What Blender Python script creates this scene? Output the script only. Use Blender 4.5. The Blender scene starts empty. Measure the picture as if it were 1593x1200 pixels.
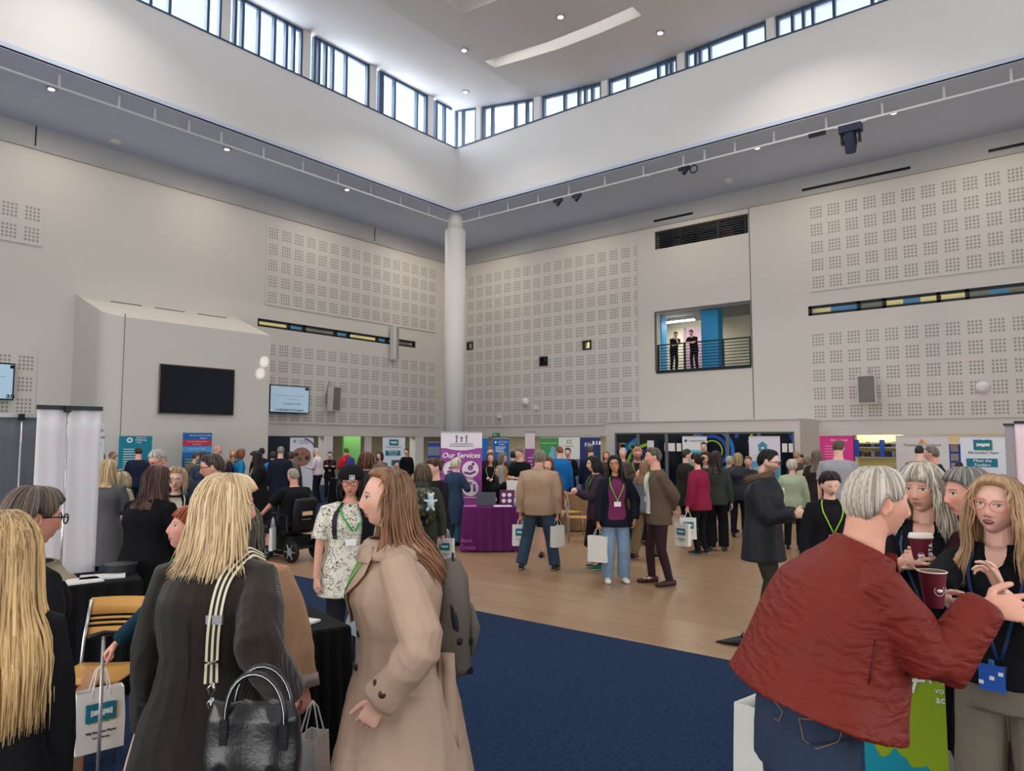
import bpy, bmesh, math, random
import numpy as np
from mathutils import Vector, Matrix
rnd = random.Random(7)
scene = bpy.context.scene
COL = scene.collection
PI = math.pi
# ------------------------------------------------------------------ camera model
EYE = 1.85
FPX, CX, CY = 1117.0, 796.5, 600.0
PITCH = math.atan(86.5 / FPX)
YAW = math.radians(38.48)
Fv = np.array([math.cos(YAW), math.sin(YAW), 0.0])
Rv = np.array([math.sin(YAW), -math.cos(YAW), 0.0])
CAM = np.array([0, 0, EYE])

def ray(px, py):
    u, v = (px - CX) / FPX, (CY - py) / FPX
    fwd = math.cos(PITCH) - v * math.sin(PITCH)
    up = math.sin(PITCH) + v * math.cos(PITCH)
    return Fv * fwd + Rv * u + np.array([0, 0, up])
def on_x(px, py, X):
    d = ray(px, py); return CAM + d * (X / d[0])
def on_y(px, py, Y):
    d = ray(px, py); return CAM + d * (Y / d[1])
def on_z(px, py, Z):
    d = ray(px, py); return CAM + d * ((Z - EYE) / d[2])
def at_scale(px, s, py=690):
    """floor point below the spot seen at column px and row py, where one metre spans s pixels"""
    d = ray(px, py); k = (1123.6 / s) / (d @ Fv)
    p = CAM + d * k; return np.array([p[0], p[1], 0.0])

# ------------------------------------------------------------------ materials
MATS = {}
def nt(m):
    m.use_nodes = True; return m.node_tree
def mat(name, col, rough=0.7, metal=0.0, emit=None, estr=0.0, bump=0.0, bscale=60.0, var=0.0, vscale=4.0, spec=0.3, stretch=None, sheen=0.0):
    key = name
    if key in MATS: return MATS[key]
    m = bpy.data.materials.new(name); t = nt(m); N = t.nodes; L = t.links
    b = N['Principled BSDF']
    b.inputs['Base Color'].default_value = (*col, 1); b.inputs['Roughness'].default_value = rough
    b.inputs['Metallic'].default_value = metal; b.inputs['Specular IOR Level'].default_value = spec
    if sheen: b.inputs['Sheen Weight'].default_value = sheen
    if emit is not None:
        b.inputs['Emission Color'].default_value = (*emit, 1); b.inputs['Emission Strength'].default_value = estr
    if bump or var:
        tc = N.new('ShaderNodeTexCoord'); src = tc.outputs['Object']
        if stretch:
            mp = N.new('ShaderNodeMapping'); mp.inputs['Scale'].default_value = stretch
            L.new(src, mp.inputs['Vector']); src = mp.outputs['Vector']
    if bump:
        n = N.new('ShaderNodeTexNoise'); n.inputs['Scale'].default_value = bscale; n.inputs['Detail'].default_value = 3
        L.new(src, n.inputs['Vector'])
        bp = N.new('ShaderNodeBump'); bp.inputs['Strength'].default_value = bump; bp.inputs['Distance'].default_value = 0.01
        L.new(n.outputs['Fac'], bp.inputs['Height']); L.new(bp.outputs['Normal'], b.inputs['Normal'])
    if var:
        n2 = N.new('ShaderNodeTexNoise'); n2.inputs['Scale'].default_value = vscale; n2.inputs['Detail'].default_value = 4
        L.new(src, n2.inputs['Vector'])
        mx = N.new('ShaderNodeMix'); mx.data_type = 'RGBA'
        mx.inputs['A'].default_value = (*[max(0, c * (1 - var)) for c in col], 1)
        mx.inputs['B'].default_value = (*[min(1, c * (1 + var)) for c in col], 1)
        L.new(n2.outputs['Fac'], mx.inputs['Factor']); L.new(mx.outputs['Result'], b.inputs['Base Color'])
    MATS[key] = m; return m
def S(r, g, b):
    """sRGB 0-255 -> linear"""
    return tuple(((c / 255) / 12.92 if c / 255 <= .04045 else ((c / 255 + .055) / 1.055) ** 2.4) for c in (r, g, b))
def cloth(r, g, b, rough=.85, bump=.35, bscale=45, var=.12):
    return mat('cloth_%d_%d_%d' % (r, g, b), S(r, g, b), rough, bump=bump, bscale=bscale, var=var, vscale=9, spec=.15)
def vcol_mat(name, rough=.55, bump=.05, bscale=250, sss=0.0, spec=.3):
    if name in MATS: return MATS[name]
    m = bpy.data.materials.new(name); t = nt(m); N = t.nodes; L = t.links; b = N['Principled BSDF']
    a = N.new('ShaderNodeVertexColor'); a.layer_name = 'Col'
    L.new(a.outputs['Color'], b.inputs['Base Color']); b.inputs['Roughness'].default_value = rough
    b.inputs['Specular IOR Level'].default_value = spec
    if sss: b.inputs['Subsurface Weight'].default_value = sss; b.inputs['Subsurface Radius'].default_value = (.01, .004, .002)
    tc = N.new('ShaderNodeTexCoord'); n = N.new('ShaderNodeTexNoise'); n.inputs['Scale'].default_value = bscale
    L.new(tc.outputs['Object'], n.inputs['Vector']); bp = N.new('ShaderNodeBump'); bp.inputs['Strength'].default_value = bump
    bp.inputs['Distance'].default_value = .005
    L.new(n.outputs['Fac'], bp.inputs['Height']); L.new(bp.outputs['Normal'], b.inputs['Normal'])
    MATS[name] = m; return m

# ------------------------------------------------------------------ objects
def link(o, parent=None):
    COL.objects.link(o)
    if parent is not None: o.parent = parent
    return o
def obj(name, V, F, m, parent=None, smooth=False, loc=None, rz=None, vcol=None, midx=None):
    me = bpy.data.meshes.new(name)
    if isinstance(V, np.ndarray): V = V.tolist()
    me.from_pydata([tuple(v) for v in V], [], [tuple(f) for f in F])
    ms = m if isinstance(m, (list, tuple)) else [m]
    for x in ms: me.materials.append(x)
    if midx is not None: me.polygons.foreach_set('material_index', np.asarray(midx, dtype=np.int32))
    if smooth: me.polygons.foreach_set('use_smooth', np.ones(len(me.polygons), dtype=bool))
    if vcol is not None:
        ca = me.color_attributes.new('Col', 'FLOAT_COLOR', 'POINT')
        ca.data.foreach_set('color', np.concatenate([vcol, np.ones((len(vcol), 1))], 1).astype(np.float32).ravel())
    me.update()
    o = bpy.data.objects.new(name, me); link(o, parent)
    if loc is not None: o.location = tuple(loc)
    if rz is not None: o.rotation_euler = (0, 0, rz)
    return o
def tag(o, label=None, cat=None, group=None, kind=None):
    if label: o['label'] = label
    if cat: o['category'] = cat
    if group: o['group'] = group
    if kind: o['kind'] = kind
    return o
def thing(name, label, cat, loc, rz=0, group=None):
    o = bpy.data.objects.new(name, None); o.empty_display_size = .1; link(o)
    o.location = tuple(float(x) for x in loc); o.rotation_euler = (0, 0, rz)
    return tag(o, label, cat, group)
class MB:
    """collects shapes into one mesh"""
    def __init__(s): s.V = []; s.F = []; s.M = []; s.n = 0
    def add(s, V, F, mi=0):
        V = np.asarray(V, float); s.V.append(V)
        for f in F: s.F.append(tuple(i + s.n for i in f)); s.M.append(mi)
        s.n += len(V); return s
    def box(s, c, size, rz=0, mi=0, R=None):
        hx, hy, hz = [x / 2 for x in size]
        V = np.array([(x, y, z) for x in (-hx, hx) for y in (-hy, hy) for z in (-hz, hz)])
        if rz:
            ca, sa = math.cos(rz), math.sin(rz); V = V @ np.array([[ca, sa, 0], [-sa, ca, 0], [0, 0, 1]])
        if R is not None: V = V @ np.asarray(R).T
        F = [(0, 1, 3, 2), (4, 6, 7, 5), (0, 4, 5, 1), (2, 3, 7, 6), (0, 2, 6, 4), (1, 5, 7, 3)]
        return s.add(V + np.array(c), F, mi)
    def lim(s, x0, x1, y0, y1, z0, z1, mi=0):
        return s.box(((x0 + x1) / 2, (y0 + y1) / 2, (z0 + z1) / 2), (abs(x1 - x0), abs(y1 - y0), abs(z1 - z0)), mi=mi)
    def tube(s, pts, ra, rb=None, n=10, hint=(0, 0, 1), cap=True, mi=0, round_=False):
        V, F = tube(pts, ra, rb, n, hint, cap, round_); return s.add(V, F, mi)
    def build(s, name, m, parent=None, smooth=False, **k):
        return obj(name, np.concatenate(s.V), s.F, m, parent, smooth, midx=s.M if any(s.M) else None, **k)
def nrm(v):
    v = np.asarray(v, float); return v / (np.linalg.norm(v) + 1e-12)
def tube(pts, ra, rb=None, n=10, hint=(1, 0, 0), cap=True, round_=False, power=2.0):
    """loft of ellipses along pts; ra = half size along the hint axis, rb = along the other axis"""
    P = np.asarray(pts, float); k = len(P)
    ra = np.full(k, ra, float) if np.isscalar(ra) else np.asarray(ra, float)
    rb = ra if rb is None else (np.full(k, rb, float) if np.isscalar(rb) else np.asarray(rb, float))
    if round_:
        def endcap(P, ra, rb, e):
            d = nrm(P[e] - P[1 if e == 0 else -2]); r = min(ra[e], rb[e])
            A = [(P[e] + d * r * .55, ra[e] * .8, rb[e] * .8), (P[e] + d * r * .9, ra[e] * .4, rb[e] * .4)]
            return A
        a0 = endcap(P, ra, rb, 0)[::-1]; a1 = endcap(P, ra, rb, -1)
        P = np.array([x[0] for x in a0] + list(P) + [x[0] for x in a1])
        ra = np.array([x[1] for x in a0] + list(ra) + [x[1] for x in a1]); rb = np.array([x[2] for x in a0] + list(rb) + [x[2] for x in a1]); k = len(P)
    T = np.zeros_like(P); T[1:-1] = P[2:] - P[:-2]; T[0] = P[1] - P[0]; T[-1] = P[-1] - P[-2]
    ang = np.linspace(0, 2 * PI, n, endpoint=False); ca, sa = np.cos(ang), np.sin(ang)
    if power != 2.0:
        ca = np.sign(ca) * np.abs(ca) ** (2 / power); sa = np.sign(sa) * np.abs(sa) ** (2 / power)
    V = []; h = np.asarray(hint, float)
    for i in range(k):
        t = nrm(T[i]); x = h - t * (h @ t)
        if np.linalg.norm(x) < 1e-3: x = np.cross(t, (0.3, 0.7, 0.2))
        x = nrm(x); y = np.cross(t, x); h = x
        V.append(P[i] + np.outer(ca * ra[i], x) + np.outer(sa * rb[i], y))
    V = np.concatenate(V); F = []
    for i in range(k - 1):
        for j in range(n):
            a, b = i * n + j, i * n + (j + 1) % n; F.append((a, b, b + n, a + n))
    if cap:
        F.append(tuple(range(n - 1, -1, -1))); F.append(tuple((k - 1) * n + j for j in range(n)))
    return V, F
def grid_faces(nu, nv, wrap=False):
    F = []
    for i in range(nu - 1):
        for j in range(nv if wrap else nv - 1):
            a, b = i * nv + j, i * nv + (j + 1) % nv; F.append((a, b, b + nv, a + nv))
    return F
_ht = np.random.RandomState(3).rand(4096)
def vnoise(P, seed=0):
    """smooth value noise in -1..1"""
    P = np.asarray(P, float); I = np.floor(P).astype(np.int64); f = P - I; f = f * f * (3 - 2 * f); out = 0
    for dx in (0, 1):
        for dy in (0, 1):
            for dz in (0, 1):
                h = ((I[:, 0] + dx) * 73856093 ^ (I[:, 1] + dy) * 19349663 ^ (I[:, 2] + dz) * 83492791 ^ seed * 2654435) & 4095
                w = (f[:, 0] if dx else 1 - f[:, 0]) * (f[:, 1] if dy else 1 - f[:, 1]) * (f[:, 2] if dz else 1 - f[:, 2])
                out = out + _ht[h] * w
    return out * 2 - 1
TMPS = bpy.data.scenes.new('scratch')
def depsgraph():
    with bpy.context.temp_override(scene=TMPS, view_layer=TMPS.view_layers[0]):
        g = bpy.context.evaluated_depsgraph_get(); g.update(); return g
def solid(parts, voxel, smooth=2):
    """union of closed shapes as one continuous surface"""
    mb = MB()
    for V, F in parts: mb.add(V, F)
    me = bpy.data.meshes.new('t'); me.from_pydata(np.concatenate(mb.V).tolist(), [], mb.F); me.update()
    o = bpy.data.objects.new('t', me); TMPS.collection.objects.link(o)
    r = o.modifiers.new('r', 'REMESH'); r.mode = 'VOXEL'; r.voxel_size = voxel
    if smooth:
        q = o.modifiers.new('s', 'SMOOTH'); q.factor = .5; q.iterations = smooth
    dg = depsgraph()
    e = o.evaluated_get(dg); m2 = e.to_mesh()
    n = len(m2.vertices); V = np.empty(n * 3); m2.vertices.foreach_get('co', V); V = V.reshape(-1, 3)
    nl = len(m2.loops); li = np.empty(nl, dtype=np.int32); m2.loops.foreach_get('vertex_index', li)
    if nl == 4 * len(m2.polygons): F = li.reshape(-1, 4)
    else: F = [tuple(p.vertices) for p in m2.polygons]
    e.to_mesh_clear(); bpy.data.objects.remove(o); bpy.data.meshes.remove(me)
    return V, F
def normals(V, F):
    F = np.asarray(F); n = np.cross(V[F[:, 2]] - V[F[:, 0]], V[F[:, 3]] - V[F[:, 1]])
    N = np.zeros_like(V)
    for k in range(4): np.add.at(N, F[:, k], n)
    return N / (np.linalg.norm(N, axis=1, keepdims=True) + 1e-12)
def text(parent, s, size, loc, m, name='lettering', align='CENTER', rx=PI / 2, rz=0.0, depth=.002, shear=0, xs=1, ry=0.0, bold=0.0):
    c = bpy.data.curves.new('t', 'FONT'); c.body = s; c.size = size; c.extrude = depth; c.align_x = align; c.align_y = 'CENTER'; c.shear = shear
    c.resolution_u = 3; c.offset = bold * size
    o = bpy.data.objects.new('t', c); TMPS.collection.objects.link(o)
    dg = depsgraph()
    me = bpy.data.meshes.new_from_object(o.evaluated_get(dg)); bpy.data.objects.remove(o); bpy.data.curves.remove(c)
    me.materials.clear(); me.materials.append(m)
    q = bpy.data.objects.new(name, me); link(q, parent); q.location = tuple(loc); q.rotation_euler = (rx, ry, rz); q.scale = (xs, 1, 1)
    return q
# ================================================================== THE HALL
A, B = 27.13, 25.13            # far right wall is x = A, left wall is y = B
ZW = 10.9                      # top of the pale wall
ZS = 11.75                     # soffit
XF, YF = 22.26, 20.8           # faces of the upper white fascia
ZG = on_x(707, 232, XF)[2]     # top of fascia = sill of the clerestory
ZF = ZS - .04
XM, YM = -9.0, -9.0            # unseen sides
M_wall = mat('wall_paint', S(206, 202, 196), .85, bump=.04, bscale=90, var=.02, vscale=.8)
M_white = mat('fascia_paint', S(226, 224, 222), .8, var=.02, vscale=.7)
M_soff = mat('soffit_grey_blue', S(200, 210, 230), .75, var=.05, vscale=.5)
M_bulk = mat('bulkhead_grey', S(190, 190, 192), .8, var=.04, vscale=.6)
M_frame = mat('window_frame_blue_grey', S(62, 82, 104), .5)
M_dark = mat('dark_metal', S(38, 44, 50), .5, metal=.3)
M_black = mat('black_plastic', S(16, 17, 20), .45)
M_chrome = mat('brushed_chrome', S(190, 190, 192), .25, metal=.9)
M_alu = mat('aluminium', S(165, 166, 170), .4, metal=.7)
M_paper = mat('white_paper', S(236, 234, 232), .8)
M_wtxt = mat('white_print', S(240, 240, 240), .7)
M_ktxt = mat('dark_print', S(40, 44, 56), .7)
M_gtxt = mat('grey_print', S(110, 112, 118), .7)

def panel_mat():
    m = bpy.data.materials.new('perforated_acoustic_panel'); t = nt(m); N = t.nodes; L = t.links; b = N['Principled BSDF']
    tc = N.new('ShaderNodeTexCoord'); sx = N.new('ShaderNodeSeparateXYZ'); L.new(tc.outputs['Object'], sx.inputs[0])
    def M(op, a, bb=None, clamp=False):
        n = N.new('ShaderNodeMath'); n.operation = op; n.use_clamp = clamp
        for i, q in enumerate((a, bb)):
            if q is None: continue
            if isinstance(q, (int, float)): n.inputs[i].default_value = q
            else: L.new(q, n.inputs[i])
        return n.outputs[0]
    fac = None
    for ax, pitch in (('X', .6), ('Z', .65)):
        u = M('FRACT', M('DIVIDE', sx.outputs[ax], pitch))
        inside = M('MULTIPLY', M('GREATER_THAN', u, .14), M('LESS_THAN', u, .86))
        w = M('FRACT', M('MULTIPLY', M('SUBTRACT', u, .14), 4 / .72))
        h = M('MULTIPLY', M('GREATER_THAN', w, .2), M('LESS_THAN', w, .8))
        k = M('MULTIPLY', inside, h); fac = k if fac is None else M('MULTIPLY', fac, k)
    mx = N.new('ShaderNodeMix'); mx.data_type = 'RGBA'; mx.inputs['A'].default_value = (*S(206, 202, 197), 1); mx.inputs['B'].default_value = (*S(156, 150, 143), 1)
    L.new(fac, mx.inputs['Factor']); L.new(mx.outputs['Result'], b.inputs['Base Color']); b.inputs['Roughness'].default_value = .85
    bp = N.new('ShaderNodeBump'); bp.invert = True; bp.inputs['Strength'].default_value = .6; bp.inputs['Distance'].default_value = .01
    L.new(fac, bp.inputs['Height']); L.new(bp.outputs['Normal'], b.inputs['Normal'])
    return m
M_panel = panel_mat()
def glass_mat(name, tint=(1, 1, 1), refl=.08):
    m = bpy.data.materials.new(name); t = nt(m); N = t.nodes; L = t.links
    for n in list(N): N.remove(n)
    o = N.new('ShaderNodeOutputMaterial'); mx = N.new('ShaderNodeMixShader'); tr = N.new('ShaderNodeBsdfTransparent'); gl = N.new('ShaderNodeBsdfGlossy')
    tr.inputs[0].default_value = (*tint, 1); gl.inputs['Roughness'].default_value = .03; mx.inputs[0].default_value = refl
    L.new(tr.outputs[0], mx.inputs[1]); L.new(gl.outputs[0], mx.inputs[2]); L.new(mx.outputs[0], o.inputs[0]); return m
M_glass = glass_mat('clear_glass', (.97, .98, 1)); M_dglass = glass_mat('dark_glass', (.25, .3, .34), .12)

def st(name, mb, m, **k):
    return tag(mb.build(name, m, **k), kind='structure')
def wall_x(name, X, th, y0, y1, z0, z1, holes, m):
    """wall in plane x = X, solid behind it, with rectangular holes (ya, yb, za, zb)"""
    ys = sorted({y0, y1, *[h[0] for h in holes], *[h[1] for h in holes]}); zs = sorted({z0, z1, *[h[2] for h in holes], *[h[3] for h in holes]})
    ys = [y for y in ys if y0 <= y <= y1]; zs = [z for z in zs if z0 <= z <= z1]
    mb = MB()
    for a, b in zip(ys, ys[1:]):
        run = None
        for c, d in zip(zs, zs[1:]):
            ym, zm = (a + b) / 2, (c + d) / 2
            hole = any(h[0] < ym < h[1] and h[2] < zm < h[3] for h in holes)
            if not hole: run = [c, d] if run is None else [run[0], d]
            if hole or d == zs[-1]:
                if run: mb.lim(X, X + th, a, b, run[0], run[1])
                run = None
    return st(name, mb, m)
def wall_y(name, Y, th, x0, x1, z0, z1, holes, m):
    o = wall_x(name, Y, th, x0, x1, z0, z1, holes, m)
    me = o.data
    for v in me.vertices: v.co.x, v.co.y = v.co.y, v.co.x
    me.flip_normals(); return o
def RX(px, py, n=0): p = on_x(px, py, A - n); return p[1], p[2]
def LY(px, py, n=0): p = on_y(px, py, B - n); return p[0], p[2]
def rR(x0, yt, yb, x1, n=0):
    """rectangle on the right wall: left column x0 spans rows yt..yb, right column x1 -> (ya, yb, za, zb)"""
    a, zt = RX(x0, yt, n); _, zb = RX(x0, yb, n); c, _ = RX(x1, yt, n); return (min(a, c), max(a, c), zb, zt)
def rL(x0, yt, yb, x1, n=0):
    a, zt = LY(x0, yt, n); _, zb = LY(x0, yb, n); c, _ = LY(x1, yt, n); return (min(a, c), max(a, c), zb, zt)

# ---- floors
def wood_mat():
    m = bpy.data.materials.new('pale_strip_wood'); t = nt(m); N = t.nodes; L = t.links; b = N['Principled BSDF']
    tc = N.new('ShaderNodeTexCoord'); mp = N.new('ShaderNodeMapping'); L.new(tc.outputs['Object'], mp.inputs[0]); mp.inputs['Rotation'].default_value = (0, 0, PI / 2)
    br = N.new('ShaderNodeTexBrick'); br.inputs['Scale'].default_value = 1; br.inputs['Brick Width'].default_value = 1.9; br.inputs['Row Height'].default_value = .09
    br.inputs['Mortar Size'].default_value = .0015; br.inputs['Color1'].default_value = (*S(166, 135, 104), 1); br.inputs['Color2'].default_value = (*S(155, 123, 92), 1)
    br.inputs['Mortar'].default_value = (*S(116, 92, 68), 1); L.new(mp.outputs[0], br.inputs['Vector'])
    n = N.new('ShaderNodeTexNoise'); n.inputs['Scale'].default_value = 3; mp2 = N.new('ShaderNodeMapping'); mp2.inputs['Scale'].default_value = (12, 1, 1)
    L.new(tc.outputs['Object'], mp2.inputs[0]); L.new(mp2.outputs[0], n.inputs['Vector'])
    mx = N.new('ShaderNodeMix'); mx.data_type = 'RGBA'; mx.blend_type = 'MULTIPLY'; mx.inputs['Factor'].default_value = .25
    L.new(br.outputs['Color'], mx.inputs['A']); L.new(n.outputs['Fac'], mx.inputs['B']); L.new(mx.outputs['Result'], b.inputs['Base Color'])
    b.inputs['Roughness'].default_value = .32; b.inputs['Specular IOR Level'].default_value = .45
    return m
def carpet_mat():
    m = bpy.data.materials.new('blue_carpet_tiles'); t = nt(m); N = t.nodes; L = t.links; b = N['Principled BSDF']
    tc = N.new('ShaderNodeTexCoord'); n = N.new('ShaderNodeTexNoise'); n.inputs['Scale'].default_value = 160; n.inputs['Detail'].default_value = 4
    L.new(tc.outputs['Object'], n.inputs['Vector']); n2 = N.new('ShaderNodeTexNoise'); n2.inputs['Scale'].default_value = 40; L.new(tc.outputs['Object'], n2.inputs['Vector'])
    ad = N.new('ShaderNodeMath'); ad.operation = 'MULTIPLY'; L.new(n.outputs['Fac'], ad.inputs[0]); L.new(n2.outputs['Fac'], ad.inputs[1])
    r = N.new('ShaderNodeValToRGB'); r.color_ramp.elements[0].position = .1; r.color_ramp.elements[1].position = .45
    r.color_ramp.elements[0].color = (*S(20, 34, 58), 1); r.color_ramp.elements[1].color = (*S(40, 58, 88), 1)
    L.new(ad.outputs[0], r.inputs[0]); L.new(r.outputs[0], b.inputs['Base Color']); b.inputs['Roughness'].default_value = .95; b.inputs['Specular IOR Level'].default_value = .1
    bp = N.new('ShaderNodeBump'); bp.inputs['Strength'].default_value = .5; bp.inputs['Distance'].default_value = .004; L.new(n.outputs['Fac'], bp.inputs['Height']); L.new(bp.outputs['Normal'], b.inputs['Normal'])
    return m
M_wood, M_carpet = wood_mat(), carpet_mat()
XE = on_z(720, 947, 0)[0]      # carpet / wood edge running with the far wall
YE = on_z(481, 828, 0)[1]      # wood / carpet edge running with the left wall
st('floor', MB().lim(XM, A + 8, YM, B + 8, -.3, -.02), mat('floor_slab', S(90, 90, 92), .8))
st('floor_wood', MB().lim(XE, A + 8, YM, YE, -.02, 0), M_wood)
st('floor_carpet', MB().lim(XM, XE, YM, B + 8, -.02, .004).lim(XE, A + 8, YE, B + 8, -.02, .004), M_carpet)

# ---- left wall (y = B)
xb0, _ = LY(111, 600); P_BAY = None
x400, _ = LY(400, 600)
# the bay's front stands forward by this much (its left end is seen between columns 111 and 160)
for k in range(1, 400):
    n = k * .01
    if on_y(160, 600, B - n)[0] <= xb0: P_BAY = n; break
P_BAY = P_BAY or 1.5
ZL = 2.06
xr = on_y(418, 640, B - P_BAY)[0]
strip = rL(401, 495, 507.5, 647)
wall_y('wall_left', B, .4, XM, A + .4, 0, ZW, [(xr, A - .05, -1, ZL), strip], M_wall)
def panelY(name, x0, x1, z0, z1, n=.035):
    z0, z1 = min(z0, z1), max(z0, z1)
    o = MB().lim(0, x1 - x0, -n, 0, 0, z1 - z0).build(name, M_panel); o.location = (x0, B, z0); tag(o, kind='structure'); return o
def panelX(name, y0, y1, z0, z1, n=.035):
    o = MB().lim(0, y1 - y0, -n, 0, 0, z1 - z0).build(name, M_panel); o.location = (A, y1, z0); o.rotation_euler = (0, 0, -PI / 2); tag(o, kind='structure'); return o
def cols(n, p=.6): return n * p
a, zt = LY(405, 346); _, zb = LY(402, 474); c, _ = LY(678, 500); w = round((c - a) / .6) * .6; panelY('trim_1', c - w, c, zt - 5 * .65, zt)
a, zt2 = LY(420, 530); _, zb = LY(417, 659); w2 = round((c - a) / .6) * .6; panelY('trim_2', c - w2, c, zb, zb + 3.25 if abs(zt2 - zb - 3.25) < .7 else zt2)
print('left panel rows', (zt - LY(402, 474)[1]) / .65, (zt2 - zb) / .65, 'cols', w / .6, w2 / .6, 'ZG', ZG, 'bay', P_BAY)
a, z = LY(68, 321); panelY('trim_3', a - 3.6, a, z - 1.3, z)
a, z = LY(58, 550); panelY('trim_4', a - 3.6, a, z - 1.95, z)

# ---- strip windows
STRIP_LAMPS = []
def strip_window(name, axis, h, lit, posts):
    """lit: (px0, px1, material) and posts: px, read along the window"""
    y0, y1, z0, z1 = h
    W = (lambda p, n=0: LY(p, 500, n)[0]) if axis == 'y' else (lambda p, n=0: RX(p, 470, n)[0])
    mb = MB(); gl = MB(); fr = .09
    def bx(m, a, b, z_0, z_1, d0, d1, mi=0):
        if axis == 'y': m.lim(a, b, B + d0, B + d1, z_0, z_1, mi)
        else: m.lim(A + d0, A + d1, a, b, z_0, z_1, mi)
    bx(mb, y0, y1, z0, z0 + fr, .03, .15); bx(mb, y0, y1, z1 - fr, z1, .03, .15)
    for p in posts: q = W(p); bx(mb, q - .06, q + .06, z0, z1, .03, .15)
    bx(gl, y0, y1, z0 + fr, z1 - fr, .1, .11)
    o = st(name, mb, M_dark); gl.build('glass', M_glass, o)
    q0, q1 = (y0 + y1) / 2, (y1 - y0)
    STRIP_LAMPS.append(((q0, B + .5, z1 + .42) if axis == 'y' else (A + .5, q0, z1 + .42), (q1, .12) if axis == 'y' else (.12, q1)))
    bk = MB()
    for (p0, p1, mi) in lit: bx(bk, W(p0, -.6), W(p1, -.6), z0 - .5, z1 + .5, .6, .65, mi)
    bk.build('corridor_wall', [mat('corridor_cream', S(200, 190, 140), .8), mat('corridor_blue', S(40, 110, 160), .8), mat('corridor_dark', S(34, 46, 52), .8), mat('corridor_grey', S(90, 96, 84), .8)], o)
    return o
strip_window('window_1', 'y', strip, [(395, 452, 0), (452, 476, 1), (476, 524, 3), (524, 544, 1), (544, 590, 0), (590, 608, 1), (608, 660, 3)], [402, 451, 475, 524, 544, 589, 604, 646])

# ---- bay on the left wall: hood sloping out, rounded end, black screen
zfr = on_y(418, 522, B - P_BAY)[2]; zbk = LY(111, 457)[1]
yf = B - P_BAY; rad = .55
mb = MB(); pts = []
prof = [(xb0, B)] + [(xb0, yf + rad)] + [(xb0 + rad - rad * math.cos(q), yf + rad - rad * math.sin(q)) for q in np.linspace(.0, PI / 2, 10)[1:]] + [(xr, yf), (xr, B)]
V = []; n = len(prof)
for (x, y) in prof: V.append((x, y, 0))
for (x, y) in prof: V.append((x, y, zbk + (zfr - zbk) * (B - y) / P_BAY))
F = [(i, (i + 1) % n, (i + 1) % n + n, i + n) for i in range(n)]
F = [(i, i + 1, i + 1 + n, i + n) for i in range(n - 1)] + [tuple(range(n, 2 * n))]
o = tag(obj('wall_bay', V, [f[::-1] for f in F], M_wall), kind='structure')
o.data.flip_normals()
mb = MB()
zj = on_y(165, 597, yf)[2]
mb.lim(xb0 + rad - .012, xb0 + rad + .012, yf - .003, yf + .01, 0, zfr + .1)
st('trim_5', mb, M_gtxt)
for k, (p0, p1) in enumerate(((165, 213), (233, 280), (300, 345))):
    a = LY(p0, 470)[0]; c = LY(p1, 470)[0]; yy = B - .35; zz = zbk + (zfr - zbk) * .35 / P_BAY
    st('trim_vent', MB().lim(a, c, yy - .03, yy + .03, zz - .02, zz + .012), M_dark)

# ---- right wall (x = A)
balc = rR(1020, 487, 578, 1167); top_o = rR(1018, 361, 389, 1164)
hw = [rR(727, 533, 545, 736), rR(840, 556, 570, 852), rR(907, 531, 545, 920)]
stripR = rR(1257, 477, 492, 1700)
P_SHOP = 2.2
y_s0 = on_x(943, 660, A - P_SHOP)[1]; y_s1 = on_x(1243, 660, A - P_SHOP)[1]; z_shop = on_x(943, 658, A - P_SHOP)[2]
wall_x('wall_right', A, .4, YM, B + .4, 0, ZW, [balc, top_o, stripR, (YM, y_s1 - .6, -1, ZL), (y_s0, B - .05, -1, ZL)] + hw, M_wall)
yl, zt = RX(990, 372); _, zb = RX(991, 661); yr_, _ = RX(722, 500); 
nr = (zt - zb) / .65; print('right panel rows', nr, 'cols', (B - yl) / .6)
# three small windows interrupt the panel, so it is built round them
def panel_holes(name, y0, y1, z0, z1, holes):
    o = wall_x(name, 0, .035, y0, y1, z0, z1, holes, M_panel)
    for v in o.data.vertices:
        x, y, z = v.co; v.co = (y1 - y, -x, z - z0)
    o.location = (A, y1, z0); o.rotation_euler = (0, 0, -PI / 2); return o
panel_holes('trim_6', yl, B, zb, zb + round(nr) * .65, [(h[0] - .06, h[1] + .06, h[2] - .06, h[3] + .06) for h in hw])
a, zt = RX(1256, 320); _, zb = RX(1258, 457); print('R upper rows', (zt - zb) / .65); panelX('trim_7', a - 9.6, a, zt - 3.25, zt)
a, zt = RX(1259, 514); _, zb = RX(1264, 655); print('R lower rows', (zt - zb) / .65); panelX('trim_8', a - 9.6, a, zb, zb + 3.25)
yj, _ = RX(1166.5, 400); st('trim_9', MB().lim(A - .004, A + .02, yj - .02, yj + .02, z_shop, ZW), M_gtxt)
strip_window('window_2', 'x', stripR, [(1250, 1292, 0), (1292, 1333, 1), (1333, 1376, 3), (1376, 1405, 0), (1405, 1432, 1), (1432, 1503, 0), (1503, 1540, 3), (1540, 1570, 1), (1570, 1720, 3)], [1259, 1335, 1375, 1460, 1505, 1600])
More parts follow.
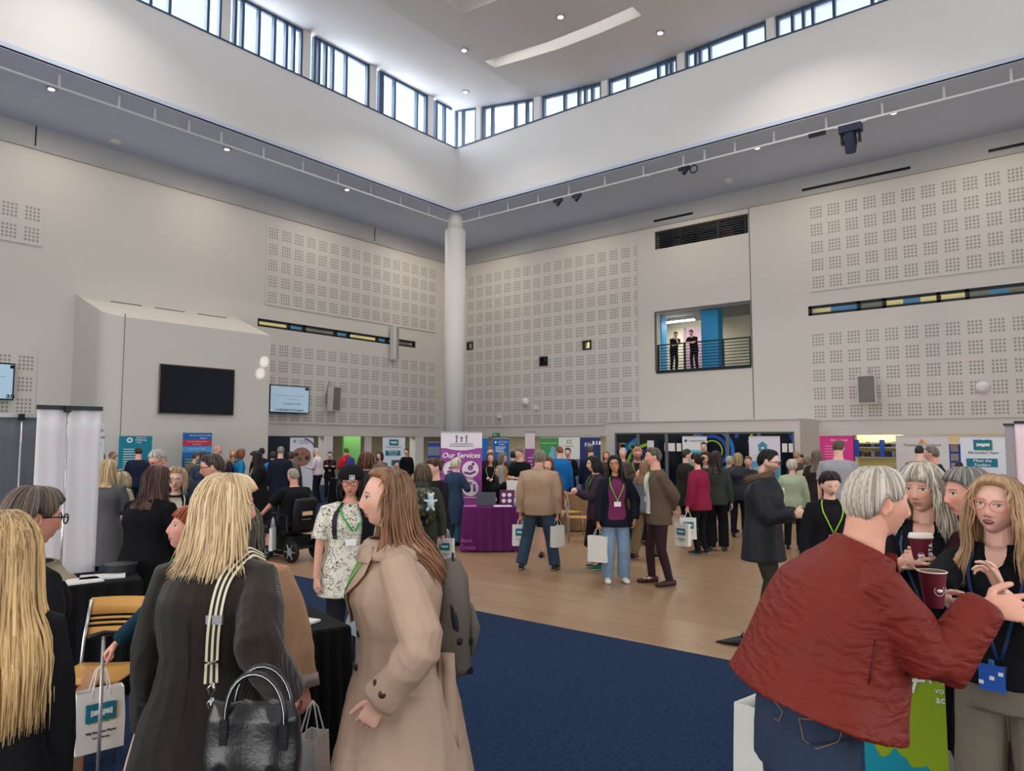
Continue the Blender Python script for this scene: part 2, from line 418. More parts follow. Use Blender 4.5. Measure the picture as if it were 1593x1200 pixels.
# ---- ledge, bulkhead and soffit over the walls
st('trim_10', MB().lim(XM, A + .4, B - .06, B + .4, ZW, ZW + .1).lim(A - .06, A + .4, YM, B - .06, ZW, ZW + .1), mat('ledge_white', S(170, 168, 164), .8))
mb = MB().lim(XM, A + .8, B + .25, B + .5, ZW + .1, ZS).lim(A + .25, A + .5, YM, B + .25, ZW + .1, ZS)
st('wall_bulkhead', mb, M_bulk)
for p in ((56, 205), (583, 355)):
    x = on_y(p[0], p[1], B + .25)[0]; st('trim_joint', MB().lim(x - .02, x + .02, B + .24, B + .26, ZW + .1, ZS), M_dark)
for (p0, p1, py) in ((1017, 1078, 333), (1247, 1417, 275), (1537, 1640, 225)):
    y0 = on_x(p0, py, A + .25)[1]; y1 = on_x(p1, py, A + .25)[1]; z = ZW + .3
    st('trim_slot', MB().lim(A + .23, A + .26, y1, y0, z, z + .09), M_black)
st('ceiling_soffit', MB().lim(XM, A + .8, YF - .02, B + .6, ZS, ZS + .12).lim(XF - .02, A + .8, YM, YF, ZS, ZS + .12), M_soff)
st('ceiling_lip', MB().lim(XM, XF + .34, YF, YF + .34, ZS - .05, ZS).lim(XF, XF + .34, YM, YF, ZS - .05, ZS), M_soff)
# ---- white fascia
st('wall_fascia', MB().lim(XM, XF + .3, YF, YF + .3, ZF, ZG).lim(XF, XF + .3, YM, YF, ZF, ZG), M_white)
st('trim_11', MB().lim(XM, XF, YF - .03, YF, ZG - .02, ZG + .03).lim(XF - .03, XF, YM, YF, ZG - .02, ZG + .03), M_frame)
# ---- hall ceiling, a shallow wave running away from the left glazing
ZT0 = on_x(706.5, 172, XF)[2]
ctrl = [(YF, ZT0)]
for px, py in ((751, 165), (831, 152), (890, 138), (937, 126), (1000, 105), (1053, 85), (1120, 58), (1192, 30)):
    q = on_x(px, py, XF); ctrl.append((q[1], q[2]))
print('ceiling ctrl', [(round(a, 1), round(b, 2)) for a, b in ctrl])
cy = np.array([c[0] for c in ctrl][::-1]); cz = np.array([c[1] for c in ctrl][::-1])
def zceil(y): return float(np.interp(y, np.concatenate([[YM], cy]), np.concatenate([[cz[0] + .25], cz])))
M_ceil = mat('ceiling_paint', S(215, 212, 210), .85, var=.02, vscale=.5)
# recesses: long slot and a square one, cut out of the ceiling grid
def on_ceil(px, py):
    y = 10.
    for _ in range(20): q = on_z(px, py, zceil(y)); y = q[1]
    return q
s0, s1, s2 = on_ceil(754, 95), on_ceil(1000, 26), on_ceil(770, 105)
q0 = on_ceil(722, 20); sq = (q0[0] - 7, q0[0], q0[1] - 6, q0[1])
xsl = (s0[0], s2[0], s1[1], s0[1]); print('slot', xsl, sq)
holes_c = [xsl, sq]
ys = sorted(set(list(np.linspace(YM, YF + .4, 60)) + [h[2] for h in holes_c] + [h[3] for h in holes_c])); xs = sorted({XM, XF + .4, *[h[0] for h in holes_c], *[h[1] for h in holes_c]})
mb = MB()
for a, b in zip(xs, xs[1:]):
    for c, d in zip(ys, ys[1:]):
        if any(h[0] < (a + b) / 2 < h[1] and h[2] < (c + d) / 2 < h[3] for h in holes_c): continue
        mb.add([(a, c, zceil(c)), (a, d, zceil(d)), (b, d, zceil(d)), (b, c, zceil(c))], [(0, 1, 2, 3)])
st('ceiling', mb, M_ceil, smooth=False)
st('ceiling_roof', MB().lim(XM, XF + 1.5, YM, YF + 1.5, ZT0 + .75, ZT0 + .85), mat('roof_deck', S(150, 150, 150), .8))
for k, h in enumerate(holes_c):
    mb = MB(); t = .02; zt = ZT0 + .7
    tops = (lambda y: zt) if k else (lambda y: zceil(y) + .55)
    yy = list(np.linspace(h[2], h[3], 14))
    for a in (h[0] - t, h[1]):
        for c, d in zip(yy, yy[1:]):
            V = [(x, y, z) for x in (a, a + t) for (y, z) in ((c, zceil(c)), (d, zceil(d)), (d, tops(d)), (c, tops(c)))]
            mb.add(V, [(3, 2, 1, 0), (4, 5, 6, 7), (0, 1, 5, 4), (2, 3, 7, 6)])
    for c in (h[2] - t, h[3]): mb.lim(h[0] - t, h[1] + t, c, c + t, zceil(c), tops(c))
    if k == 0: mb.lim(h[0] - t, h[1] + t, h[2], h[3], zceil(h[3]) + .5, zceil(h[3]) + .52)
    st('ceiling_recess', mb, M_white)
# ---- clerestory glazing
def glz(axis, px0, px1, mull, n):
    """one glazed bay between two white piers"""
    if axis == 'l': W = lambda p: on_y(p, 115.6 - .45 * (p - 450), YF)[0]
    else: W = lambda p: on_x(p, 231 - .36 * (p - 706), XF)[1]
    a, b = W(px0), W(px1); mb = MB(); gl = MB()
    def bx(m, u0, u1, z0, z1, d0, d1):
        if axis == 'l': m.lim(u0, u1, YF + d0, YF + d1, z0, z1)
        else: m.lim(XF + d0, XF + d1, u0, u1, z0, z1)
    lo, hi = min(a, b), max(a, b)
    zt = (lambda u: ZT0) if axis == 'l' else zceil
    zhi = min(zt(lo), zt(hi)) if axis == 'r' else ZT0
    bx(mb, lo, hi, ZG - .03, ZG + .05, .05, .17)
    if axis == 'l': bx(mb, lo, hi, ZT0 - .1, ZT0, .05, .17)
    else:
        us = np.linspace(lo, hi, 7)
        for u0, u1 in zip(us, us[1:]):
            z0, z1 = zt(u0), zt(u1)
            V = [(XF + d, u, z - e) for d in (.05, .17) for (u, z) in ((u0, z0), (u1, z1)) for e in (0, .1)]
            mb.add(V, [(0, 1, 3, 2), (4, 6, 7, 5), (0, 2, 6, 4), (1, 5, 7, 3), (0, 4, 5, 1), (2, 3, 7, 6)])
    for p in mull: u = W(p); bx(mb, u - .045, u + .045, ZG, zt(u), .03, .19)
    bx(gl, lo, hi, ZG, ZT0, .11, .12)
    o = st('window_%d' % n, mb, M_frame); gl.build('glass', M_glass, o)
L_bays = [(60, 205, [70, 110, 150, 175, 203]), (205, 341, [207, 227, 258, 320, 340]), (363, 471, [364, 376, 402, 427, 446, 458, 470]), (490, 577, [491, 498, 509, 520, 541, 575]), (593, 668, [594, 598, 617, 652, 666]), (681, 706, [682, 695])]
R_bays = [(707, 740, [707, 718, 739]), (749, 830, [750, 764, 800, 818, 829]), (843, 935, [844, 877, 899, 909, 920, 934]), (947, 1053, [948, 975, 1023, 1036, 1043, 1052]), (1067, 1192, [1068, 1081, 1088, 1103, 1158, 1191]), (1208, 1365, [1209, 1232, 1249, 1264, 1297, 1356]), (1380, 1560, [1381, 1400, 1430, 1500, 1559])]
n = 3
for i, b_ in enumerate(L_bays): glz('l', b_[0], b_[1], b_[2], n); n += 1
for b_ in R_bays: glz('r', b_[0], b_[1], b_[2], n); n += 1
for (p0, p1) in ((341, 363), (471, 490), (577, 593), (668, 681)):
    W = lambda p: on_y(p, 115.6 - .45 * (p - 450), YF)[0]; a, b = W(p0), W(p1); b = a + (b - a) * .62
    st('trim_pier', MB().lim(a, b, YF, YF + .75, ZG - .02, ZT0), M_white)
for (p0, p1) in ((740, 749), (830, 843), (935, 947), (1053, 1067), (1192, 1208), (1365, 1380)):
    W = lambda p: on_x(p, 231 - .36 * (p - 706), XF)[1]; a, b = W(p0), W(p1); b = a + (b - a) * .8
    st('trim_pier', MB().lim(XF, XF + .5, b, a, ZG - .02, ZT0), M_white)
# opposite sides of the lantern, out of the picture: fascia, piers and the same open glazing
st('wall_near', MB().lim(XM, A, YM - .3, YM, 0, ZG).lim(XM - .3, XM, YM, B, 0, ZG), M_wall)
# outside roof overhang seen through the right-hand glazing
st('ceiling_overhang', MB().lim(XF + .6, XF + 2.3, YM, YF, ZT0 + .1, ZT0 + .2), mat('overhang', S(225, 225, 228), .8))
# ---- rail under the soffit with its hangers
M_rail = mat('rail_white', S(205, 205, 208), .5)
zr = ZS - .42; o_ = .32
rl = thing('lighting_rail', 'long thin white rail hung on short rods under the grey soffit, left side', 'rail', (XF + o_, YF + o_, zr))
MB().lim(XM - XF, 0, -.02, .02, -.03, .03).build('rail', M_rail, rl)
for px in (92, 185, 241, 294, 344, 410, 471, 526, 577, 623, 667):
    x = on_y(px, 97 + .345 * px, YF + o_)[0] - XF - o_; MB().lim(x - .03, x + .03, -.015, .015, 0, ZS - zr - .05).build('hanger_rod', M_rail, rl)
rl2 = thing('lighting_rail', 'long thin white rail hung on short rods under the grey soffit, right side', 'rail', (XF + o_, YF + o_, zr))
MB().lim(-.02, .02, YM - YF, -.04, -.03, .03).build('rail', M_rail, rl2)
for px, py in ((746, 335), (790, 327), (837, 308), (885, 294), (941, 279), (1001, 265), (1063, 240), (1096, 233), (1143, 220), (1204, 205), (1285, 185), (1372, 158), (1468, 130), (1572, 100)):
    y = on_x(px, py, XF + o_)[1] - YF - o_; MB().lim(-.015, .015, y - .03, y + .03, 0, ZS - zr - .05).build('hanger_rod', M_rail, rl2)
# ---- column in the corner
cx_, cy_ = XF + .30, YF + .30
V, F = [], []
mb = MB(); mb.tube([(0, 0, 0), (0, 0, 11.0)], .44, n=48).tube([(0, 0, 11.0), (0, 0, 11.06)], [.44, .40], n=48).tube([(0, 0, 11.06), (0, 0, ZS)], .325, n=40)
o = mb.build('column', M_white, smooth=False); o.location = (cx_, cy_, 0); tag(o, kind='structure')
for p in o.data.polygons: p.use_smooth = abs(p.normal.z) < .5
# ---- upper opening and balcony in the right wall
def recess(h, depth, mats, floor=True):
    y0, y1, z0, z1 = h; mb = MB()
    mb.lim(A + .4 + depth, A + .5 + depth, y0 - 1.5, y1 + 2.5, z0 - .1, z1 + .3, 0)
    mb.lim(A + .4, A + .5 + depth, y0 - 1.5, y1 + 2.5, z1 + .02, z1 + .12, 1)
    mb.lim(A + .4, A + .5 + depth, y0 - 1.5, y1 + 2.5, z0 - .15, z0 - .02, 1)
    mb.lim(A + .4, A + .5 + depth, y1 + 2.5, y1 + 2.6, z0, z1, 0); mb.lim(A + .4, A + .5 + depth, y0 - 1.6, y0 - 1.5, z0, z1, 0)
    return mb.build('wall_recess', mats)
y0, y1, z0, z1 = balc; zbal = z1
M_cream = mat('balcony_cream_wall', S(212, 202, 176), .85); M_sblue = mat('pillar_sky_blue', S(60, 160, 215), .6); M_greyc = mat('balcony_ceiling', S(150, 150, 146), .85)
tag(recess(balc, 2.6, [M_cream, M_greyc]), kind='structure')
yp, _ = RX(1107, 520, -.9); st('column_balcony', MB().lim(A + .7, A + 1.2, yp - .36, yp + .36, z0, z1), M_sblue)
yp, _ = RX(1024, 520, -.9); st('column_balcony', MB().lim(A + .7, A + 1.2, yp - .25, yp + .6, z0, z1), M_sblue)
yd, _ = RX(1084, 520, -2.9); st('door_1', MB().lim(A + 2.9, A + 3.0, yd - .55, yd + .55, z0, z0 + 2.15).lim(A + 2.85, A + 3.0, yd - .62, yd - .55, z0, z0 + 2.2).lim(A + 2.85, A + 3.0, yd + .55, yd + .62, z0, z0 + 2.2), mat('mauve_door', S(168, 140, 152), .6))
yl_, zl_ = RX(1056, 497, -1.8)
t = thing('ceiling_light', 'lit white fluorescent tube light on the balcony ceiling', 'ceiling light', (A + 1.8, yl_, z1 - .12))
MB().box((0, 0, .04), (.16, 1.5, .07)).build('light_housing', M_alu, t); MB().box((0, 0, -.02), (.14, 1.44, .05)).build('diffuser', mat('tube_glow', (1, 1, 1), emit=(1, .97, .9), estr=24), t)
def railing(h, ztop, nb, label, posts, d=.12, louv=False):
    y0, y1, z0, _ = h
    t = thing('balcony_railing', label, 'railing', (A + d, y1, z0))
    Lr = y1 - y0; m = M_dark
    MB().lim(-.03, .03, -Lr, 0, ztop - .05, ztop).build('handrail', m, t)
    for k in range(nb):
        z = .1 + (ztop - .15) * k / nb; MB().lim(-.012, .012, -Lr, 0, z, z + (.03 if not louv else .045)).build('rail_bar', m, t)
    for p in posts: y = RX(p, 540)[0] - y1; MB().lim(-.035, .035, y - .035, y + .035, 0, ztop).build('post', m, t)
    return t
railing(balc, 1.12, 8, 'dark horizontal-bar railing across the balcony opening', (1022, 1063, 1123, 1166))
st('trim_12', MB().lim(A - .03, A + .2, y0, y1, z0 - .1, z0 + .02), M_dark)
st('trim_13', MB().lim(A - .02, A + .05, y0 - .04, y1 + .06, z1, z1 + .05).lim(A - .02, A + .05, y1, y1 + .06, z0, z1).lim(A - .02, A + .05, y0 - .04, y0, z0, z1), M_gtxt)
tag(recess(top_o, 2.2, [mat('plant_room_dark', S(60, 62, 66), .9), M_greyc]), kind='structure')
railing(top_o, top_o[3] - top_o[2] - .02, 6, 'dark horizontal bars filling the slot high in the far wall', (1020, 1060, 1120, 1163), louv=True)
t = thing('equipment_rack', 'dark equipment behind the bars of the high wall slot', 'equipment', (A + 1.2, RX(1050, 365)[0], top_o[2]))
for dy in (-1.0, .1): MB().box((0, dy, .35), (.4, .9, .7)).build('rack_case', M_black, t)
MB().box((-.22, .3, .45), (.03, .5, .3)).build('rack_screen', mat('rack_grey', S(70, 84, 96), .5), t)
tag(MB().box((0, 0, .45), (.3, .5, .4)).build('red_case', mat('dull_red', S(130, 50, 52), .6), loc=(A + .9, RX(1120, 350)[0], top_o[2])), 'small dull red case seen through the high slot bars', 'case')
for k, h in enumerate(hw):
    nn = 20 + k
    o = st('window_%d' % nn, MB().lim(A - .05, A + .12, h[0], h[0] + .07, h[2], h[3]).lim(A - .05, A + .12, h[1] - .07, h[1], h[2], h[3]).lim(A - .05, A + .12, h[0], h[1], h[2], h[2] + .06).lim(A - .05, A + .12, h[0], h[1], h[3] - .06, h[3]), M_dark)
    MB().lim(A + .09, A + .1, h[0], h[1], h[2], h[3]).build('glass', M_glass if k != 1 else M_dglass, o)
    lt = (mat('room_glow', S(230, 220, 170)), mat('room_dim', S(70, 80, 90)), mat('room_cream', S(230, 220, 150)))[k]
    MB().lim(A + .8, A + .85, h[0] - .5, h[1] + .5, h[2] - .4, h[3] + .4).build('room_wall', lt, o)
# ---- lower corridor behind both walls
M_corr = mat('corridor_paint', S(188, 180, 156), .85); M_corrd = mat('corridor_shade', S(128, 124, 112), .85)
CB = 4.2
st('ceiling_corridor', MB().lim(xr - 4, A + CB + .4, B + .4, B + CB, 2.5, 2.6).lim(A + .4, A + CB, YM, B + .4, 2.5, 2.6), mat('corridor_ceiling', S(190, 186, 172), .85))
st('wall_corridor', MB().lim(xr - 4, A + CB + .4, B + CB, B + CB + .1, 0, 2.6).lim(A + CB, A + CB + .1, YM, B + CB, 0, 2.6), M_corr)
for p0, p1 in ((642, 655), (500, 514)):
    a = on_y(p0, 680, B + .2)[0]; c = on_y(p1, 680, B + .2)[0]; st('column_lower', MB().lim(a, c, B + .02, B + .4, 0, ZL), M_white)
a = on_y(535, 690, B + 1.6)[0]; c = on_y(561, 690, B + 1.6)[0]; st('wall_green', MB().lim(a, c, B + 1.6, B + 1.7, 0, 2.5), mat('green_paint', S(128, 196, 118), .8))
a = on_y(567, 690, B + 3)[0]; c = on_y(578, 690, B + 3)[0]; st('door_2', MB().lim(a, c, B + 3, B + 3.1, 0, 2.1), mat('pale_lilac_door', S(225, 215, 232), .6))
def ll(name, axis, px, n, size, power, col=(1, .9, .72)):
    d = bpy.data.lights.new(name, 'AREA'); d.energy = power; d.color = col; d.shape = 'RECTANGLE'; d.size = size[0]; d.size_y = size[1]
    o = bpy.data.objects.new(name, d); COL.objects.link(o)
    p = on_y(px, 690, B + n) if axis == 'y' else on_x(px, 690, A + n)
    o.location = (p[0], p[1], 2.46); tag(o, kind='helper'); return o
for px in (455, 545, 605, 668): ll('corridor_lamp', 'y', px, 1.0, (2.5, .5), 26)
for px in (760, 850, 925, 1310, 1420, 1530, 1600): ll('corridor_lamp', 'x', px, 2.0, (.5, 2.5), 55)
# ---- shopfront box on the right wall
Xs = A - P_SHOP; zt = z_shop; zh = on_x(955, 674, Xs)[2]; zh = max(zh, 2.1)
yg0 = on_x(956, 690, Xs)[1]; yg1 = on_x(1236, 690, Xs)[1]
st('wall_shopfront', MB().lim(Xs, A, y_s1, y_s0, zh, zt).lim(Xs, Xs + .2, y_s1, yg1, 0, zh).lim(Xs, Xs + .2, yg0, y_s0, 0, zh).lim(Xs, A, y_s1 - .02, y_s1, 0, zt).lim(Xs, A, y_s0, y_s0 + .02, 0, zt).lim(Xs - .05, A, y_s1, y_s0, zt, zt + .04), M_wall)
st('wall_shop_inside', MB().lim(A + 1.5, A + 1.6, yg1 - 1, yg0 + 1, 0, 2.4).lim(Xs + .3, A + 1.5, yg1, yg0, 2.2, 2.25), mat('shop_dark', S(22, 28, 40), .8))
sf = st('window_23', MB().lim(Xs + .05, Xs + .12, yg1, yg0, zh - .06, zh), M_gtxt)
for p in (956, 992, 1036, 1081, 1131, 1180, 1236):
    y = on_x(p, 690, Xs)[1]; MB().lim(Xs + .03, Xs + .14, y - .06, y + .06, 0, zh).build('mullion', M_gtxt, sf)
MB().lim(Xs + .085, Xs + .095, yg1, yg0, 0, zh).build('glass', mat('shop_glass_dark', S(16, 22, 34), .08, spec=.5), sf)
def ring(mb, c, r, w, a0, a1, th=.01, n=28, zmax=99):
    aa = np.linspace(a0, a1, n); V = []
    for d in (0, th):
        for q in aa:
            for rr in (r, r + w): V.append((c[0] + d, c[1] + rr * math.cos(q), min(c[2] + rr * math.sin(q), zmax)))
    m = 2 * n; F = [(2 * i, 2 * i + 1, 2 * i + 3, 2 * i + 2) for i in range(n - 1)] + [(m + 2 * i, m + 2 * i + 2, m + 2 * i + 3, m + 2 * i + 1) for i in range(n - 1)] + [(2 * i, 2 * i + 2, m + 2 * i + 2, m + 2 * i) for i in range(n - 1)] + [(2 * i + 1, m + 2 * i + 1, m + 2 * i + 3, 2 * i + 3) for i in range(n - 1)]
    mb.add(V, F)
def decal(px, py, r, w, a0, a1, col):
    p = on_x(px, py, Xs + .07); mb = MB(); ring(mb, (Xs + .07, p[1], p[2]), r, w, a0, a1, zmax=zh - .03)
    mb.build('window_decal', mat('decal_%d_%d_%d' % col, S(*col), .5), sf)
BL, LG, DB, MG = (40, 120, 200), (150, 190, 60), (30, 80, 170), (150, 60, 140)
for (px, py, r, w, a0, a1, c) in ((1012, 735, 1.0, .12, .1, 1.6, LG), (1012, 735, 1.25, .2, -.6, 1.2, BL), (994, 712, .16, .06, 0, 6.28, (30, 90, 140)), (994, 712, .3, .05, 0, 6.28, (40, 110, 150)), (1108, 702, .35, .05, 0, 6.28, LG), (1108, 702, .48, .12, 0, 6.28, DB), (1108, 702, .7, .14, .3, 6.0, BL), (1188, 700, 1.0, .14, .4, 2.9, DB), (1200, 695, .75, .08, .2, 2.6, LG)):
    decal(px, py, r, w, a0, a1, c)
for ch, px, c in (('F', 963, MG), ('C', 968, LG), ('S', 975, BL), ('O', 984, LG)):
    p = on_x(px, 699, Xs + .05); text(sf, ch, .42, (Xs + .05, p[1], 1.62), mat('decal_%d_%d_%d' % c, S(*c), .5), 'lettering', rz=-PI / 2)
for (px, py, w, h) in ((1012, 692, .28, .5), (1043, 698, .5, .3), (1055, 706, .25, .3), (1222, 704, .22, .3), (1230, 704, .22, .3)):
    p = on_x(px, py, Xs + .06); MB().lim(Xs + .06, Xs + .065, p[1] - w / 2, p[1] + w / 2, 1.62 - h / 2, 1.62 + h / 2).build('notice', M_paper, sf)
# ---- kiosk shelves lit yellow, right
yk0 = on_x(1327, 690, A + .6)[1]; yk1 = on_x(1400, 690, A + .6)[1]
kx = thing('display_shelves', 'warm lit shelf unit with blue edges under the far right wall', 'shelves', (A + .9, yk1, 0))
Lk = yk0 - yk1
MB().lim(.3, .35, 0, Lk, 0, 2.3).build('back_panel', mat('kiosk_cream', S(235, 215, 140)), kx)
for z in (.9, 1.25, 1.6, 1.75): MB().lim(-.1, .3, 0, Lk, z, z + .04).build('shelf', M_alu, kx)
for f in (.05, .4, .95): MB().lim(-.12, -.08, Lk * f - .08, Lk * f + .08, 1.3, 1.9).build('blue_edge', mat('shop_blue', S(40, 80, 190), .5), kx)
rr = random.Random(5)
for z in (1.29, 1.64):
    for i in range(9): MB().box((.05, Lk * (i + .5) / 9, z + .1), (.14, .12, rr.uniform(.12, .22))).build('packet', mat('packet_%d' % (i % 4), [S(80, 84, 96), S(150, 150, 150), S(60, 60, 70), S(110, 90, 80)][i % 4]), kx)
ys2 = on_x(1492, 700, A + .5)[1]
t = thing('leaflet_stand', 'blue shelving post with leaflets beside the grey backdrop', 'shelves', (A + .5, ys2, 0))
MB().lim(0, .3, -.35, .35, 0, 1.75).build('stand_body', mat('shop_blue', S(40, 80, 190), .5), t)
for z in (.9, 1.2, 1.5):
    for y in (-.2, .12): MB().lim(-.04, 0, y - .1, y + .12, z, z + .24).build('leaflet', mat('leaflet_mix', S(160, 150, 150), .6), t)
# ---- screens, speakers and fittings on the walls
def screen(name, label, cat, px0, py0, px1, py1, n, off):
    a = on_y(px0, py0, B - n); b = on_y(px1, py0, B - n); z0 = on_y(px0, py1, B - n)[2]
    t = thing(name, label, cat, ((a[0] + b[0]) / 2, B - n, z0)); w, h = b[0] - a[0], a[2] - z0
    MB().lim(-w / 2, w / 2, 0, .07, 0, h).build('casing', M_black, t)
    mm = mat('screen_off_navy', S(22, 28, 38), .25) if off else mat('screen_lit', S(170, 195, 215), .4, emit=S(165, 195, 220), estr=.35)
    MB().lim(-w / 2 + .04, w / 2 - .04, -.006, 0, .04, h - .04).build('display', mm, t)
    MB().lim(-w * .3, w * .3, .05, min(n, .16) if off else .2, h * .3, h * .7).build('wall_bracket', M_dark, t)
    return t, w, h
t, w, h = screen('wall_screen', 'large switched-off black screen on the white bay wall', 'screen', 251, 567, 365, 642, P_BAY + .1, True)
MB().lim(-w / 2 - .03, w / 2 + .03, .02, .06, -.03, h + .03).build('bezel', mat('bezel_bronze', S(120, 100, 84), .5), t)
t, w, h = screen('wall_screen', 'pale blue lit screen showing text, beside the small speaker', 'screen', 420, 598, 482, 642, .25, False)
text(t, 'You don\'t look visible', .09, (.1, -.01, h * .34), M_ktxt); text(t, 'u could pass for European', .125, (-.02, -.01, h * .12), M_ktxt, bold=.01)
MB().lim(-w * .4, w * .35, -.009, -.005, h * .62, h * .63).build('text_rule', M_gtxt, t); MB().lim(-w * .1, w * .2, -.009, -.005, h * .5, h * .51).build('text_rule', M_gtxt, t)
MB().lim(w * .38, w * .47, -.009, -.005, h * .86, h * .95).build('clock_box', M_black, t)
t, w, h = screen('wall_screen', 'pale blue lit screen cut off by the left edge', 'screen', -32, 562, 24, 621, .25, False)
text(t, 'an', .24, (w * .41, -.01, h * .12), M_ktxt, bold=.01); MB().lim(-w * .1, w * .25, -.009, -.005, h * .62, h * .63).build('text_rule', M_gtxt, t)
MB().lim(w * .36, w * .47, -.009, -.005, h * .86, h * .95).build('clock_box', M_black, t)
def speaker(label, P, rz, w, h):
    t = thing('wall_speaker', label, 'speaker', P, rz)
    V, F = tube([(0, .0, 0), (0, .0, h)], [w / 2, w / 2], [.17, .17], 4); 
    MB().add([(-w / 2, -.18, 0), (w / 2, -.18, 0), (w * .3, .14, 0), (-w * .3, .14, 0), (-w / 2, -.22, h), (w / 2, -.22, h), (w * .3, .1, h), (-w * .3, .1, h)], [(0, 1, 2, 3), (7, 6, 5, 4), (0, 4, 5, 1), (1, 5, 6, 2), (2, 6, 7, 3), (3, 7, 4, 0)]).build('cabinet', M_wall, t)
    MB().add([(-w / 2 + .05, -.2, .05), (w / 2 - .05, -.2, .05), (w / 2 - .05, -.235, h - .05), (-w / 2 + .05, -.235, h - .05)], [(0, 1, 2, 3)]).add([(-w / 2 + .05, -.17, .05), (w / 2 - .05, -.17, .05), (w / 2 - .05, -.2, h - .05), (-w / 2 + .05, -.2, h - .05)], [(3, 2, 1, 0)]).build('grille', mat('speaker_grille', S(120, 118, 116), .8), t)
    MB().lim(-.03, .03, .05, .34, h * .3, h * .7).tube([(0, .3, h * .7), (0, .2, h + .25), (-.05, .1, h + .12)], .02, n=6).build('bracket', M_alu, t); return t
p = on_y(517, 640, B - .35); speaker('white speaker on the left wall beside the lit screen', (p[0], B - .35, p[2]), .35, .62, 1.05)
p = on_x(1352, 629, A - .35); speaker('white speaker on the far wall, right of the balcony', (A - .35, p[1], p[2]), -PI / 2 - .1, .62, 1.0)
p = on_y(613, 560, B - .2); hh = on_y(613, 508, B - .2)[2] - p[2]
t = thing('column_speaker', 'tall slim grey column speaker over the strip window', 'speaker', (p[0], B - .2, p[2]))
MB().lim(-.17, .17, -.12, .1, 0, hh).build('cabinet', M_wall, t); MB().lim(.03, .17, -.13, -.12, .03, hh - .03).build('grille', mat('grille_pale', S(150, 148, 146), .7), t); MB().lim(-.05, .05, .1, .2, hh * .3, hh * .6).build('bracket', M_alu, t)
for (px, py, lab) in ((1529, 603, 'small white rounded wall fitting right of the far speaker'), (817, 626, 'small white dome fitting low on the perforated wall'), (777, 647, 'small white box fitting low on the perforated wall, nearer the column'), (835, 634, 'small white box fitting right of the dome on the perforated wall')):
    p = on_x(px, py, A - .05); mb = MB()
    if 'box' in lab: mb.box((0, 0, 0), (.1, .2, .24))
    else: mb.tube([(.05, 0, 0), (-.02, 0, 0), (-.12, 0, -.01)], [.2, .19, .08], n=20, hint=(0, 0, 1))
    tag(mb.build('wall_sensor', M_white, loc=(A - .085, p[1], p[2])), lab, 'sensor')
# ---- things hung from the rail
def fixture(px, py, big, label):
    p = on_x(px, py, XF + o_)
    t = thing('stage_light', label, 'stage light', (XF + o_, p[1], zr - .1))
    if big:
        MB().box((0, 0, -.08), (.3, .62, .22)).build('yoke_base', mat('matt_navy_black', S(30, 40, 62), .5), t)
        for sy in (-1, 1): MB().box((0, sy * .24, -.32), (.12, .07, .4)).build('yoke_arm', M_black, t)
        MB().tube([(0, 0, -.2), (.03, .02, -.5), (.04, .03, -.78)], [.15, .19, .15], n=16, hint=(1, 0, 0)).build('lamp_head', mat('matt_navy_black', S(30, 40, 62), .5), t)
        MB().box((0, .95, .02), (.07, .5, .12)).build('power_box', M_black, t)
        MB().box((0, 0, .045), (.06, .9, .04)).build('clamp', M_alu, t)
    else:
        MB().box((0, 0, 0), (.1, .4, .12)).build('clamp', M_dark, t); MB().tube([(0, -.1, -.05), (0, .05, -.2)], .07, n=12, hint=(1, 0, 0)).build('lamp_head', mat('matt_navy_black', S(30, 40, 62), .5), t)
fixture(1323, 197, True, 'large black moving head light hanging from the right rail')
fixture(1064, 247, False, 'small dark lamp clamped on the right rail by the coiled cable')
fixture(897, 298, False, 'tiny dark clamp on the right rail nearest the column')
fixture(868, 306, False, 'tiny dark clamp on the right rail, second from the column')
p = on_x(1079, 251, XF + o_); mb = MB(); aa = np.linspace(0, 2 * PI, 22); mb.tube([(0, .13 * math.cos(q), .13 * math.sin(q) - .2) for q in aa], .022, n=6, hint=(1, 0, 0)).tube([(0, 0, -.07), (0, 0, -.035)], .015, n=5)
tag(mb.build('cable_coil', M_dark, loc=(XF + o_, p[1], zr)), 'small coiled cable hanging from the right rail', 'cable')
# ---- downlights
def downlight(P, label, group, on=False, r=.14):
    t = thing('downlight', label, 'downlight', P, group=group)
    mb = MB(); aa = 20; mb.tube([(0, 0, 0), (0, 0, -.04)], [r, r * .95], n=aa, cap=True, hint=(1, 0, 0)); mb.build('trim_ring', M_alu, t)
    MB().tube([(0, 0, -.04), (0, 0, -.05)], r * .6, n=14, hint=(1, 0, 0)).build('lamp', mat('lamp_lit', (1, 1, 1), emit=(1, .95, .88), estr=3), t)
for px, py in ((80, 137), (353, 231), (540, 294), (1007, 271), (1178, 229), (1390, 174)):
    p = on_z(px, py, ZS); downlight((p[0], p[1], ZS - .001), 'small round downlight set in the grey soffit', 'soffit downlights')
for px, py in ((180, 219), (1133, 280)):
    p = on_z(px, py, ZS); tag(MB().tube([(0, 0, 0), (0, 0, -.07), (0, 0, -.1)], [.16, .16, .08], n=18, hint=(1, 0, 0)).build('smoke_detector', M_white, loc=(p[0], p[1], ZS - .001)), 'white disc detector on the %s soffit' % ('left' if px < 700 else 'right'), 'detector')
for px, py in ((722, 77), (872, 25), (724, 142), (1027, 50)):
    p = on_ceil(px, py); downlight((p[0], p[1], p[2] - .001), 'small round downlight in the high white ceiling', 'high ceiling downlights', r=.15)
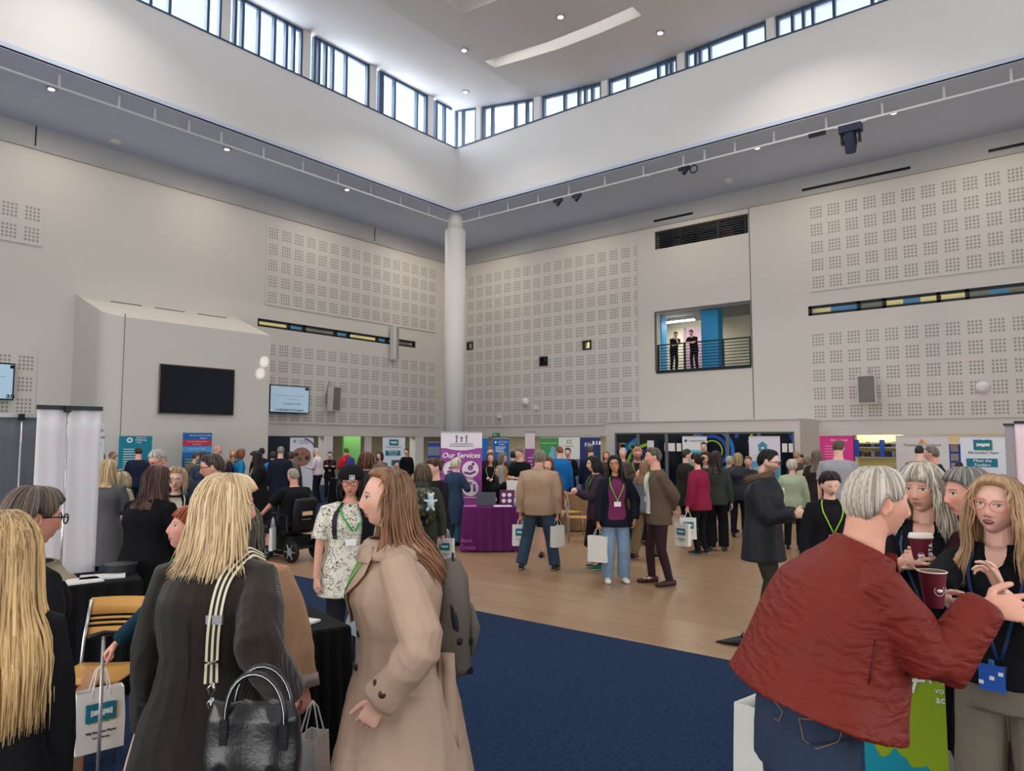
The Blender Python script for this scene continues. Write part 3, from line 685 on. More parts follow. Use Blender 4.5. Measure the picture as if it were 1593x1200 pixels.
# ---- light
w = bpy.data.worlds.new('sky'); scene.world = w; w.use_nodes = True; t = w.node_tree; N = t.nodes; L = t.links
bg = N['Background']; tc = N.new('ShaderNodeTexCoord'); sp = N.new('ShaderNodeSeparateXYZ'); L.new(tc.outputs['Generated'], sp.inputs[0])
r = N.new('ShaderNodeValToRGB'); r.color_ramp.elements[0].position = 0; r.color_ramp.elements[1].position = .75
r.color_ramp.elements[0].color = (.95, .97, 1, 1); r.color_ramp.elements[1].color = (.5, .72, 1, 1)
L.new(sp.outputs['Z'], r.inputs[0]); L.new(r.outputs[0], bg.inputs['Color']); bg.inputs['Strength'].default_value = 1.8
def area(name, loc, rot, sx, sy, e, col=(1, 1, 1), spread=PI):
    d = bpy.data.lights.new(name, 'AREA'); d.shape = 'RECTANGLE'; d.size = sx; d.size_y = sy; d.energy = e; d.color = col; d.spread = spread
    o = bpy.data.objects.new(name, d); COL.objects.link(o); o.location = loc; o.rotation_euler = rot; return tag(o, kind='helper')
zc = (ZG + ZT0) / 2
# daylight entering by the clerestory on all four sides of the lantern (just inside the two unseen ones)
area('daylight_left', (XF / 2, YF + 1.0, zc + .2), (-PI / 2 + .25, 0, 0), 30, 1.6, 2000, (.85, .92, 1))
area('daylight_far', (XF + 2.4, YF / 2, zc), (0, PI / 2 - .2, 0), 1.4, 28, 900, (.88, .94, 1))
area('daylight_near', (6, YM + .3, zc), (PI / 2 - .35, 0, 0), 24, 3.0, 1900, (.76, .87, 1))
area('daylight_behind', (XM + .3, 3, zc), (0, -PI / 2 + .35, 0), 3.0, 20, 1600, (.84, .92, 1))
area('low_front_fill', (XM + .3, 6, 2.6), (0, -PI / 2, 0), 4.0, 18, 1450, (1, .98, .95))  # added low fill behind the camera to brighten faces; no entrance stands here
area('low_front_fill', (6, YM + .3, 2.6), (PI / 2, 0, 0), 18, 4.0, 950, (1, .98, .95))  # second added fill, low along the near wall
area('slot_lamp', (xsl[0] + .06, (xsl[2] + xsl[3]) / 2, zceil(xsl[2]) + .4), (0, -1.2, 0), .06, xsl[3] - xsl[2] - .2, 12, (1, .97, .9))
# ceiling downlights over the floor
for (x, y) in ((4, 4), (12, 5), (5, 12), (13, 13), (19, 6), (7, 18), (18, 17)):
    area('hall_downlight', (x, y, zceil(y) - .2), (0, 0, 0), .5, .5, 170, (1, .94, .86), spread=2.2)
for q in range(5):
    area('soffit_lamp', (A - 2.4, 2 + q * 5, ZS - .1), (0, 0, 0), .3, .3, 60, (1, .88, .74)); area('soffit_lamp', (3 + q * 5, B - 2.2, ZS - .1), (0, 0, 0), .3, .3, 60, (1, .88, .74))
# sun glint thrown on the end of the bay
for P_, sz in STRIP_LAMPS: area('corridor_strip_lamp', P_, (0, 0, 0), sz[0], sz[1], 7 * max(sz) , (1, .93, .72))
for h in (hw[0], hw[2]): area('room_lamp', (A + .6, (h[0] + h[1]) / 2, h[3] + .35), (0, 0, 0), .1, .8, 12, (1, .94, .75))
area('kiosk_lamp', (A + .75, (yk0 + yk1) / 2, 2.42), (0, -.5, 0), .15, yk0 - yk1, 45, (1, .9, .62))
area('balcony_lamp', (A + 1.8, yl_, zbal - .2), (0, 0, 0), .14, 1.4, 60, (1, .95, .85))
for gx, gy, gs in ((411, 563, 1.1), (405, 581, 1.1)):
    tp = Vector(on_y(gx, gy, B - P_BAY)); d = bpy.data.lights.new('sun_glint', 'SPOT'); d.energy = 15000; d.spot_size = math.radians(gs); d.spot_blend = .6; d.shadow_soft_size = .02; d.color = (1, .97, .88)
    o = bpy.data.objects.new('sun_glint', d); COL.objects.link(o); o.location = (XF - 3, 3.5, ZG - 1.0); o.rotation_euler = (tp - o.location).to_track_quat('-Z', 'Y').to_euler(); tag(o, kind='helper')
cam = bpy.data.cameras.new('camera'); co = bpy.data.objects.new('camera', cam); COL.objects.link(co)
cam.sensor_width = 36; cam.lens = FPX / 1593 * 36; cam.clip_start = .05; cam.clip_end = 200
co.location = (0, 0, EYE); co.rotation_euler = (PI / 2 + PITCH, 0, YAW - PI / 2); scene.camera = co
scene.view_settings.view_transform = 'Standard'; scene.view_settings.look = 'None'; scene.view_settings.gamma = 1; scene.view_settings.use_curve_mapping = False
scene.view_settings.exposure = -0.12
scene.cycles.max_bounces = 7; scene.cycles.diffuse_bounces = 4; scene.cycles.sample_clamp_indirect = 4
# ================================================================== PEOPLE
def rot(yaw=0, pitch=0, roll=0):
    """pitch > 0 looks down, yaw > 0 turns left, roll > 0 leans to the person's right"""
    return np.array(Matrix.Rotation(yaw, 3, 'Z') @ Matrix.Rotation(-pitch, 3, 'X') @ Matrix.Rotation(roll, 3, 'Y'))
g_ = lambda x, s: np.exp(-(x / s) ** 2)
def head_shape(nu, nv, male, jaw=1.0, age=0.0):
    """closed head, centre at the middle of the skull box, front +y, metres"""
    th = np.linspace(0.02, PI - .02, nu); ph = np.linspace(0, 2 * PI, nv, endpoint=False)
    T, Ph = np.meshgrid(th, ph, indexing='ij'); c = .1125
    x = .076 * np.sin(T) * np.sin(Ph); y = .094 * np.sin(T) * np.cos(Ph); z = c * np.cos(T)
    k = np.clip(-z / c, 0, 1)
    x *= 1 - (.36 if not male else .27) * jaw * k ** 1.7
    y = np.where(y < 0, y * (1 - .45 * k ** 1.3), y * (1 - .06 * k))
    x *= 1 + .05 * g_(z - .04, .05)
    fr = np.clip(y / .05, 0, 1)
    y = np.where(y > 0, np.minimum(y, .094 - .15 * np.abs(x) ** 1.6 * 8 * .12), y)
    y -= fr * .012 * g_(z - .075, .03) * 0
    y += fr * .008 * k * g_(x, .03)
    ax = np.abs(x)
    y -= fr * .012 * g_(ax - .031, .015) * g_(z - .006, .013)
    y += fr * .0075 * g_(ax - .031, .0125) * g_(z - .005, .0085)
    y += fr * (.005 if male else .003) * g_(ax - .026, .02) * g_(z - .025, .008)
    prof = np.interp(z, [-.052, -.044, -.036, -.030, -.01, .012, .03], [0, .45, .95, 1, .62, .25, 0])
    y += fr * (.023 if male else .019) * prof * g_(x, .0065 + .0085 * np.clip((.012 - z) / .045, 0, 1))
    y += fr * .004 * (g_(ax - .012, .006) * g_(z + .036, .007))
    y += fr * .0065 * g_(x, .021) * (g_(z + .0575, .0048) + 1.1 * g_(z + .0685, .0055)) - fr * .003 * g_(x, .022) * g_(z + .0628, .002)
    y += fr * .007 * g_(x, .02) * g_(z + .094, .013) + fr * .004 * g_(ax - .042, .02) * g_(z + .022, .02)
    y -= fr * .003 * g_(x, .02) * g_(z + .08, .006)
    V = np.stack([x, y, z], -1).reshape(-1, 3)
    F = grid_faces(nu, nv, True); n = len(V)
    F += [tuple(range(nv)), tuple(range(n - 1, n - nv - 1, -1))]
    return V, [f[::-1] for f in F]
def ear_parts():
    out = []
    for s in (-1, 1):
        aa = np.linspace(-.4, 1.75 * PI, 12)
        pts = [(s * (.0745 + .006 * (1 + math.sin(q)) * .6), -.006 - .0125 * math.cos(q + 1.2) , -.008 + .027 * math.sin(q + 1.2)) for q in aa]
        out.append(tube(pts, .0046, n=7)); out.append(tube([(s * .072, .004, -.008), (s * .078, -.008, -.006)], [.014, .017], [.022, .024], 8, hint=(0, 1, 0)))
    return out
def hand_parts(wr, d, n, side, curl=.35, spread=.12, k=1.0, thumb=.7, lod=0, pose=None):
    """palm, four fingers and a thumb; d = pointing direction, n = palm normal (out of the palm), side = +1 when the thumb is on cross(d, n)"""
    d, n = nrm(d), nrm(n); n = nrm(n - d * (n @ d)); w = np.cross(d, n) * side; P = np.asarray(wr, float); out = []
    out.append(tube([P - d * .03 * k, P, P + d * .035 * k, P + d * .07 * k, P + d * .088 * k], np.array([.024, .026, .036, .041, .036]) * k, np.array([.02, .018, .016, .0135, .009]) * k, 12, hint=w))
    if lod == 2:
        q = P + d * .085 * k; out.append(tube([q, q + d * .04 * k + n * .02 * curl, q + d * .06 * k + n * .05 * curl], np.array([.036, .032, .022]) * k, np.array([.011, .009, .007]) * k, 8, hint=w)); out.append(tube([P + w * .02 * k + d * .02 * k, P + w * .05 * k + d * .06 * k + n * .01], .009 * k, n=6)); return out
    L = [.074, .082, .076, .06]; R = [.0088, .009, .0086, .0075]
    for i in range(4):
        o = (1.5 - i) * .0205 * k; c = curl[i] if isinstance(curl, (list, tuple)) else curl * (1 + .08 * i)
        p = P + d * (.082 - .004 * abs(i - 1)) * k + w * o; dd = nrm(d + w * spread * (1.5 - i) * .9); pts = [p - dd * .02 * k, p]; a = 0
        for seg, bend in zip((.45, .32, .25), (.75, 1.0, .7)):
            a += c * bend * 1.45; v = dd * math.cos(a) + n * math.sin(a); p = p + v * L[i] * k * seg; pts.append(p)
        out.append(tube(pts, np.array([1.05, 1.0, .95, .85, .7]) * R[i] * k, n=9, round_=True))
    b = P + d * .018 * k + w * .022 * k + n * .004; v1 = nrm(d * (1 - thumb * .55) + w * thumb + n * .25); v2 = nrm(d * 1.1 + w * thumb * .35 + n * (.2 + .3 * (curl if not isinstance(curl, (list, tuple)) else .3)))
    out.append(tube([b - v1 * .012, b + v1 * .035 * k, b + v1 * .045 * k + v2 * .025 * k, b + v1 * .048 * k + v2 * .055 * k], np.array([.014, .0115, .0105, .008]) * k, n=9, round_=True))
    return out
def ik(a, c, l1, l2, hint):
    a, c = np.asarray(a, float), np.asarray(c, float); v = c - a; d = np.linalg.norm(v)
    if d > (l1 + l2) * .995: c = a + v * ((l1 + l2) * .995 / d); v = c - a; d = np.linalg.norm(v)
    x = (l1 * l1 - l2 * l2 + d * d) / (2 * d); h = math.sqrt(max(l1 * l1 - x * x, 0)); u = v / d
    hv = np.asarray(hint, float); hv = nrm(hv - u * (hv @ u)); return a + u * x + hv * h, c
HP = {  # half widths / half depths by height along the spine, in units of body height
    'm': [(.465, .080, .062), (.50, .096, .068), (.535, .098, .070), (.60, .090, .064), (.655, .093, .066), (.71, .103, .070), (.755, .106, .070), (.785, .097, .062), (.808, .074, .050), (.826, .052, .041), (.842, .037, .035), (.87, .032, .033)],
    'f': [(.465, .086, .066), (.50, .102, .073), (.535, .100, .072), (.60, .082, .060), (.64, .079, .058), (.70, .090, .066), (.735, .093, .074), (.77, .089, .062), (.797, .074, .050), (.818, .050, .040), (.838, .033, .032), (.87, .028, .030)]}
SKIN = {'fair': (226, 178, 158), 'pink': (222, 160, 142), 'tan': (196, 142, 112), 'pale': (232, 190, 172), 'brown': (150, 104, 78)}

class Person:
    def __init__(s, px, ytop, sc, face=0, H=None, name='person', label='', group=None, lean=0.0, side=0.0, w=1.0, dp=1.0, sex='f', head=(0, 0, 0), hands=None, elbows=(None, None),
                 feet=None, sit=None, lod=None, skin='fair', palm=(None, None), curl=(.35, .35), P=None, belly=0, hd=(None, None), young=0, eyecol=(70, 90, 100), brow=(90, 70, 55), beard=None, lips=None, hs=1.0, open_=0, z0=0.0, thumb=.7, spread=.12, armk=1.0):
        s.sc = sc; s.lod = lod if lod is not None else (0 if sc > 250 else 1 if sc > 82 else 2)
        s.P = at_scale(px, sc, ytop + 20) if P is None else np.asarray(P, float)
        s.H = H if H is not None else EYE - (ytop - 686.5) / sc
        s.H0 = s.H; s.sex = sex; s.w = w; s.dp = dp; s.skin = skin
        if sit is not None: s.H = sit   # standing height of a seated person
        v = s.P[:2] - CAM[:2]; az = math.atan2(v[1], v[0]); s.rz = az + PI + math.radians(face) - PI / 2
        s.root = thing(name, label, 'person', (s.P[0], s.P[1], z0), s.rz, group)
        H = s.H; s.lean = math.radians(lean); s.side = math.radians(side)
        s.lean += math.radians(3)  # a slight natural stoop
        s.hip = np.array([0, 0, .50 * H]) if sit is None else np.array([0, -.05, .50 + .06])
        s.base_h = .50
        def sp(h):
            t = (h - .50) * H; b = min(max((h - .5) / .35, 0), 1); a = s.lean * (.55 + .6 * b)
            return s.hip + np.array([math.sin(s.side) * t * .9, math.sin(a) * t, math.cos(a) * t * math.cos(s.side)])
        s.sp = sp
        s.tab = HP['m' if sex == 'm' else 'f']
        s.belly = belly
        hh = .225 * hs * (H / 1.70) ** .35; s.hk = hh / .225
        nb = sp(.835); up = nrm(sp(.84) - sp(.78)); s.up = up
        s.Rh = rot(*[math.radians(a) for a in head])
        nk = nb + np.array([0, .012 * H, .045 * H]) * .6 + up * .02 * H
        s.hc = nb + up * (.035 * H) + np.array([0, .018, .052 * H]) + s.Rh @ np.array([0, .012, .03]) * s.hk
        if sit is None and H is not None and lean < 1:
            s.hc[2] = H - .1125 * s.hk - .004
        # shoulders, arms
        sw = (.112 if sex == 'm' else .098) * H * w
        s.sh = [sp(.797) + np.array([k * sw, -.005, -.004 * H]) for k in (-1, 1)]   # 0 = the person's left? (-x), 1 = +x
        s.sh[0][0] += 0
        la, lf = .172 * H * armk, .148 * H * armk; s.el = []; s.wr = []
        hands = hands or (None, None)
        for i, k in enumerate((-1, 1)):
            t = hands[i]
            t = np.array([k * (.13 + .02 * w) * w ** .5, .03, .455]) * H if t is None else np.array([t[0], t[1], t[2]]) * (H if abs(t[2]) < 1.02 and len(t) == 3 else 1)
            if hands[i] is None: t = t + np.array([sp(.7)[0] * 0, sp(.72)[1] * .9, 0])
            e = elbows[i] if elbows[i] is not None else (k * .45, -1, -.3)
            el, wr_ = ik(s.sh[i], t, la, lf, e); s.el.append(el); s.wr.append(wr_)
        # legs
        s.kn = []; s.an = []
        for i, k in enumerate((-1, 1)):
            hj = s.hip + np.array([k * .052 * H * w ** .4, 0, -.01 * H])
            if sit is None:
                f = (k * .065, -.01) if feet is None else feet[i]; an = np.array([f[0] * H, f[1] * H, (f[2] if len(f) > 2 else .045) * H])
                kn, an = ik(hj, an, .2265 * H, .2265 * H, (k * .1, 1, 0))
            else:
                kn = hj + np.array([k * .05, .42, -.02]); an = np.array([k * .12, .40, .09])
            s.kn.append(kn); s.an.append(an); 
            if not hasattr(s, 'hj'): s.hj = []
            s.hj.append(hj)
        s.palm = palm; s.curl = curl; s.hd = hd; s.thumb = thumb; s.spread = spread
        s.face = dict(eye=eyecol, brow=brow, beard=beard, lips=lips, open_=open_, young=young)
        s.build_body()
    # ---- torso surface, used by every garment
    def ring(s, h, th=0.0):
        hs = [t[0] for t in s.tab]; a = np.interp(h, hs, [t[1] for t in s.tab]); b = np.interp(h, hs, [t[2] for t in s.tab])
        return a * s.H * s.w + th, b * s.H * s.dp * (s.w ** .5) * 1.08 + th
    def surf(s, ang, h, th=0.0):
        """point on the torso surface; ang 0 = front, + towards the person's right (+x)"""
        a, b = s.ring(h, th); c = s.sp(h); p = c + np.array([a * math.sin(ang), b * math.cos(ang) + s.belly * g_(h - .6, .07) * max(math.cos(ang), 0), 0]); return p
    ffrom = .55
    def torso(s, h0, h1, th=0.0, flare=0.0, n=20, drop=None, thb=None):
        """closed torso loft; flare widens the hem"""
        hs = [h for h in np.arange(.47, .845, .028) if h0 + .01 < h < h1 - .01]; hs = [h0] + hs + [h1]
        pts, ra, rb = [], [], []
        for h in hs:
            he = max(h, .5); a, b = s.ring(he, th); f = 0
            if h < s.ffrom and flare: f = flare * ((s.ffrom - h) / .25) ** 1.0
            c = s.sp(h) if h > .5 else s.hip + np.array([0, s.sp(.5)[1] * 0, (h - .5) * s.H])
            pts.append(c + np.array([0, s.belly * .5 * g_(h - .6, .07), 0])); ra.append(a + f * s.H); rb.append(b + f * s.H * .9 + s.belly * .5 * g_(h - .6, .07))
        return tube(pts, ra, rb, n, hint=(1, 0, 0), power=2.3)
    def arm(s, i, r0, r1, r2, upto=1.0, n=12, cuff=0):
        H = s.H; k = (-1, 1)[i]; sh, el, wr = s.sh[i], s.el[i], s.wr[i]
        inn = s.sp(.812) + np.array([k * .042 * H * s.w, 0, .0])
        pts = [inn, sh, sh * .6 + el * .4, el * .93 + sh * .07, el * .95 + wr * .05, el * .5 + wr * .5, wr]
        R = [r0 * .66, r0 * .86, (r0 + r1) / 2 * 1.02, r1 * 1.02, r1, (r1 + r2) / 2, r2 + cuff]
        if upto < 1:
            if upto <= .5: pts = pts[:3] + [el * .8 + sh * .2]; R = R[:3] + [r1 * 1.05]
            else:
                q = el + (wr - el) * ((upto - .5) * 2); pts = pts[:5] + [q]; R = R[:5] + [(r1 + r2) / 2]
        return tube(pts, np.array(R) * H, n=n)
    def leg(s, i, r0, r1, r2, zcut=None, n=12):
        H = s.H; hj, kn, an = s.hj[i], s.kn[i], s.an[i]
        pts = [hj + np.array([0, 0, .03 * H]), hj * .6 + kn * .4, kn, kn * .5 + an * .5, an]; R = [r0, r0 * .92, r1, (r1 + r2) / 2 * 1.03, r2]
        if zcut is not None: pts = pts[:-1] + [kn + (an - kn) * zcut]; 
        return tube(pts, np.array(R) * H, n=n)
    def vox(s): return {0: .0045, 1: .0095, 2: .016}[s.lod]
    def finish(s, name, parts, m, wr=0.0, voxel=None, smooth=None, parent=None, wscale=1.0, fn=None, label=None, vcol=None):
        v = voxel or s.vox() * (1.5 if s.lod == 0 else 1.25)
        V, F = solid(parts, v, (5 if s.lod == 0 else 3) if smooth is None else smooth)
        if wr:
            N = normals(V, F)
            Q = V * np.array([9, 9, 4.5]) * wscale + vnoise(V * 5, 9)[:, None] * .9
            f = 1 - np.abs(vnoise(Q, 5)) * 2; f2 = 1 - np.abs(vnoise(Q * 2.1 + 7, 11)) * 2
            amp = np.full(len(V), .35)
            for i in (0, 1):
                dd = np.linalg.norm(V - s.el[i], axis=1); amp += .9 * np.exp(-(dd / (.10 * s.H)) ** 2); dd = np.linalg.norm(V - s.wr[i], axis=1); amp += .6 * np.exp(-(dd / (.07 * s.H)) ** 2)
                dd = np.linalg.norm(V - s.sh[i] - np.array([0, 0, -.06 * s.H]), axis=1); amp += .4 * np.exp(-(dd / (.05 * s.H)) ** 2)
                dd = np.linalg.norm(V - s.kn[i], axis=1); amp += .6 * np.exp(-(dd / (.09 * s.H)) ** 2); dd = np.linalg.norm(V - s.an[i], axis=1); amp += .7 * np.exp(-(dd / (.07 * s.H)) ** 2)
            V = V + N * (wr * amp * (f * .7 + f2 * .3))[:, None]
        if fn is not None: V = fn(V, F)
        o = obj(name, V, F.tolist() if isinstance(F, np.ndarray) else F, m, parent or s.root, True, vcol=vcol(V) if vcol else None)
        if label: o['label'] = label
        return o
    def build_body(s):
        H = s.H; parts = []; k = s.w; fine = s.lod == 0
        parts.append(s.torso(.48, .845, -.012 * (1 if s.lod else 1)))
        nb = s.sp(.825); hc = s.hc; R = s.Rh; hk = s.hk
        nr_ = (.036 if s.sex == 'm' else .030) * H
        jaw = hc + R @ np.array([0, -.022, -.035]) * hk
        parts.append(tube([nb - s.up * .03 * H, nb + s.up * .012 * H, nb * .5 + jaw * .5 + s.up * .004, jaw], [nr_ * 1.5, nr_ * 1.12, nr_ * 1.0, nr_ * 1.05], None, 16))
        nu, nv = ((56, 64), (26, 28), (16, 16))[s.lod]
        V, F = head_shape(nu, nv, s.sex == 'm'); parts.append((V @ R.T * hk + hc, F))
        if s.lod < 2:
            for V, F in ear_parts(): parts.append((V @ R.T * hk + hc, F))
        for i in (0, 1):
            parts.append(s.arm(i, .027, .022, .0155))
            d = s.wr[i] - s.el[i] if s.hd[i] is None else np.array(s.hd[i], float); pn = s.palm[i]
            if pn is None: pn = (1 if i == 0 else -1, -.2, 0)
            d = nrm(d); side = 1 if np.cross(d, nrm(pn)) @ np.array([0, 1, .35]) > 0 else -1
            c = s.curl[i]
            parts += hand_parts(s.wr[i] + d * .01, d, pn, side, c, s.spread, H / 1.75 * (1.06 if s.sex == 'm' else .96), lod=s.lod, thumb=s.thumb)
            parts.append(s.leg(i, .044, .030, .022)); an = s.an[i]; fd = nrm(an - s.kn[i]) ; parts.append(tube([an, an + np.array([0, .03, -.02]), an + np.array([0, .12, -.035])], [.03, .034, .025], [.03, .028, .02], 8, hint=(1, 0, 0)))
        s.V_body = None
        sk = np.array(S(*SKIN.get(s.skin, s.skin))); f = s.face
        def col(V):
            C = np.tile(sk, (len(V), 1)); q = (V - hc) @ R / hk; ax = np.abs(q[:, 0]); z = q[:, 2]; fr = (q[:, 1] > .045) & (np.abs(z) < .12)
            C *= (1 + .06 * vnoise(V * 40, 3))[:, None]
            def mix(mask, c, a=1.0):
                m = (mask * a)[:, None]; return C * (1 - m) + np.array(c) * m
            rosy = fr * (g_(ax - .040, .022) * g_(z + .022, .022) * .4 + g_(q[:, 0], .015) * g_(z + .034, .014) * .35); C = mix(rosy, sk * np.array([1.0, .62, .58]))
            if s.lod < 2:
                lc = f['lips'] or (178, 98, 94); lw = .0225 - .9 * np.abs(z + .063) 
                C = mix((fr & (ax < lw) & (z > -.0745) & (z < -.0535)).astype(float), S(*lc), .85)
                ow = .0018 + f['open_']; C = mix((fr & (ax < .02) & (np.abs(z + .063) < ow * np.clip(1.2 - ax / .02, 0, 1))).astype(float), S(74, 30, 30), .8)
                if f['open_'] > .003: C = mix((fr & (ax < .012) & (z > -.0625) & (z < -.0595)).astype(float), S(225, 215, 205), .9)
                bz = .0235 - 6 * (ax - .028) ** 2; C = mix((fr & (ax > .012) & (ax < .048) & (np.abs(z - bz) < .0032)).astype(float), S(*f['brow']), .6)
                ex = ax - .0315; lid = .0062 * np.sqrt(np.clip(1 - (ex / .0155) ** 2, 0, 1)); eye = fr & (np.abs(ex) < .0155) & (z - .005 < lid) & (z - .005 > -lid * .85)
                ed = fr & (np.abs(ex) < .0185) & (np.abs(z - .005 - .0062 * np.sqrt(np.clip(1 - (ex / .0185) ** 2, 0, 1))) < .0021)
                C = mix(eye.astype(float), S(214, 206, 200)); ir = np.hypot(ex, z - .0055); C = mix((eye & (ir < .0064)).astype(float), S(*f['eye'])); C = mix((eye & (ir < .0032)).astype(float), S(14, 12, 12)); C = mix(ed.astype(float), S(60, 40, 36), .8)
                C = mix((fr & (np.abs(ax - .0075) < .0035) & (np.abs(z + .0425) < .0025)).astype(float), S(90, 46, 40), .7)
            else:
                C = mix((fr & (np.abs(ax - .031) < .016) & (np.abs(z - .006) < .009)).astype(float), sk * .35, .75); C = mix((fr & (ax < .02) & (np.abs(z + .063) < .009)).astype(float), S(170, 90, 88), .6)
            if f['beard']:
                bd = (q[:, 1] > -.01) & (z < -.032) & (z > -.13) & (ax < .08) & ~((ax < .02) & (np.abs(z + .063) < .010)); bd = bd | ((q[:, 1] > .05) & (ax < .026) & (np.abs(z + .05) < .006)); C = mix(bd.astype(float), S(*f['beard'][:3]), f['beard'][3])
            return C
        s.body = s.finish('body', parts, vcol_mat('skin', .52, .08, 300, sss=.0), voxel=(.0032 if s.lod == 0 else s.vox()), smooth=(2 if s.lod == 0 else 1), vcol=col)
    # ---- hair
    def hair(s, col, style='short', length=.30, part=0.0, fringe=0.0, vol=1.0, strands=0, col2=None, wave=0.0, bald=0.0, tips=None, back=0.0, name='hair', tuck=0.0):
        """shell that follows the skull and hangs; length = metres below the crown of the lowest tips"""
        R, hc, hk = s.Rh, s.hc, s.hk
        long_ = style in ('long', 'bob'); nv = (96, 40, 24)[s.lod]; nu = (44, 20, 12)[s.lod]
        def path(ph, off, Lm=1.0):
            """polyline from the crown down; ph 0 = face front"""
            a0 = abs((ph + PI) % (2 * PI) - PI); a = a0 if a0 > 1.9 else max(a0 - tuck, min(a0, .1)) if a0 < 1.4 else a0 - tuck * (1.9 - a0) / .5; t_front = .92 - .34 * bald + fringe * .42; 
            if style == 'short': te = np.interp(a, [0, .6, .95, 1.2, 1.38, 1.7, 1.95, 2.4, PI], [t_front, t_front + .06, max(t_front, .92) + .18, 1.42, 1.5, 1.34, 1.85, 2.12, 2.18])
            else: te = np.interp(a, [0, .6, 1.0, 1.25], [t_front, t_front + .07, max(t_front, .9) + .42, 1.62])
            hang = 0.0
            if long_: hang = np.interp(a, [.88, 1.08, 1.3, PI], [0, .75, 1, 1]) * max(length - .115, .01) * Lm
            n1 = 14; P = []
            for t in np.linspace(.03, te, n1):
                k = max(-math.cos(t), 0); e = off * (.35 + .65 * min(t / .6, 1))
                x = (.078 + e) * math.sin(t) * math.sin(ph); y = (.096 + e) * math.sin(t) * math.cos(ph); z = (.1125 + e) * math.cos(t)
                if style == 'short': y = y * (1 - .3 * k ** 1.3) if y < 0 else y; x *= 1 - .15 * k
                P.append((x, y, z))
            P = np.array(P) @ R.T * hk + hc
            if hang > .005:
                p = P[-1]; c = hc + R @ np.array([0, -.02, 0]); dr = p - c; dr[2] = 0; dn = nrm(dr); Q = []
                for u in np.linspace(0, 1, 13)[1:]:
                    dz = hang * u; wv = wave * math.sin(dz * 38 + ph * 3) * u
                    rr = np.linalg.norm(dr) * (1 + .06 * math.sin(u * PI) * vol - .12 * u) + .03 * u * u * (length > .3) + wv
                    bb = back * u * u if math.cos(ph) < 0 else 0
                    q = c + dn * rr; Q.append((q[0], q[1] - bb, p[2] - dz))
                Q = np.array(Q)
                for q in Q:
                    h = .5 + (q[2] - s.hip[2]) / s.H
                    if h < .86:
                        hh = min(max(h, .5), .86); cc = s.sp(hh); ea, eb = s.ring(hh, s.hair_off + off * .6); w_ = min(max((.845 - h) / .03, 0), 1)
                        if .72 < h < .84: ea = max(ea, (s.ring(.76, s.hair_off)[0] + .03) * math.sqrt(max(0, min(1, (.845 - h) / .06))))
                        if h > .8: eb = max(eb, s.ring(.815, s.hair_off)[1] + .012)
                        dx, dy = q[0] - cc[0], q[1] - cc[1]; m_ = math.hypot(dx / ea, dy / eb)
                        if m_ < 1: k = (1 / max(m_, .25) - 1) * w_ + 1; q[0] = cc[0] + dx * (1 + (k - 1) * .35); q[1] = cc[1] + dy * k; m2 = math.hypot((q[0] - cc[0]) / ea, (q[1] - cc[1]) / eb); k2 = (1 / max(m2, .3) - 1) * w_ + 1 if m2 < 1 else 1; q[1] = cc[1] + (q[1] - cc[1]) * k2
                P = np.concatenate([P, Q])
            return P
        def res(P, n):
            d = np.concatenate([[0], np.cumsum(np.linalg.norm(np.diff(P, axis=0), axis=1))]); t = np.linspace(0, d[-1], n)
            return np.stack([np.interp(t, d, P[:, i]) for i in range(3)], 1)
        th = .016 * vol; G = np.zeros((nu, nv, 3)); I = np.zeros((nu, nv, 3)); r = np.random.RandomState(int(s.P[0] * 97) % 9999)
        jit = r.rand(nv)
        for j in range(nv):
            ph = 2 * PI * j / nv; Lm = 1 - .10 * jit[j] * long_
            rip = 1 + .14 * math.sin(ph * 17 + 2 * math.sin(3 * ph)) + .15 * (jit[j] - .5)
            O = res(path(ph, th * rip, Lm), nu); G[:, j] = O; I[:, j] = res(path(ph, .001, Lm), nu)
            fade = np.linspace(0, 1, nu) ** (3 if long_ else 1.1)
            fk = .55 if long_ else .92; G[:, j] = O * (1 - fk * fade[:, None]) + I[:, j] * fk * fade[:, None]
        V = np.concatenate([G.reshape(-1, 3), I.reshape(-1, 3)]); n = nu * nv
        F = [f[::-1] for f in grid_faces(nu, nv, True)] + [tuple(i + n for i in f) for f in grid_faces(nu, nv, True)]
        for j in range(nv): a, b = (nu - 1) * nv + j, (nu - 1) * nv + (j + 1) % nv; F.append((a, b, b + n, a + n))
        F += [tuple(range(nv))]
        c1 = np.array(S(*col)); c2 = np.array(S(*(col2 or tuple(int(c * .72) for c in col)))); ct = None if tips is None else np.array(S(*tips))
        lat = np.tile(r.rand(nv), (nu, 1)).reshape(-1); dn = np.repeat(np.linspace(0, 1, nu), nv)
        lat = np.concatenate([lat, lat * 0 + .9]); dn = np.concatenate([dn, dn])
        C = c1 * (1 - lat[:, None]) + c2 * lat[:, None]
        if ct is not None: C = C * (1 - dn[:, None] ** .8) + (ct * (1 - .3 * lat[:, None])) * dn[:, None] ** .8
        Vs, Fs, Cs = [V], list(F), [C]; cnt = len(V)
        if style == 'bald': pass
        ns = strands if strands else (0 if s.lod == 2 else 60 if s.lod == 1 else 500)
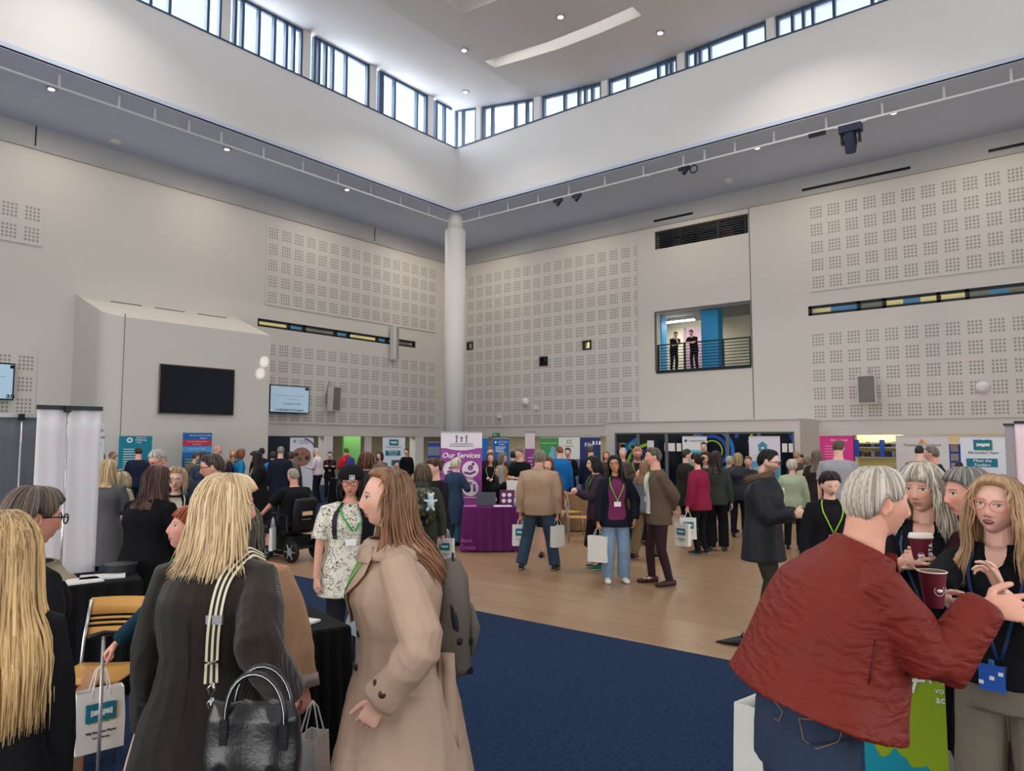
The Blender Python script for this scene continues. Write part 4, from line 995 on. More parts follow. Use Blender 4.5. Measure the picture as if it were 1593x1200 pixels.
        for k in range(ns):
            ph = r.rand() * 2 * PI; lm = .8 + .24 * r.rand(); P = path(ph + (r.rand() - .5) * .1, th * (.75 + .5 * r.rand()), lm)
            if not long_: e_ = s.hc + (P - s.hc) * .955; q_ = np.linspace(0, 1, len(P))[:, None] ** 1.3; P = P * (1 - q_ * .8) + e_ * q_ * .8
            st_ = int(len(P) * r.rand() * .35); P = res(P[st_:], 12 if long_ else 8)
            # strands drift sideways, the ends stray a little
            u = np.linspace(0, 1, len(P))[:, None]; hg = long_ and len(path(ph, th, lm)) > 14; P = P + (r.rand(3) - .5) * u ** 1.5 * (.05 if hg else .008) * np.array([1, 1, .3]) * (1 + wave * 20) + np.sin(u * (5 + 6 * r.rand()) + r.rand() * 6) * (r.rand(3) - .5) * .012 * (1 if hg else .15)
            w_ = (.0016 + .0022 * r.rand()) * (1 if s.lod == 0 else 2.2); tp = np.interp(np.linspace(0, 1, len(P)), [0, .2, .75, 1], [.5, 1, 1, .15]) * w_
            v, f = tube(P, tp * 1.6, tp, 4, hint=tuple(np.cross(nrm(P[0] - hc), (0, 0, 1)) + 1e-3)); q = r.rand(); cc = c1 * (1 - q) * 1.08 + c2 * q + .04 * (r.rand() - .5) * c1
            cc = np.tile(cc, (len(v), 1))
            if ct is not None: g = np.repeat(np.linspace(st_ / 27, 1, len(P)), 4)[:, None] ** .8; cc = cc * (1 - g) + ct * (1.1 - .35 * q) * g
            Vs.append(v); Fs += [tuple(i + cnt for i in x) for x in f]; Cs.append(cc); cnt += len(v)
        o = obj(name, np.concatenate(Vs), Fs, vcol_mat('hair', .5, .1, 120, spec=.35), s.root, True, vcol=np.clip(np.concatenate(Cs), 0, 1))
        o['kind'] = 'stuff' if ns else 'part'
        if not ns: del o['kind']
        return o
    def at_head(s, p): return s.hc + s.Rh @ (np.asarray(p, float) * s.hk)
    hair_off = .034
    def bun(s, col, p=(0, -.11, .03), r=.045):
        q = s.at_head(p); d = nrm(q - s.hc); V, F = tube([q - d * r * .8, q, q + d * r * .8], [r * .8, r, r * .7], None, 14, round_=True)
        return obj('hair_bun', V, F, mat('hair_%d_%d_%d' % col, S(*col), .5, bump=.5, bscale=90), s.root, True)
    def ponytail(s, col, L=.25, p=(0, -.1, .05)):
        q = s.at_head(p); o = s.at_head((0, -.15, .05)); V, F = tube([q, o, o + np.array([0, -.01, -L * .5]), o + np.array([0, .02, -L])], [.02, .03, .035, .01], None, 12)
        return obj('ponytail', V, F, mat('hair_%d_%d_%d' % col, S(*col), .5, bump=.5, bscale=90), s.root, True)
    def glasses(s, col=(30, 28, 30), metal=False, r=.024, rim=.0022):
        mb = MB(); n = 16 if s.lod < 2 else 8; y0 = .108; rim = rim * (1 if s.lod == 0 else 1.5)
        for k in (-1, 1):
            aa = np.linspace(0, 2 * PI, n + 1)
            mb.tube([s.at_head((k * .034 + r * math.cos(a), y0 - .1 * abs(r * math.cos(a) * k + 0) * .2, .003 + r * .86 * math.sin(a))) for a in aa], rim, n=5, cap=False)
            mb.tube([s.at_head((k * (.034 + r), y0 - .004, .01)), s.at_head((k * .077, .085, .012)), s.at_head((k * .083, 0, .006))], rim * .9, n=5)
        mb.tube([s.at_head((-.034 + r, y0, .006)), s.at_head((0, y0 + .004, .009)), s.at_head((.034 - r, y0, .006))], rim, n=5)
        return mb.build('glasses', mat('specs_%d_%d_%d' % col, S(*col), .3, metal=.6 if metal else 0), s.root, True)
    # ---- garments
    def top(s, name, m, hem=.47, th=.012, flare=.0, sleeve=1.0, r=(.036, .031, .024), neck=.83, wr=.006, cuff=0.0, collar=0, parts=(), fn=None, **k):
        P = [s.torso(hem, neck, th, flare)]
        for i in (0, 1):
            if sleeve: P.append(s.arm(i, *r, upto=sleeve, cuff=cuff))
        if collar: P.append(s.collar(collar, th))
        return s.finish(name, P + list(parts), m, wr, fn=fn, **k)
    def collar(s, hh, th=.01):
        nb = s.sp(.825); u = s.up; nr_ = (.036 if s.sex == 'm' else .030) * s.H * 1.35 + th * .5
        return tube([nb - u * .03, nb + u * .005, nb + u * hh], [nr_ * 1.25, nr_ * 1.12, nr_ * 1.02], None, 20)
    def trousers(s, m, r=(.056, .041, .034), wr=.005, zcut=None, name='trousers', th=.006, hem0=.46, top_=.60, fn=None, **k):
        return s.finish(name, [s.torso(hem0, top_, th), s.leg(0, *r, zcut=zcut), s.leg(1, *r, zcut=zcut)], m, wr, fn=fn, **k)
    def skirt(s, m, hem=.25, flare=.03, name='skirt', th=.008, wr=.006):
        H = s.H; hs = np.linspace(.60, hem, 8); pts, ra, rb = [], [], []
        for h in hs:
            a, b = s.ring(max(h, .5), th); f = flare * H * max(0, (.55 - h) / (.55 - hem)); pts.append(s.sp(h) if h > .5 else s.hip + np.array([0, 0, (h - .5) * H])); ra.append(a + f); rb.append(b + f)
        return s.finish(name, [tube(pts, ra, rb, 22, hint=(1, 0, 0))], m, wr)
    def shoes(s, col=(25, 25, 28), sole=None, boot=0.0, label=None, size=1.0):
        m = mat('shoe_%d_%d_%d' % col, S(*col), .45)
        for i, k in enumerate((-1, 1)):
            a = s.an[i]; z = a[2] - .045 * s.H; L = (.155 if s.sex == 'm' else .145) * s.H * size; d = np.array([k * .12, 1, 0]); d = d / np.linalg.norm(d)
            if s.lod == 2 and s.sc < 70 and boot == 0 and False: continue
            c = lambda t, h: (a[0] + d[0] * t, a[1] + d[1] * t, z + h)
            pts = [c(-.30 * L, .045), c(-.26 * L, .045), c(-.05 * L, .05), c(.2 * L, .042), c(.45 * L, .032), c(.66 * L, .027), c(.72 * L, .024)]
            ra = np.array([.022, .03, .033, .036, .042, .034, .018]); rb = np.array([.028, .042, .046, .04, .03, .024, .014])
            V, F = tube(pts, ra * s.H / 1.7, rb, 12, hint=(1, 0, 0), power=2.4); V[:, 2] = np.maximum(V[:, 2], z + .006)
            o = obj('shoe', V, F, m, s.root, True)
            if label: o['label'] = label
            if sole:
                V2 = V.copy(); V2[:, 2] = np.clip(V2[:, 2], z, z + .022); V2[:, :2] = (V2[:, :2] - V2[:, :2].mean(0)) * 1.05 + V2[:, :2].mean(0)
                obj('sole', V2, F, mat('sole_%d_%d_%d' % sole, S(*sole), .6), o, True)
            if boot: MB().tube([a + np.array([0, 0, -.02]), a + (s.kn[i] - a) * boot], [.042, .05], n=12).build('boot_shaft', m, o, True)
    def patch(s, name, pts, m, th=.014, w=None, thick=.003, parent=None, fold=0):
        """sheet on the torso: rows of (h, ang0, ang1)"""
        n = 7; G = []
        for (h, a0, a1) in pts:
            for t in np.linspace(0, 1, n): G.append(s.surf(a0 + (a1 - a0) * t, h, th))
        G = np.array(G); nu = len(pts); c = np.array([s.sp(p[0]) for p in pts]).repeat(n, 0); D = G - c; D[:, 2] = 0; D /= np.linalg.norm(D, axis=1, keepdims=True) + 1e-9
        V = np.concatenate([G + D * thick, G]); k = nu * n; F = grid_faces(nu, n) + [tuple(i + k for i in f)[::-1] for f in grid_faces(nu, n)]
        e = [i for i in range(n)] ; 
        def rim(seq):
            for a, b in zip(seq, seq[1:]): F.append((a, a + k, b + k, b))
        rim([i * n for i in range(nu)]); rim([i * n + n - 1 for i in range(nu)][::-1]); rim(list(range(n))[::-1]); rim([(nu - 1) * n + i for i in range(n)])
        return obj(name, V, F, m, parent or s.root, True)
    def vfront(s, m, top=.825, bot=.60, w0=.5, w1=.08, th=.016, name='shirt_front', parent=None):
        """inner garment showing in an open front"""
        hs = np.linspace(top, bot, 9); return s.patch(name, [(h, -(w0 + (w1 - w0) * ((top - h) / (top - bot))), w0 + (w1 - w0) * ((top - h) / (top - bot))) for h in hs], m, th)
    def lanyard(s, col=(110, 200, 70), badge=True, drop=.655, th=.022, w=.012, logo=None, bcol=(225, 222, 216), off=0.0):
        m = mat('lanyard_%d_%d_%d' % col, S(*col), .6); mb = MB()
        for k in (-1, 1):
            hs = np.linspace(.838, drop, 9); pts = [s.surf(k * np.interp(h, [drop, .80, .838], [.04, .62, 1.05]) + off, h, th if h < .82 else th * .9) for h in hs]
            mb.tube(pts, w * .5, .0012 if s.lod == 0 else .002, 6, hint=(1, 0, 0))
        o = mb.build('lanyard', m, s.root, True)
        if badge:
            p = s.surf(off, drop, th + .006); MB().box((p[0], p[1] + .003, p[2] - .055), (.09, .004, .062)).build('badge', mat('badge_%d_%d_%d' % bcol, S(*bcol), .4), o)
            MB().box((p[0], p[1] + .003, p[2] - .014), (.012, .006, .03)).build('badge_clip', M_chrome, o)
        return o
def backpack(p, label, col, h=.44, w=.30, d=.16, straps=True, pattern=None, mid=.70, col2=None, off=.0, sink=0.0):
    """worn on the back of person p"""
    c = p.sp(mid); a, b = p.ring(.72, .03); base = np.array([off, -(b + d * .42 - sink), 0]) + c
    t = thing('backpack', label, 'backpack', (0, 0, 0), 0)
    t.matrix_world = p.root_matrix()
    V, F = tube([(0, 0, -h / 2), (0, 0, -h * .42), (0, 0, 0), (0, 0, h * .36), (0, 0, h * .5)], np.array([.38, .5, .5, .44, .2]) * w, np.array([.38, .5, .5, .42, .2]) * d, 18, hint=(1, 0, 0), power=3)
    m = pattern or mat('pack_%d_%d_%d' % col, S(*col), .8, bump=.4, bscale=60, var=.15); m2 = mat('pack_trim_%d_%d_%d' % (col2 or col), S(*(col2 or tuple(int(c * .6) for c in col))), .7)
    obj('pack_body', V + base, F, m, t, True)
    V, F = tube([(0, -d * .5, -h * .34), (0, -d * .56, -h * .1), (0, -d * .5, h * .06)], np.array([.3, .38, .3]) * w, np.array([.1, .2, .1]) * d, 14, hint=(1, 0, 0), power=3); obj('front_pocket', V + base, F, m, t, True)
    MB().tube([base + np.array([-.03, 0, h * .48]), base + np.array([0, 0, h * .56]), base + np.array([.03, 0, h * .48])], .006, n=6).build('grab_handle', m2, t)
    if straps:
        for k in (-1, 1):
            pts = [p.sp(.80) + np.array([k * .07, -b, .0]), p.sp(.835) + np.array([k * .082, -.01, .022]), p.surf(k * .85, .79, .03), p.surf(k * 1.1, .72, .032), p.surf(k * 1.7, .66, .035)]
            MB().tube(pts, .022, .006, 8, hint=(1, 0, 0)).build('strap', m2, t, True)
    return t
def _rm(p): return Matrix.Translation(p.root.location) @ Matrix.Rotation(p.rz, 4, 'Z')
Person.root_matrix = _rm
def P2W(p, v): return np.array(_rm(p) @ Vector([float(x) for x in v]))

from mathutils.bvhtree import BVHTree
def stick(p, o, pxs, off=.006):
    """local points of person p on the surface of its garment o seen at the given pixels"""
    me = o.data; bv = BVHTree.FromPolygons([v.co for v in me.vertices], [tuple(q.vertices) for q in me.polygons]); Mi = _rm(p).inverted(); c = Mi @ Vector([float(x) for x in CAM]); out = []; last = 2.0
    for px, py in pxs:
        d = (Mi.to_3x3() @ Vector([float(x) for x in ray(px, py)])).normalized(); h = bv.ray_cast(c, d)
        if h[0] is not None: last = h[3]; n = h[1]; n = n if n.dot(d) < 0 else -n; out.append((np.array(h[0] + n * off), np.array(n)))
        else: out.append((np.array(c + d * last), np.array(-d)))
    return out
# ================================================================== FOREGROUND PEOPLE
def pt(p, px, py, s=None):
    """local point of person p seen at pixel (px, py), at the person's own distance (or where a metre spans s pixels)"""
    sc = s or p['sc']; d = ray(px, py); q = CAM + d * ((1123.6 / sc) / (d @ Fv)); return q
def loc(P, q): return np.array(_rm(P).inverted() @ Vector([float(x) for x in q]))
def near(px, ytop, sc, face, **k):
    """target points given as world points are turned into the person's frame"""
    P = at_scale(px, sc, ytop + 20); v = P[:2]; az = math.atan2(v[1], v[0]); rz = az + PI + math.radians(face) - PI / 2
    M = (Matrix.Translation(P) @ Matrix.Rotation(rz, 4, 'Z')).inverted(); H = k.get('H') or EYE - (ytop - 686.5) / sc
    if k.get('sit'): H = k['sit']
    def cv(t):
        if t is None: return None
        x, y, s_ = t; d = ray(x, y); q = CAM + d * ((1123.6 / s_) / (d @ Fv)); return tuple(np.array(M @ Vector([float(c) for c in q])) / H)
    if 'hpx' in k: k['hands'] = tuple(cv(t) for t in k.pop('hpx'))
    return Person(px, ytop, sc, face, **k)
def near_local(px, ytop, sc, face, H, t):
    P = at_scale(px, sc, ytop + 20); az = math.atan2(P[1], P[0]); M = (Matrix.Translation(P) @ Matrix.Rotation(az + PI + math.radians(face) - PI / 2, 4, 'Z')).inverted(); d = ray(t[0], t[1]); q = CAM + d * ((1123.6 / t[2]) / (d @ Fv)); return np.array(M @ Vector([float(c) for c in q])) / H
def button(parent, p, n, r=.011, col=(60, 44, 34)):
    n = nrm(n); p = np.asarray(p, float)
    return MB().tube([p - n * .002, p + n * .003, p + n * .005], [r, r, r * .8], n=14).build('button', mat('button_%d_%d_%d' % col, S(*col), .3), parent, True)
def ribbon(name, pts, w, m, parent, th=.002, hint=(1, 0, 0), n=6): return MB().tube(pts, w / 2, th, n, hint=hint).build(name, m, parent, True)
def sheet(name, rows, m, parent, th=.004, smooth=True):
    """thick sheet from a grid of points"""
    G = np.array(rows, float); nu, nv = G.shape[:2]; V = G.reshape(-1, 3)
    a = np.gradient(G, axis=0).reshape(-1, 3); b = np.gradient(G, axis=1).reshape(-1, 3); N = np.cross(a, b); N /= np.linalg.norm(N, axis=1, keepdims=True) + 1e-9
    V2 = np.concatenate([V + N * th / 2, V - N * th / 2]); k = nu * nv; F = [f for f in grid_faces(nu, nv)] + [tuple(i + k for i in f)[::-1] for f in grid_faces(nu, nv)]
    def rim(q):
        for x, y in zip(q, q[1:]): F.append((y, x, x + k, y + k))
    rim([i * nv for i in range(nu)][::-1]); rim([i * nv + nv - 1 for i in range(nu)]); rim(list(range(nv))); rim([(nu - 1) * nv + i for i in range(nv)][::-1])
    return obj(name, V2, F, m, parent, smooth)
def folds(amp, k, p, z0=.52, ph=0.0):
    """long folds that deepen towards the hem"""
    def f(V, F):
        N = normals(V, F); c = p.hip; a = np.arctan2(V[:, 0] - c[0], V[:, 1] - c[1]); u = np.clip((z0 * p.H - V[:, 2]) / (.25 * p.H), 0, 1.6)
        return V + N * (amp * u * (np.sin(a * k + ph + 1.5 * np.sin(a * 2 + ph)) + .5 * np.sin(a * k * 1.7 + 2)))[:, None]
    return f
# ---- woman in the beige trench coat
def trench_woman():
    p = near(630, 729, 390, -90, name='person', label='woman in a belted beige trench coat with auburn hair, standing in profile facing left', w=1.06, dp=1.22, head=(7, -2, 0),
             hpx=((592, 1088, 432), None), elbows=((-.9, -1, -.2), None), curl=(.6, .4), skin=(228, 178, 156), lips=(186, 112, 104), brow=(110, 80, 60), hd=((0, .6, -1), None))
    M_t = mat('trench_beige', S(178, 150, 130), .55, bump=.12, bscale=500, var=.04, vscale=6, spec=.35)
    coat = p.top('coat', M_t, hem=.24, th=.026, flare=.052, r=(.043, .040, .031), wr=.013, fn=folds(.009, 7, p, .56), neck=.825, cuff=.006)
    # collar, standing fall and lapel
    H = p.H
    rows = [[p.surf(a, h, o) for a in np.linspace(-PI, PI, 25)] for h, o in ((.845, .030), (.838, .046), (.822, .052), (.806, .044))]
    sheet('collar', [r[3:-3] for r in rows], M_t, coat, .004)
    for k in (-1, 1):
        R_ = []
        for t in np.linspace(0, 1, 8):
            h = .825 - .16 * t; a0 = k * (.50 - .42 * t); wd = .50 * math.sin(min(t * 1.25 + .22, 1) * PI * .9) * (1 - t * .35) + .03
            R_.append([p.surf(a0 + k * wd * u, h, .034 + .012 * u) for u in np.linspace(0, 1, 5)])
        sheet('lapel', R_, M_t, coat, .004)
        R_ = [[p.surf(k * a, h, .048 + .004 * i) for a in np.linspace(.42, .95, 5)] for i, h in enumerate((.832, .816, .802))]
        sheet('collar_tip', R_, M_t, coat, .004)
    p.vfront(mat('green_scarf_print', S(90, 170, 70), .6, bump=.3, bscale=80, var=.5, vscale=30), .82, .68, .42, .05, .028, 'scarf')
    p.lanyard((110, 220, 80), badge=False, drop=.69, th=.04, w=.022)
    # placket edge, buttons, belt, cuff strap, back flap
    M_seam = mat('trench_seam', S(150, 122, 104), .6)
    for ang, h in ((-.42, .645), (-.42, .575), (-.42, .50)):
        q = p.surf(ang, max(h, .5), .034); 
        q = q + np.array([0, .0, 0]); button(coat, q, nrm(q - p.sp(h)) * np.array([1, 1, 0]), .014)
    hs = np.linspace(.60, .628, 3); rows = [[p.surf(a, h, .040) for a in np.linspace(.9, 2 * PI - 1.35, 30)] for h in hs]; sheet('belt', rows, M_t, coat, .005)
    q = p.surf(PI + .9, .61, .045); 
    for k in (0, 1): sheet('belt_end', [[q + np.array([-.012 * k, -.02 - .01 * k, 0]) + np.array([.0, (-.02 if k else .03) * t - .03, -.34 * t]) + np.array([0, w_, 0]) for w_ in (-.022, .022)] for t in np.linspace(0, 1, 6)], M_t, coat, .004)
    d = nrm(p.wr[0] - p.el[0]); c = p.wr[0] - d * .055; x = nrm(np.cross(d, (0, 0, 1))); y = np.cross(d, x)
    rows = [[c + d * t + (x * math.cos(a) + y * math.sin(a)) * .0625 for a in np.linspace(0, 2 * PI, 18)] for t in (-.014, .014)]; sheet('cuff_strap', rows, M_t, coat, .005)
    out = nrm(np.array([-1, .25, .15])); button(coat, c + nrm(out - d * (out @ d)) * .066, out, .014); o2 = nrm(np.array([-.3, 1, 0])); button(coat, c + nrm(o2 - d * (o2 @ d)) * .066, o2, .012)
    # seam of the sleeve head and pocket welt
    for i in (0,):
        mb = MB(); aa = np.linspace(-1.2, 1.6, 9)
    p.hair((134, 104, 80), 'long', .43, fringe=-.45, vol=.85, strands=1100, col2=(80, 60, 46), tips=(150, 104, 74), back=.05, tuck=.5)
    V = [p.at_head((-.084, -.008, -.035))]; MB().tube([V[0] + np.array([0, 0, .004]), V[0] - np.array([0, 0, .004])], .0045, n=8).build('earring', mat('gold', S(210, 160, 90), .3, metal=.9), p.root, True)
    p.trousers(cloth(40, 42, 50), wr=.003, th=.002); p.shoes((40, 34, 30))
    b = backpack(p, 'grey canvas backpack with black straps on the back of the trench coat woman', (96, 88, 80), h=.42, w=.30, d=.14, mid=.67, sink=.05, straps=False, col2=(30, 30, 34))
    c = p.sp(.67) + np.array([0, -(p.ring(.72, .03)[1] + .01), 0])
    MB().tube([c + np.array([-.14, .03, -.06]), c + np.array([-.148, -.02, -.07]), c + np.array([-.1, -.068, -.085]), c + np.array([0, -.074, -.09])], .014, .004, 8, hint=(0, 0, 1)).build('compression_strap', mat('strap_black', S(26, 26, 30), .6), b, True)
    MB().box(c + np.array([-.06, -.078, -.09]), (.04, .02, .035)).build('buckle', M_black, b); MB().box(c + np.array([-.06, -.06, -.2]), (.03, .03, .025)).build('buckle', M_black, b)
    MB().tube([c + np.array([-.125, .02, .12]), c + np.array([-.15, .0, 0]), c + np.array([-.125, -.02, -.17])], .012, .004, 8, hint=(0, 1, 0)).build('side_strap', mat('strap_black', S(26, 26, 30), .6), b, True)
    return p
trench_woman()
# ---- blonde woman in brown corduroy, back to us
def corduroy(name, col):
    m = mat(name, col, .9, spec=.1, sheen=.3); t = m.node_tree; N = t.nodes; L = t.links; b = N['Principled BSDF']
    tc = N.new('ShaderNodeTexCoord'); wv = N.new('ShaderNodeTexWave'); wv.bands_direction = 'X'; wv.inputs['Scale'].default_value = 55; wv.inputs['Distortion'].default_value = .6; wv.inputs['Detail'].default_value = 1
    L.new(tc.outputs['Object'], wv.inputs['Vector']); bp = N.new('ShaderNodeBump'); bp.inputs['Strength'].default_value = .5; bp.inputs['Distance'].default_value = .004
    L.new(wv.outputs['Fac'], bp.inputs['Height']); L.new(bp.outputs['Normal'], b.inputs['Normal']); return m
def blonde():
    p = near(332, 746, 430, 155, label='woman with shoulder-length blonde hair in a dark brown corduroy coat, back to camera', w=.97, dp=1.15, head=(-50, 2, 0),
             hpx=(None, (446, 1078, 430)), elbows=(None, (.15, -1, -.1)), skin='pink', curl=(.4, .5), lean=2)
    M_c = corduroy('corduroy_brown', S(42, 35, 30))
    coat = p.top('coat', M_c, hem=.22, th=.03, flare=.06, r=(.047, .044, .036), wr=.008, fn=folds(.006, 5, p, .56), neck=.83, cuff=.004)
    rows = [[p.surf(a, h, o) for a in np.linspace(.7, 2 * PI - .7, 21)] for h, o in ((.842, .028), (.836, .044), (.820, .046))]; sheet('collar', rows, M_c, coat, .006)
    MB().tube([p.surf(PI, h, .032) for h in np.linspace(.80, .5, 9)], .0025, n=5).build('back_seam', mat('seam_dark', S(40, 32, 26), .9), coat, True)
    p.hair((226, 204, 168), 'bob', .34, fringe=.3, vol=1.25, strands=1500, col2=(160, 130, 92), tips=(232, 204, 160), back=.03, tuck=.28)
    p.trousers(cloth(30, 28, 30), wr=.002, th=.002); p.shoes((24, 20, 20))
    # black handbag carried on the striped strap
    P0 = P2W(p, (0, 0, 0)); m = M_leather = mat('black_leather', S(26, 25, 28), .32, bump=.12, bscale=90, spec=.5)
    bw = thing('handbag', 'black leather handbag with striped webbing strap on the blonde woman\'s hip', 'handbag', (0, 0, 0)); bw.matrix_world = _rm(p)
    def W(px, py, s): return loc(p, CAM + ray(px, py) * ((1123.6 / s) / (ray(px, py) @ Fv)))
    c = W(392, 1150, 525); r = nrm(W(450, 1150, 520) - W(330, 1140, 520)); f = np.cross(r, (0, 0, 1)); u = np.array([0, 0, 1])
    parts = [tube([c + u * z_ + r * x_ for z_, x_ in ((-.17, 0), (-.15, 0), (-.05, .0), (.06, 0), (.105, 0))], [.12, .14, .142, .132, .115], [.05, .062, .055, .038, .016], 24, hint=r, power=3.2)]
    V, F = solid(parts, .006, 4); N = normals(V, F); V = V + N * (.006 * (1 - np.abs(vnoise(V * np.array([14, 14, 8]), 4)) * 2))[:, None]; obj('bag_body', V, F.tolist(), m, bw, True)
    for k, o_ in ((0, .035), (1, -.035)):
        aa = np.linspace(0, PI, 15); pts = [c + r * (.085 * math.cos(a) + .02) + u * (.05 + .145 * math.sin(a) ** .8) + f * (o_ if o_ * 1 else 0) for a in aa]
        h = MB().tube(pts, .0085, n=8).build('bag_handle', m, bw, True)
        MB().tube([q + f * (.0088 * (1 if (f @ nrm(-_v(p))) > 0 else -1)) for q in pts], .001, n=4).build('stitching', M_wtxt, h, True)
        for e in (pts[0], pts[-1]): MB().box(e - u * .02 + f * .004, (.022, .022, .07)).build('handle_tab', m, h)
    MB().tube([c - r * .125 + u * .10 - f * 0, c - r * .11 + u * .06, c + r * .0 + u * .085, c + r * .11 + u * .1], .0045, n=6).build('zip', M_chrome, bw, True)
    M_str = bpy.data.materials.new('striped_webbing'); t = nt(M_str); b = t.nodes['Principled BSDF']; at = t.nodes.new('ShaderNodeVertexColor'); at.layer_name = 'Col'; t.links.new(at.outputs['Color'], b.inputs['Base Color']); b.inputs['Roughness'].default_value = .8
    SP = stick(p, coat, [(382, 868), (372, 874), (362, 884), (352, 898), (344, 916), (338, 938), (334, 962), (331, 990), (330, 1012), (329, 1034)], .008)
    path = [p.sp(.80) + np.array([.15, .06, .05]), p.sp(.815) + np.array([.115, -.0, .062])] + [q[0] for q in SP] + [W(328, 1062, 485)]
    P_ = np.array(path); d = np.concatenate([[0], np.cumsum(np.linalg.norm(np.diff(P_, axis=0), axis=1))]); tt = np.linspace(0, d[-1], 46); P_ = np.stack([np.interp(tt, d, P_[:, i]) for i in range(3)], 1)
    for _ in range(3): P_[1:-1] = (P_[:-2] + P_[1:-1] * 2 + P_[2:]) / 4
    V = []; C = []; fr = [-1, -.62, -.6, -.2, -.18, .18, .2, .6, .62, 1]; cs = [0, 0, 1, 1, 0, 0, 1, 1, 0, 0]; cr = np.array(S(226, 216, 186)); ck = np.array(S(30, 28, 26))
    cs = [1, 1, 0, 0, 1, 1, 0, 0, 1, 1]
    for i in range(len(P_)):
        T = nrm(P_[min(i + 1, len(P_) - 1)] - P_[max(i - 1, 0)]); out = nrm(P_[i] - p.sp(.74)) if i > 8 else nrm(P_[i] - p.sp(.79)); x = nrm(np.cross(T, out)); o2 = np.cross(x, T)
        for q, cc in zip(fr, cs): V.append(P_[i] + x * q * .021 + o2 * .004); C.append(cr if cc else ck)
    n = len(V); V2 = np.array(V); nv = len(fr); F = grid_faces(len(P_), nv); V3 = []
    Vb = np.array(V) * 1.0
    for i in range(len(P_)):
        out = nrm(P_[i] - p.sp(.74)); Vb[i * nv:(i + 1) * nv] -= out * .004
    F = F + [tuple(i + n for i in f_)[::-1] for f_ in grid_faces(len(P_), nv)]
    obj('shoulder_strap', np.concatenate([V2, Vb]), F, M_str, bw, True, vcol=np.array(C + C))
    q = P_[24]; MB().box(q, (.056, .014, .03)).build('strap_slider', M_chrome, bw)
    for j, a_ in enumerate((.0, .045)): MB().tube([P_[-1] - u * a_ + r * .008, P_[-1] - u * (a_ + .025) + r * .012, P_[-1] - u * (a_ + .045), P_[-1] - u * (a_ + .02) - r * .01, P_[-1] - u * a_ + r * .008], .004, n=6).build('clip', M_chrome, bw, True)
    return p
def _v(p): d = loc(p, CAM) ; d[2] = 0; return -nrm(d)
blonde()
def camel():
    p = near(384, 782, 335, -25, label='woman in a camel coat standing half hidden behind the blonde woman', w=1.1, dp=1.15, hpx=((474, 1070, 345), None), curl=(.8, .4), skin='pink', head=(0, 5, 0), elbows=((-.5, -.9, 0), None))
    coat = p.top('coat', cloth(176, 138, 108), hem=.34, th=.024, flare=.03, r=(.044, .041, .034), wr=.006, collar=.03)
    d = nrm(p.wr[0] - p.el[0]); MB().tube([p.wr[0] - d * .05, p.wr[0] + d * .004], .066, n=16).build('turned_cuff', cloth(150, 138, 130), coat, True)
    p.hair((112, 106, 90), 'long', .3, wave=.006, strands=300, col2=(70, 68, 58)); p.trousers(cloth(40, 38, 40), wr=.002); p.shoes()
    return p
camel_p = camel()
def ginger():
    p = near(312, 788, 300, -75, label='woman with cropped ginger hair and a pinkish raincoat, face tilted up behind the blonde woman', w=1.1, dp=1.2, head=(0, -16, 0), hpx=(None, (166, 1018, 300)), elbows=(None, (.4, -.4, -.8)), curl=(.3, .9), skin='pink', open_=.005, lips=(190, 90, 84), palm=(None, (0, 0, -1)))
    M_r = cloth(196, 168, 156); coat = p.top('coat', M_r, hem=.15, th=.024, flare=.06, r=(.046, .04, .032), wr=.008, fn=folds(.01, 6, p), sleeve=.55)
    p.vfront(cloth(22, 62, 74), .82, .45, .5, .55, .034, 'teal_jumper'); p.hair((176, 96, 66), 'short', fringe=.5, vol=1.1, strands=250, col2=(120, 60, 44))
    p.finish('sleeve', [p.arm(1, .036, .032, .026)], cloth(22, 50, 66), .005); p.trousers(cloth(96, 110, 128), wr=.003); p.shoes((60, 60, 64))
    MB().tube([p.surf(-.3, .83, .03), p.surf(-.5, .82, .045), p.surf(-1.3, .815, .05)], .012, .004, 6, hint=(0, 0, 1)).build('shoulder_tab', mat('strap_dark', S(60, 54, 54), .7), coat, True)
    p.lanyard((60, 170, 70), drop=.62, th=.045)
    return p
ging = ginger()
def far_left():
    p = near(2, 803, 520, 178, label='woman with very long straight blonde hair at the left edge, back to camera', w=.82, dp=1.0, skin='fair', hands=((-.105, .03, .46), (.105, .03, .46)))
    p.top('jacket', cloth(22, 22, 26), hem=.42, th=.014, flare=.02, r=(.036, .032, .026), collar=.02)
    p.hair((206, 174, 128), 'long', .60, vol=1.5, strands=1700, col2=(120, 92, 64), tips=(222, 184, 128), back=.05); p.trousers(cloth(24, 24, 28), wr=.002); p.shoes()
    p = near(22, 762, 400, 118, label='woman with grey-brown hair and dark glasses at the left edge, facing the banners', w=1.1, dp=1.2, skin='pink', head=(-12, 6, 0), hpx=(None, (60, 1030, 400)), elbows=(None, (1, -.5, -.2)))
    p.top('jacket', cloth(20, 20, 24), hem=.45, th=.024, flare=.03, r=(.044, .04, .032), collar=.02); p.hair((112, 98, 86), 'short', fringe=.1, vol=1.6, strands=900, col2=(66, 56, 50)); p.glasses((24, 22, 26), r=.023, rim=.003)
    p.patch('scarf', [(.83, -1.6, 1.6), (.815, -1.7, 1.7), (.79, -1.5, 1.5)], cloth(150, 140, 120), .04, thick=.012); p.trousers(cloth(24, 24, 28), wr=.002); p.shoes()
far_left()
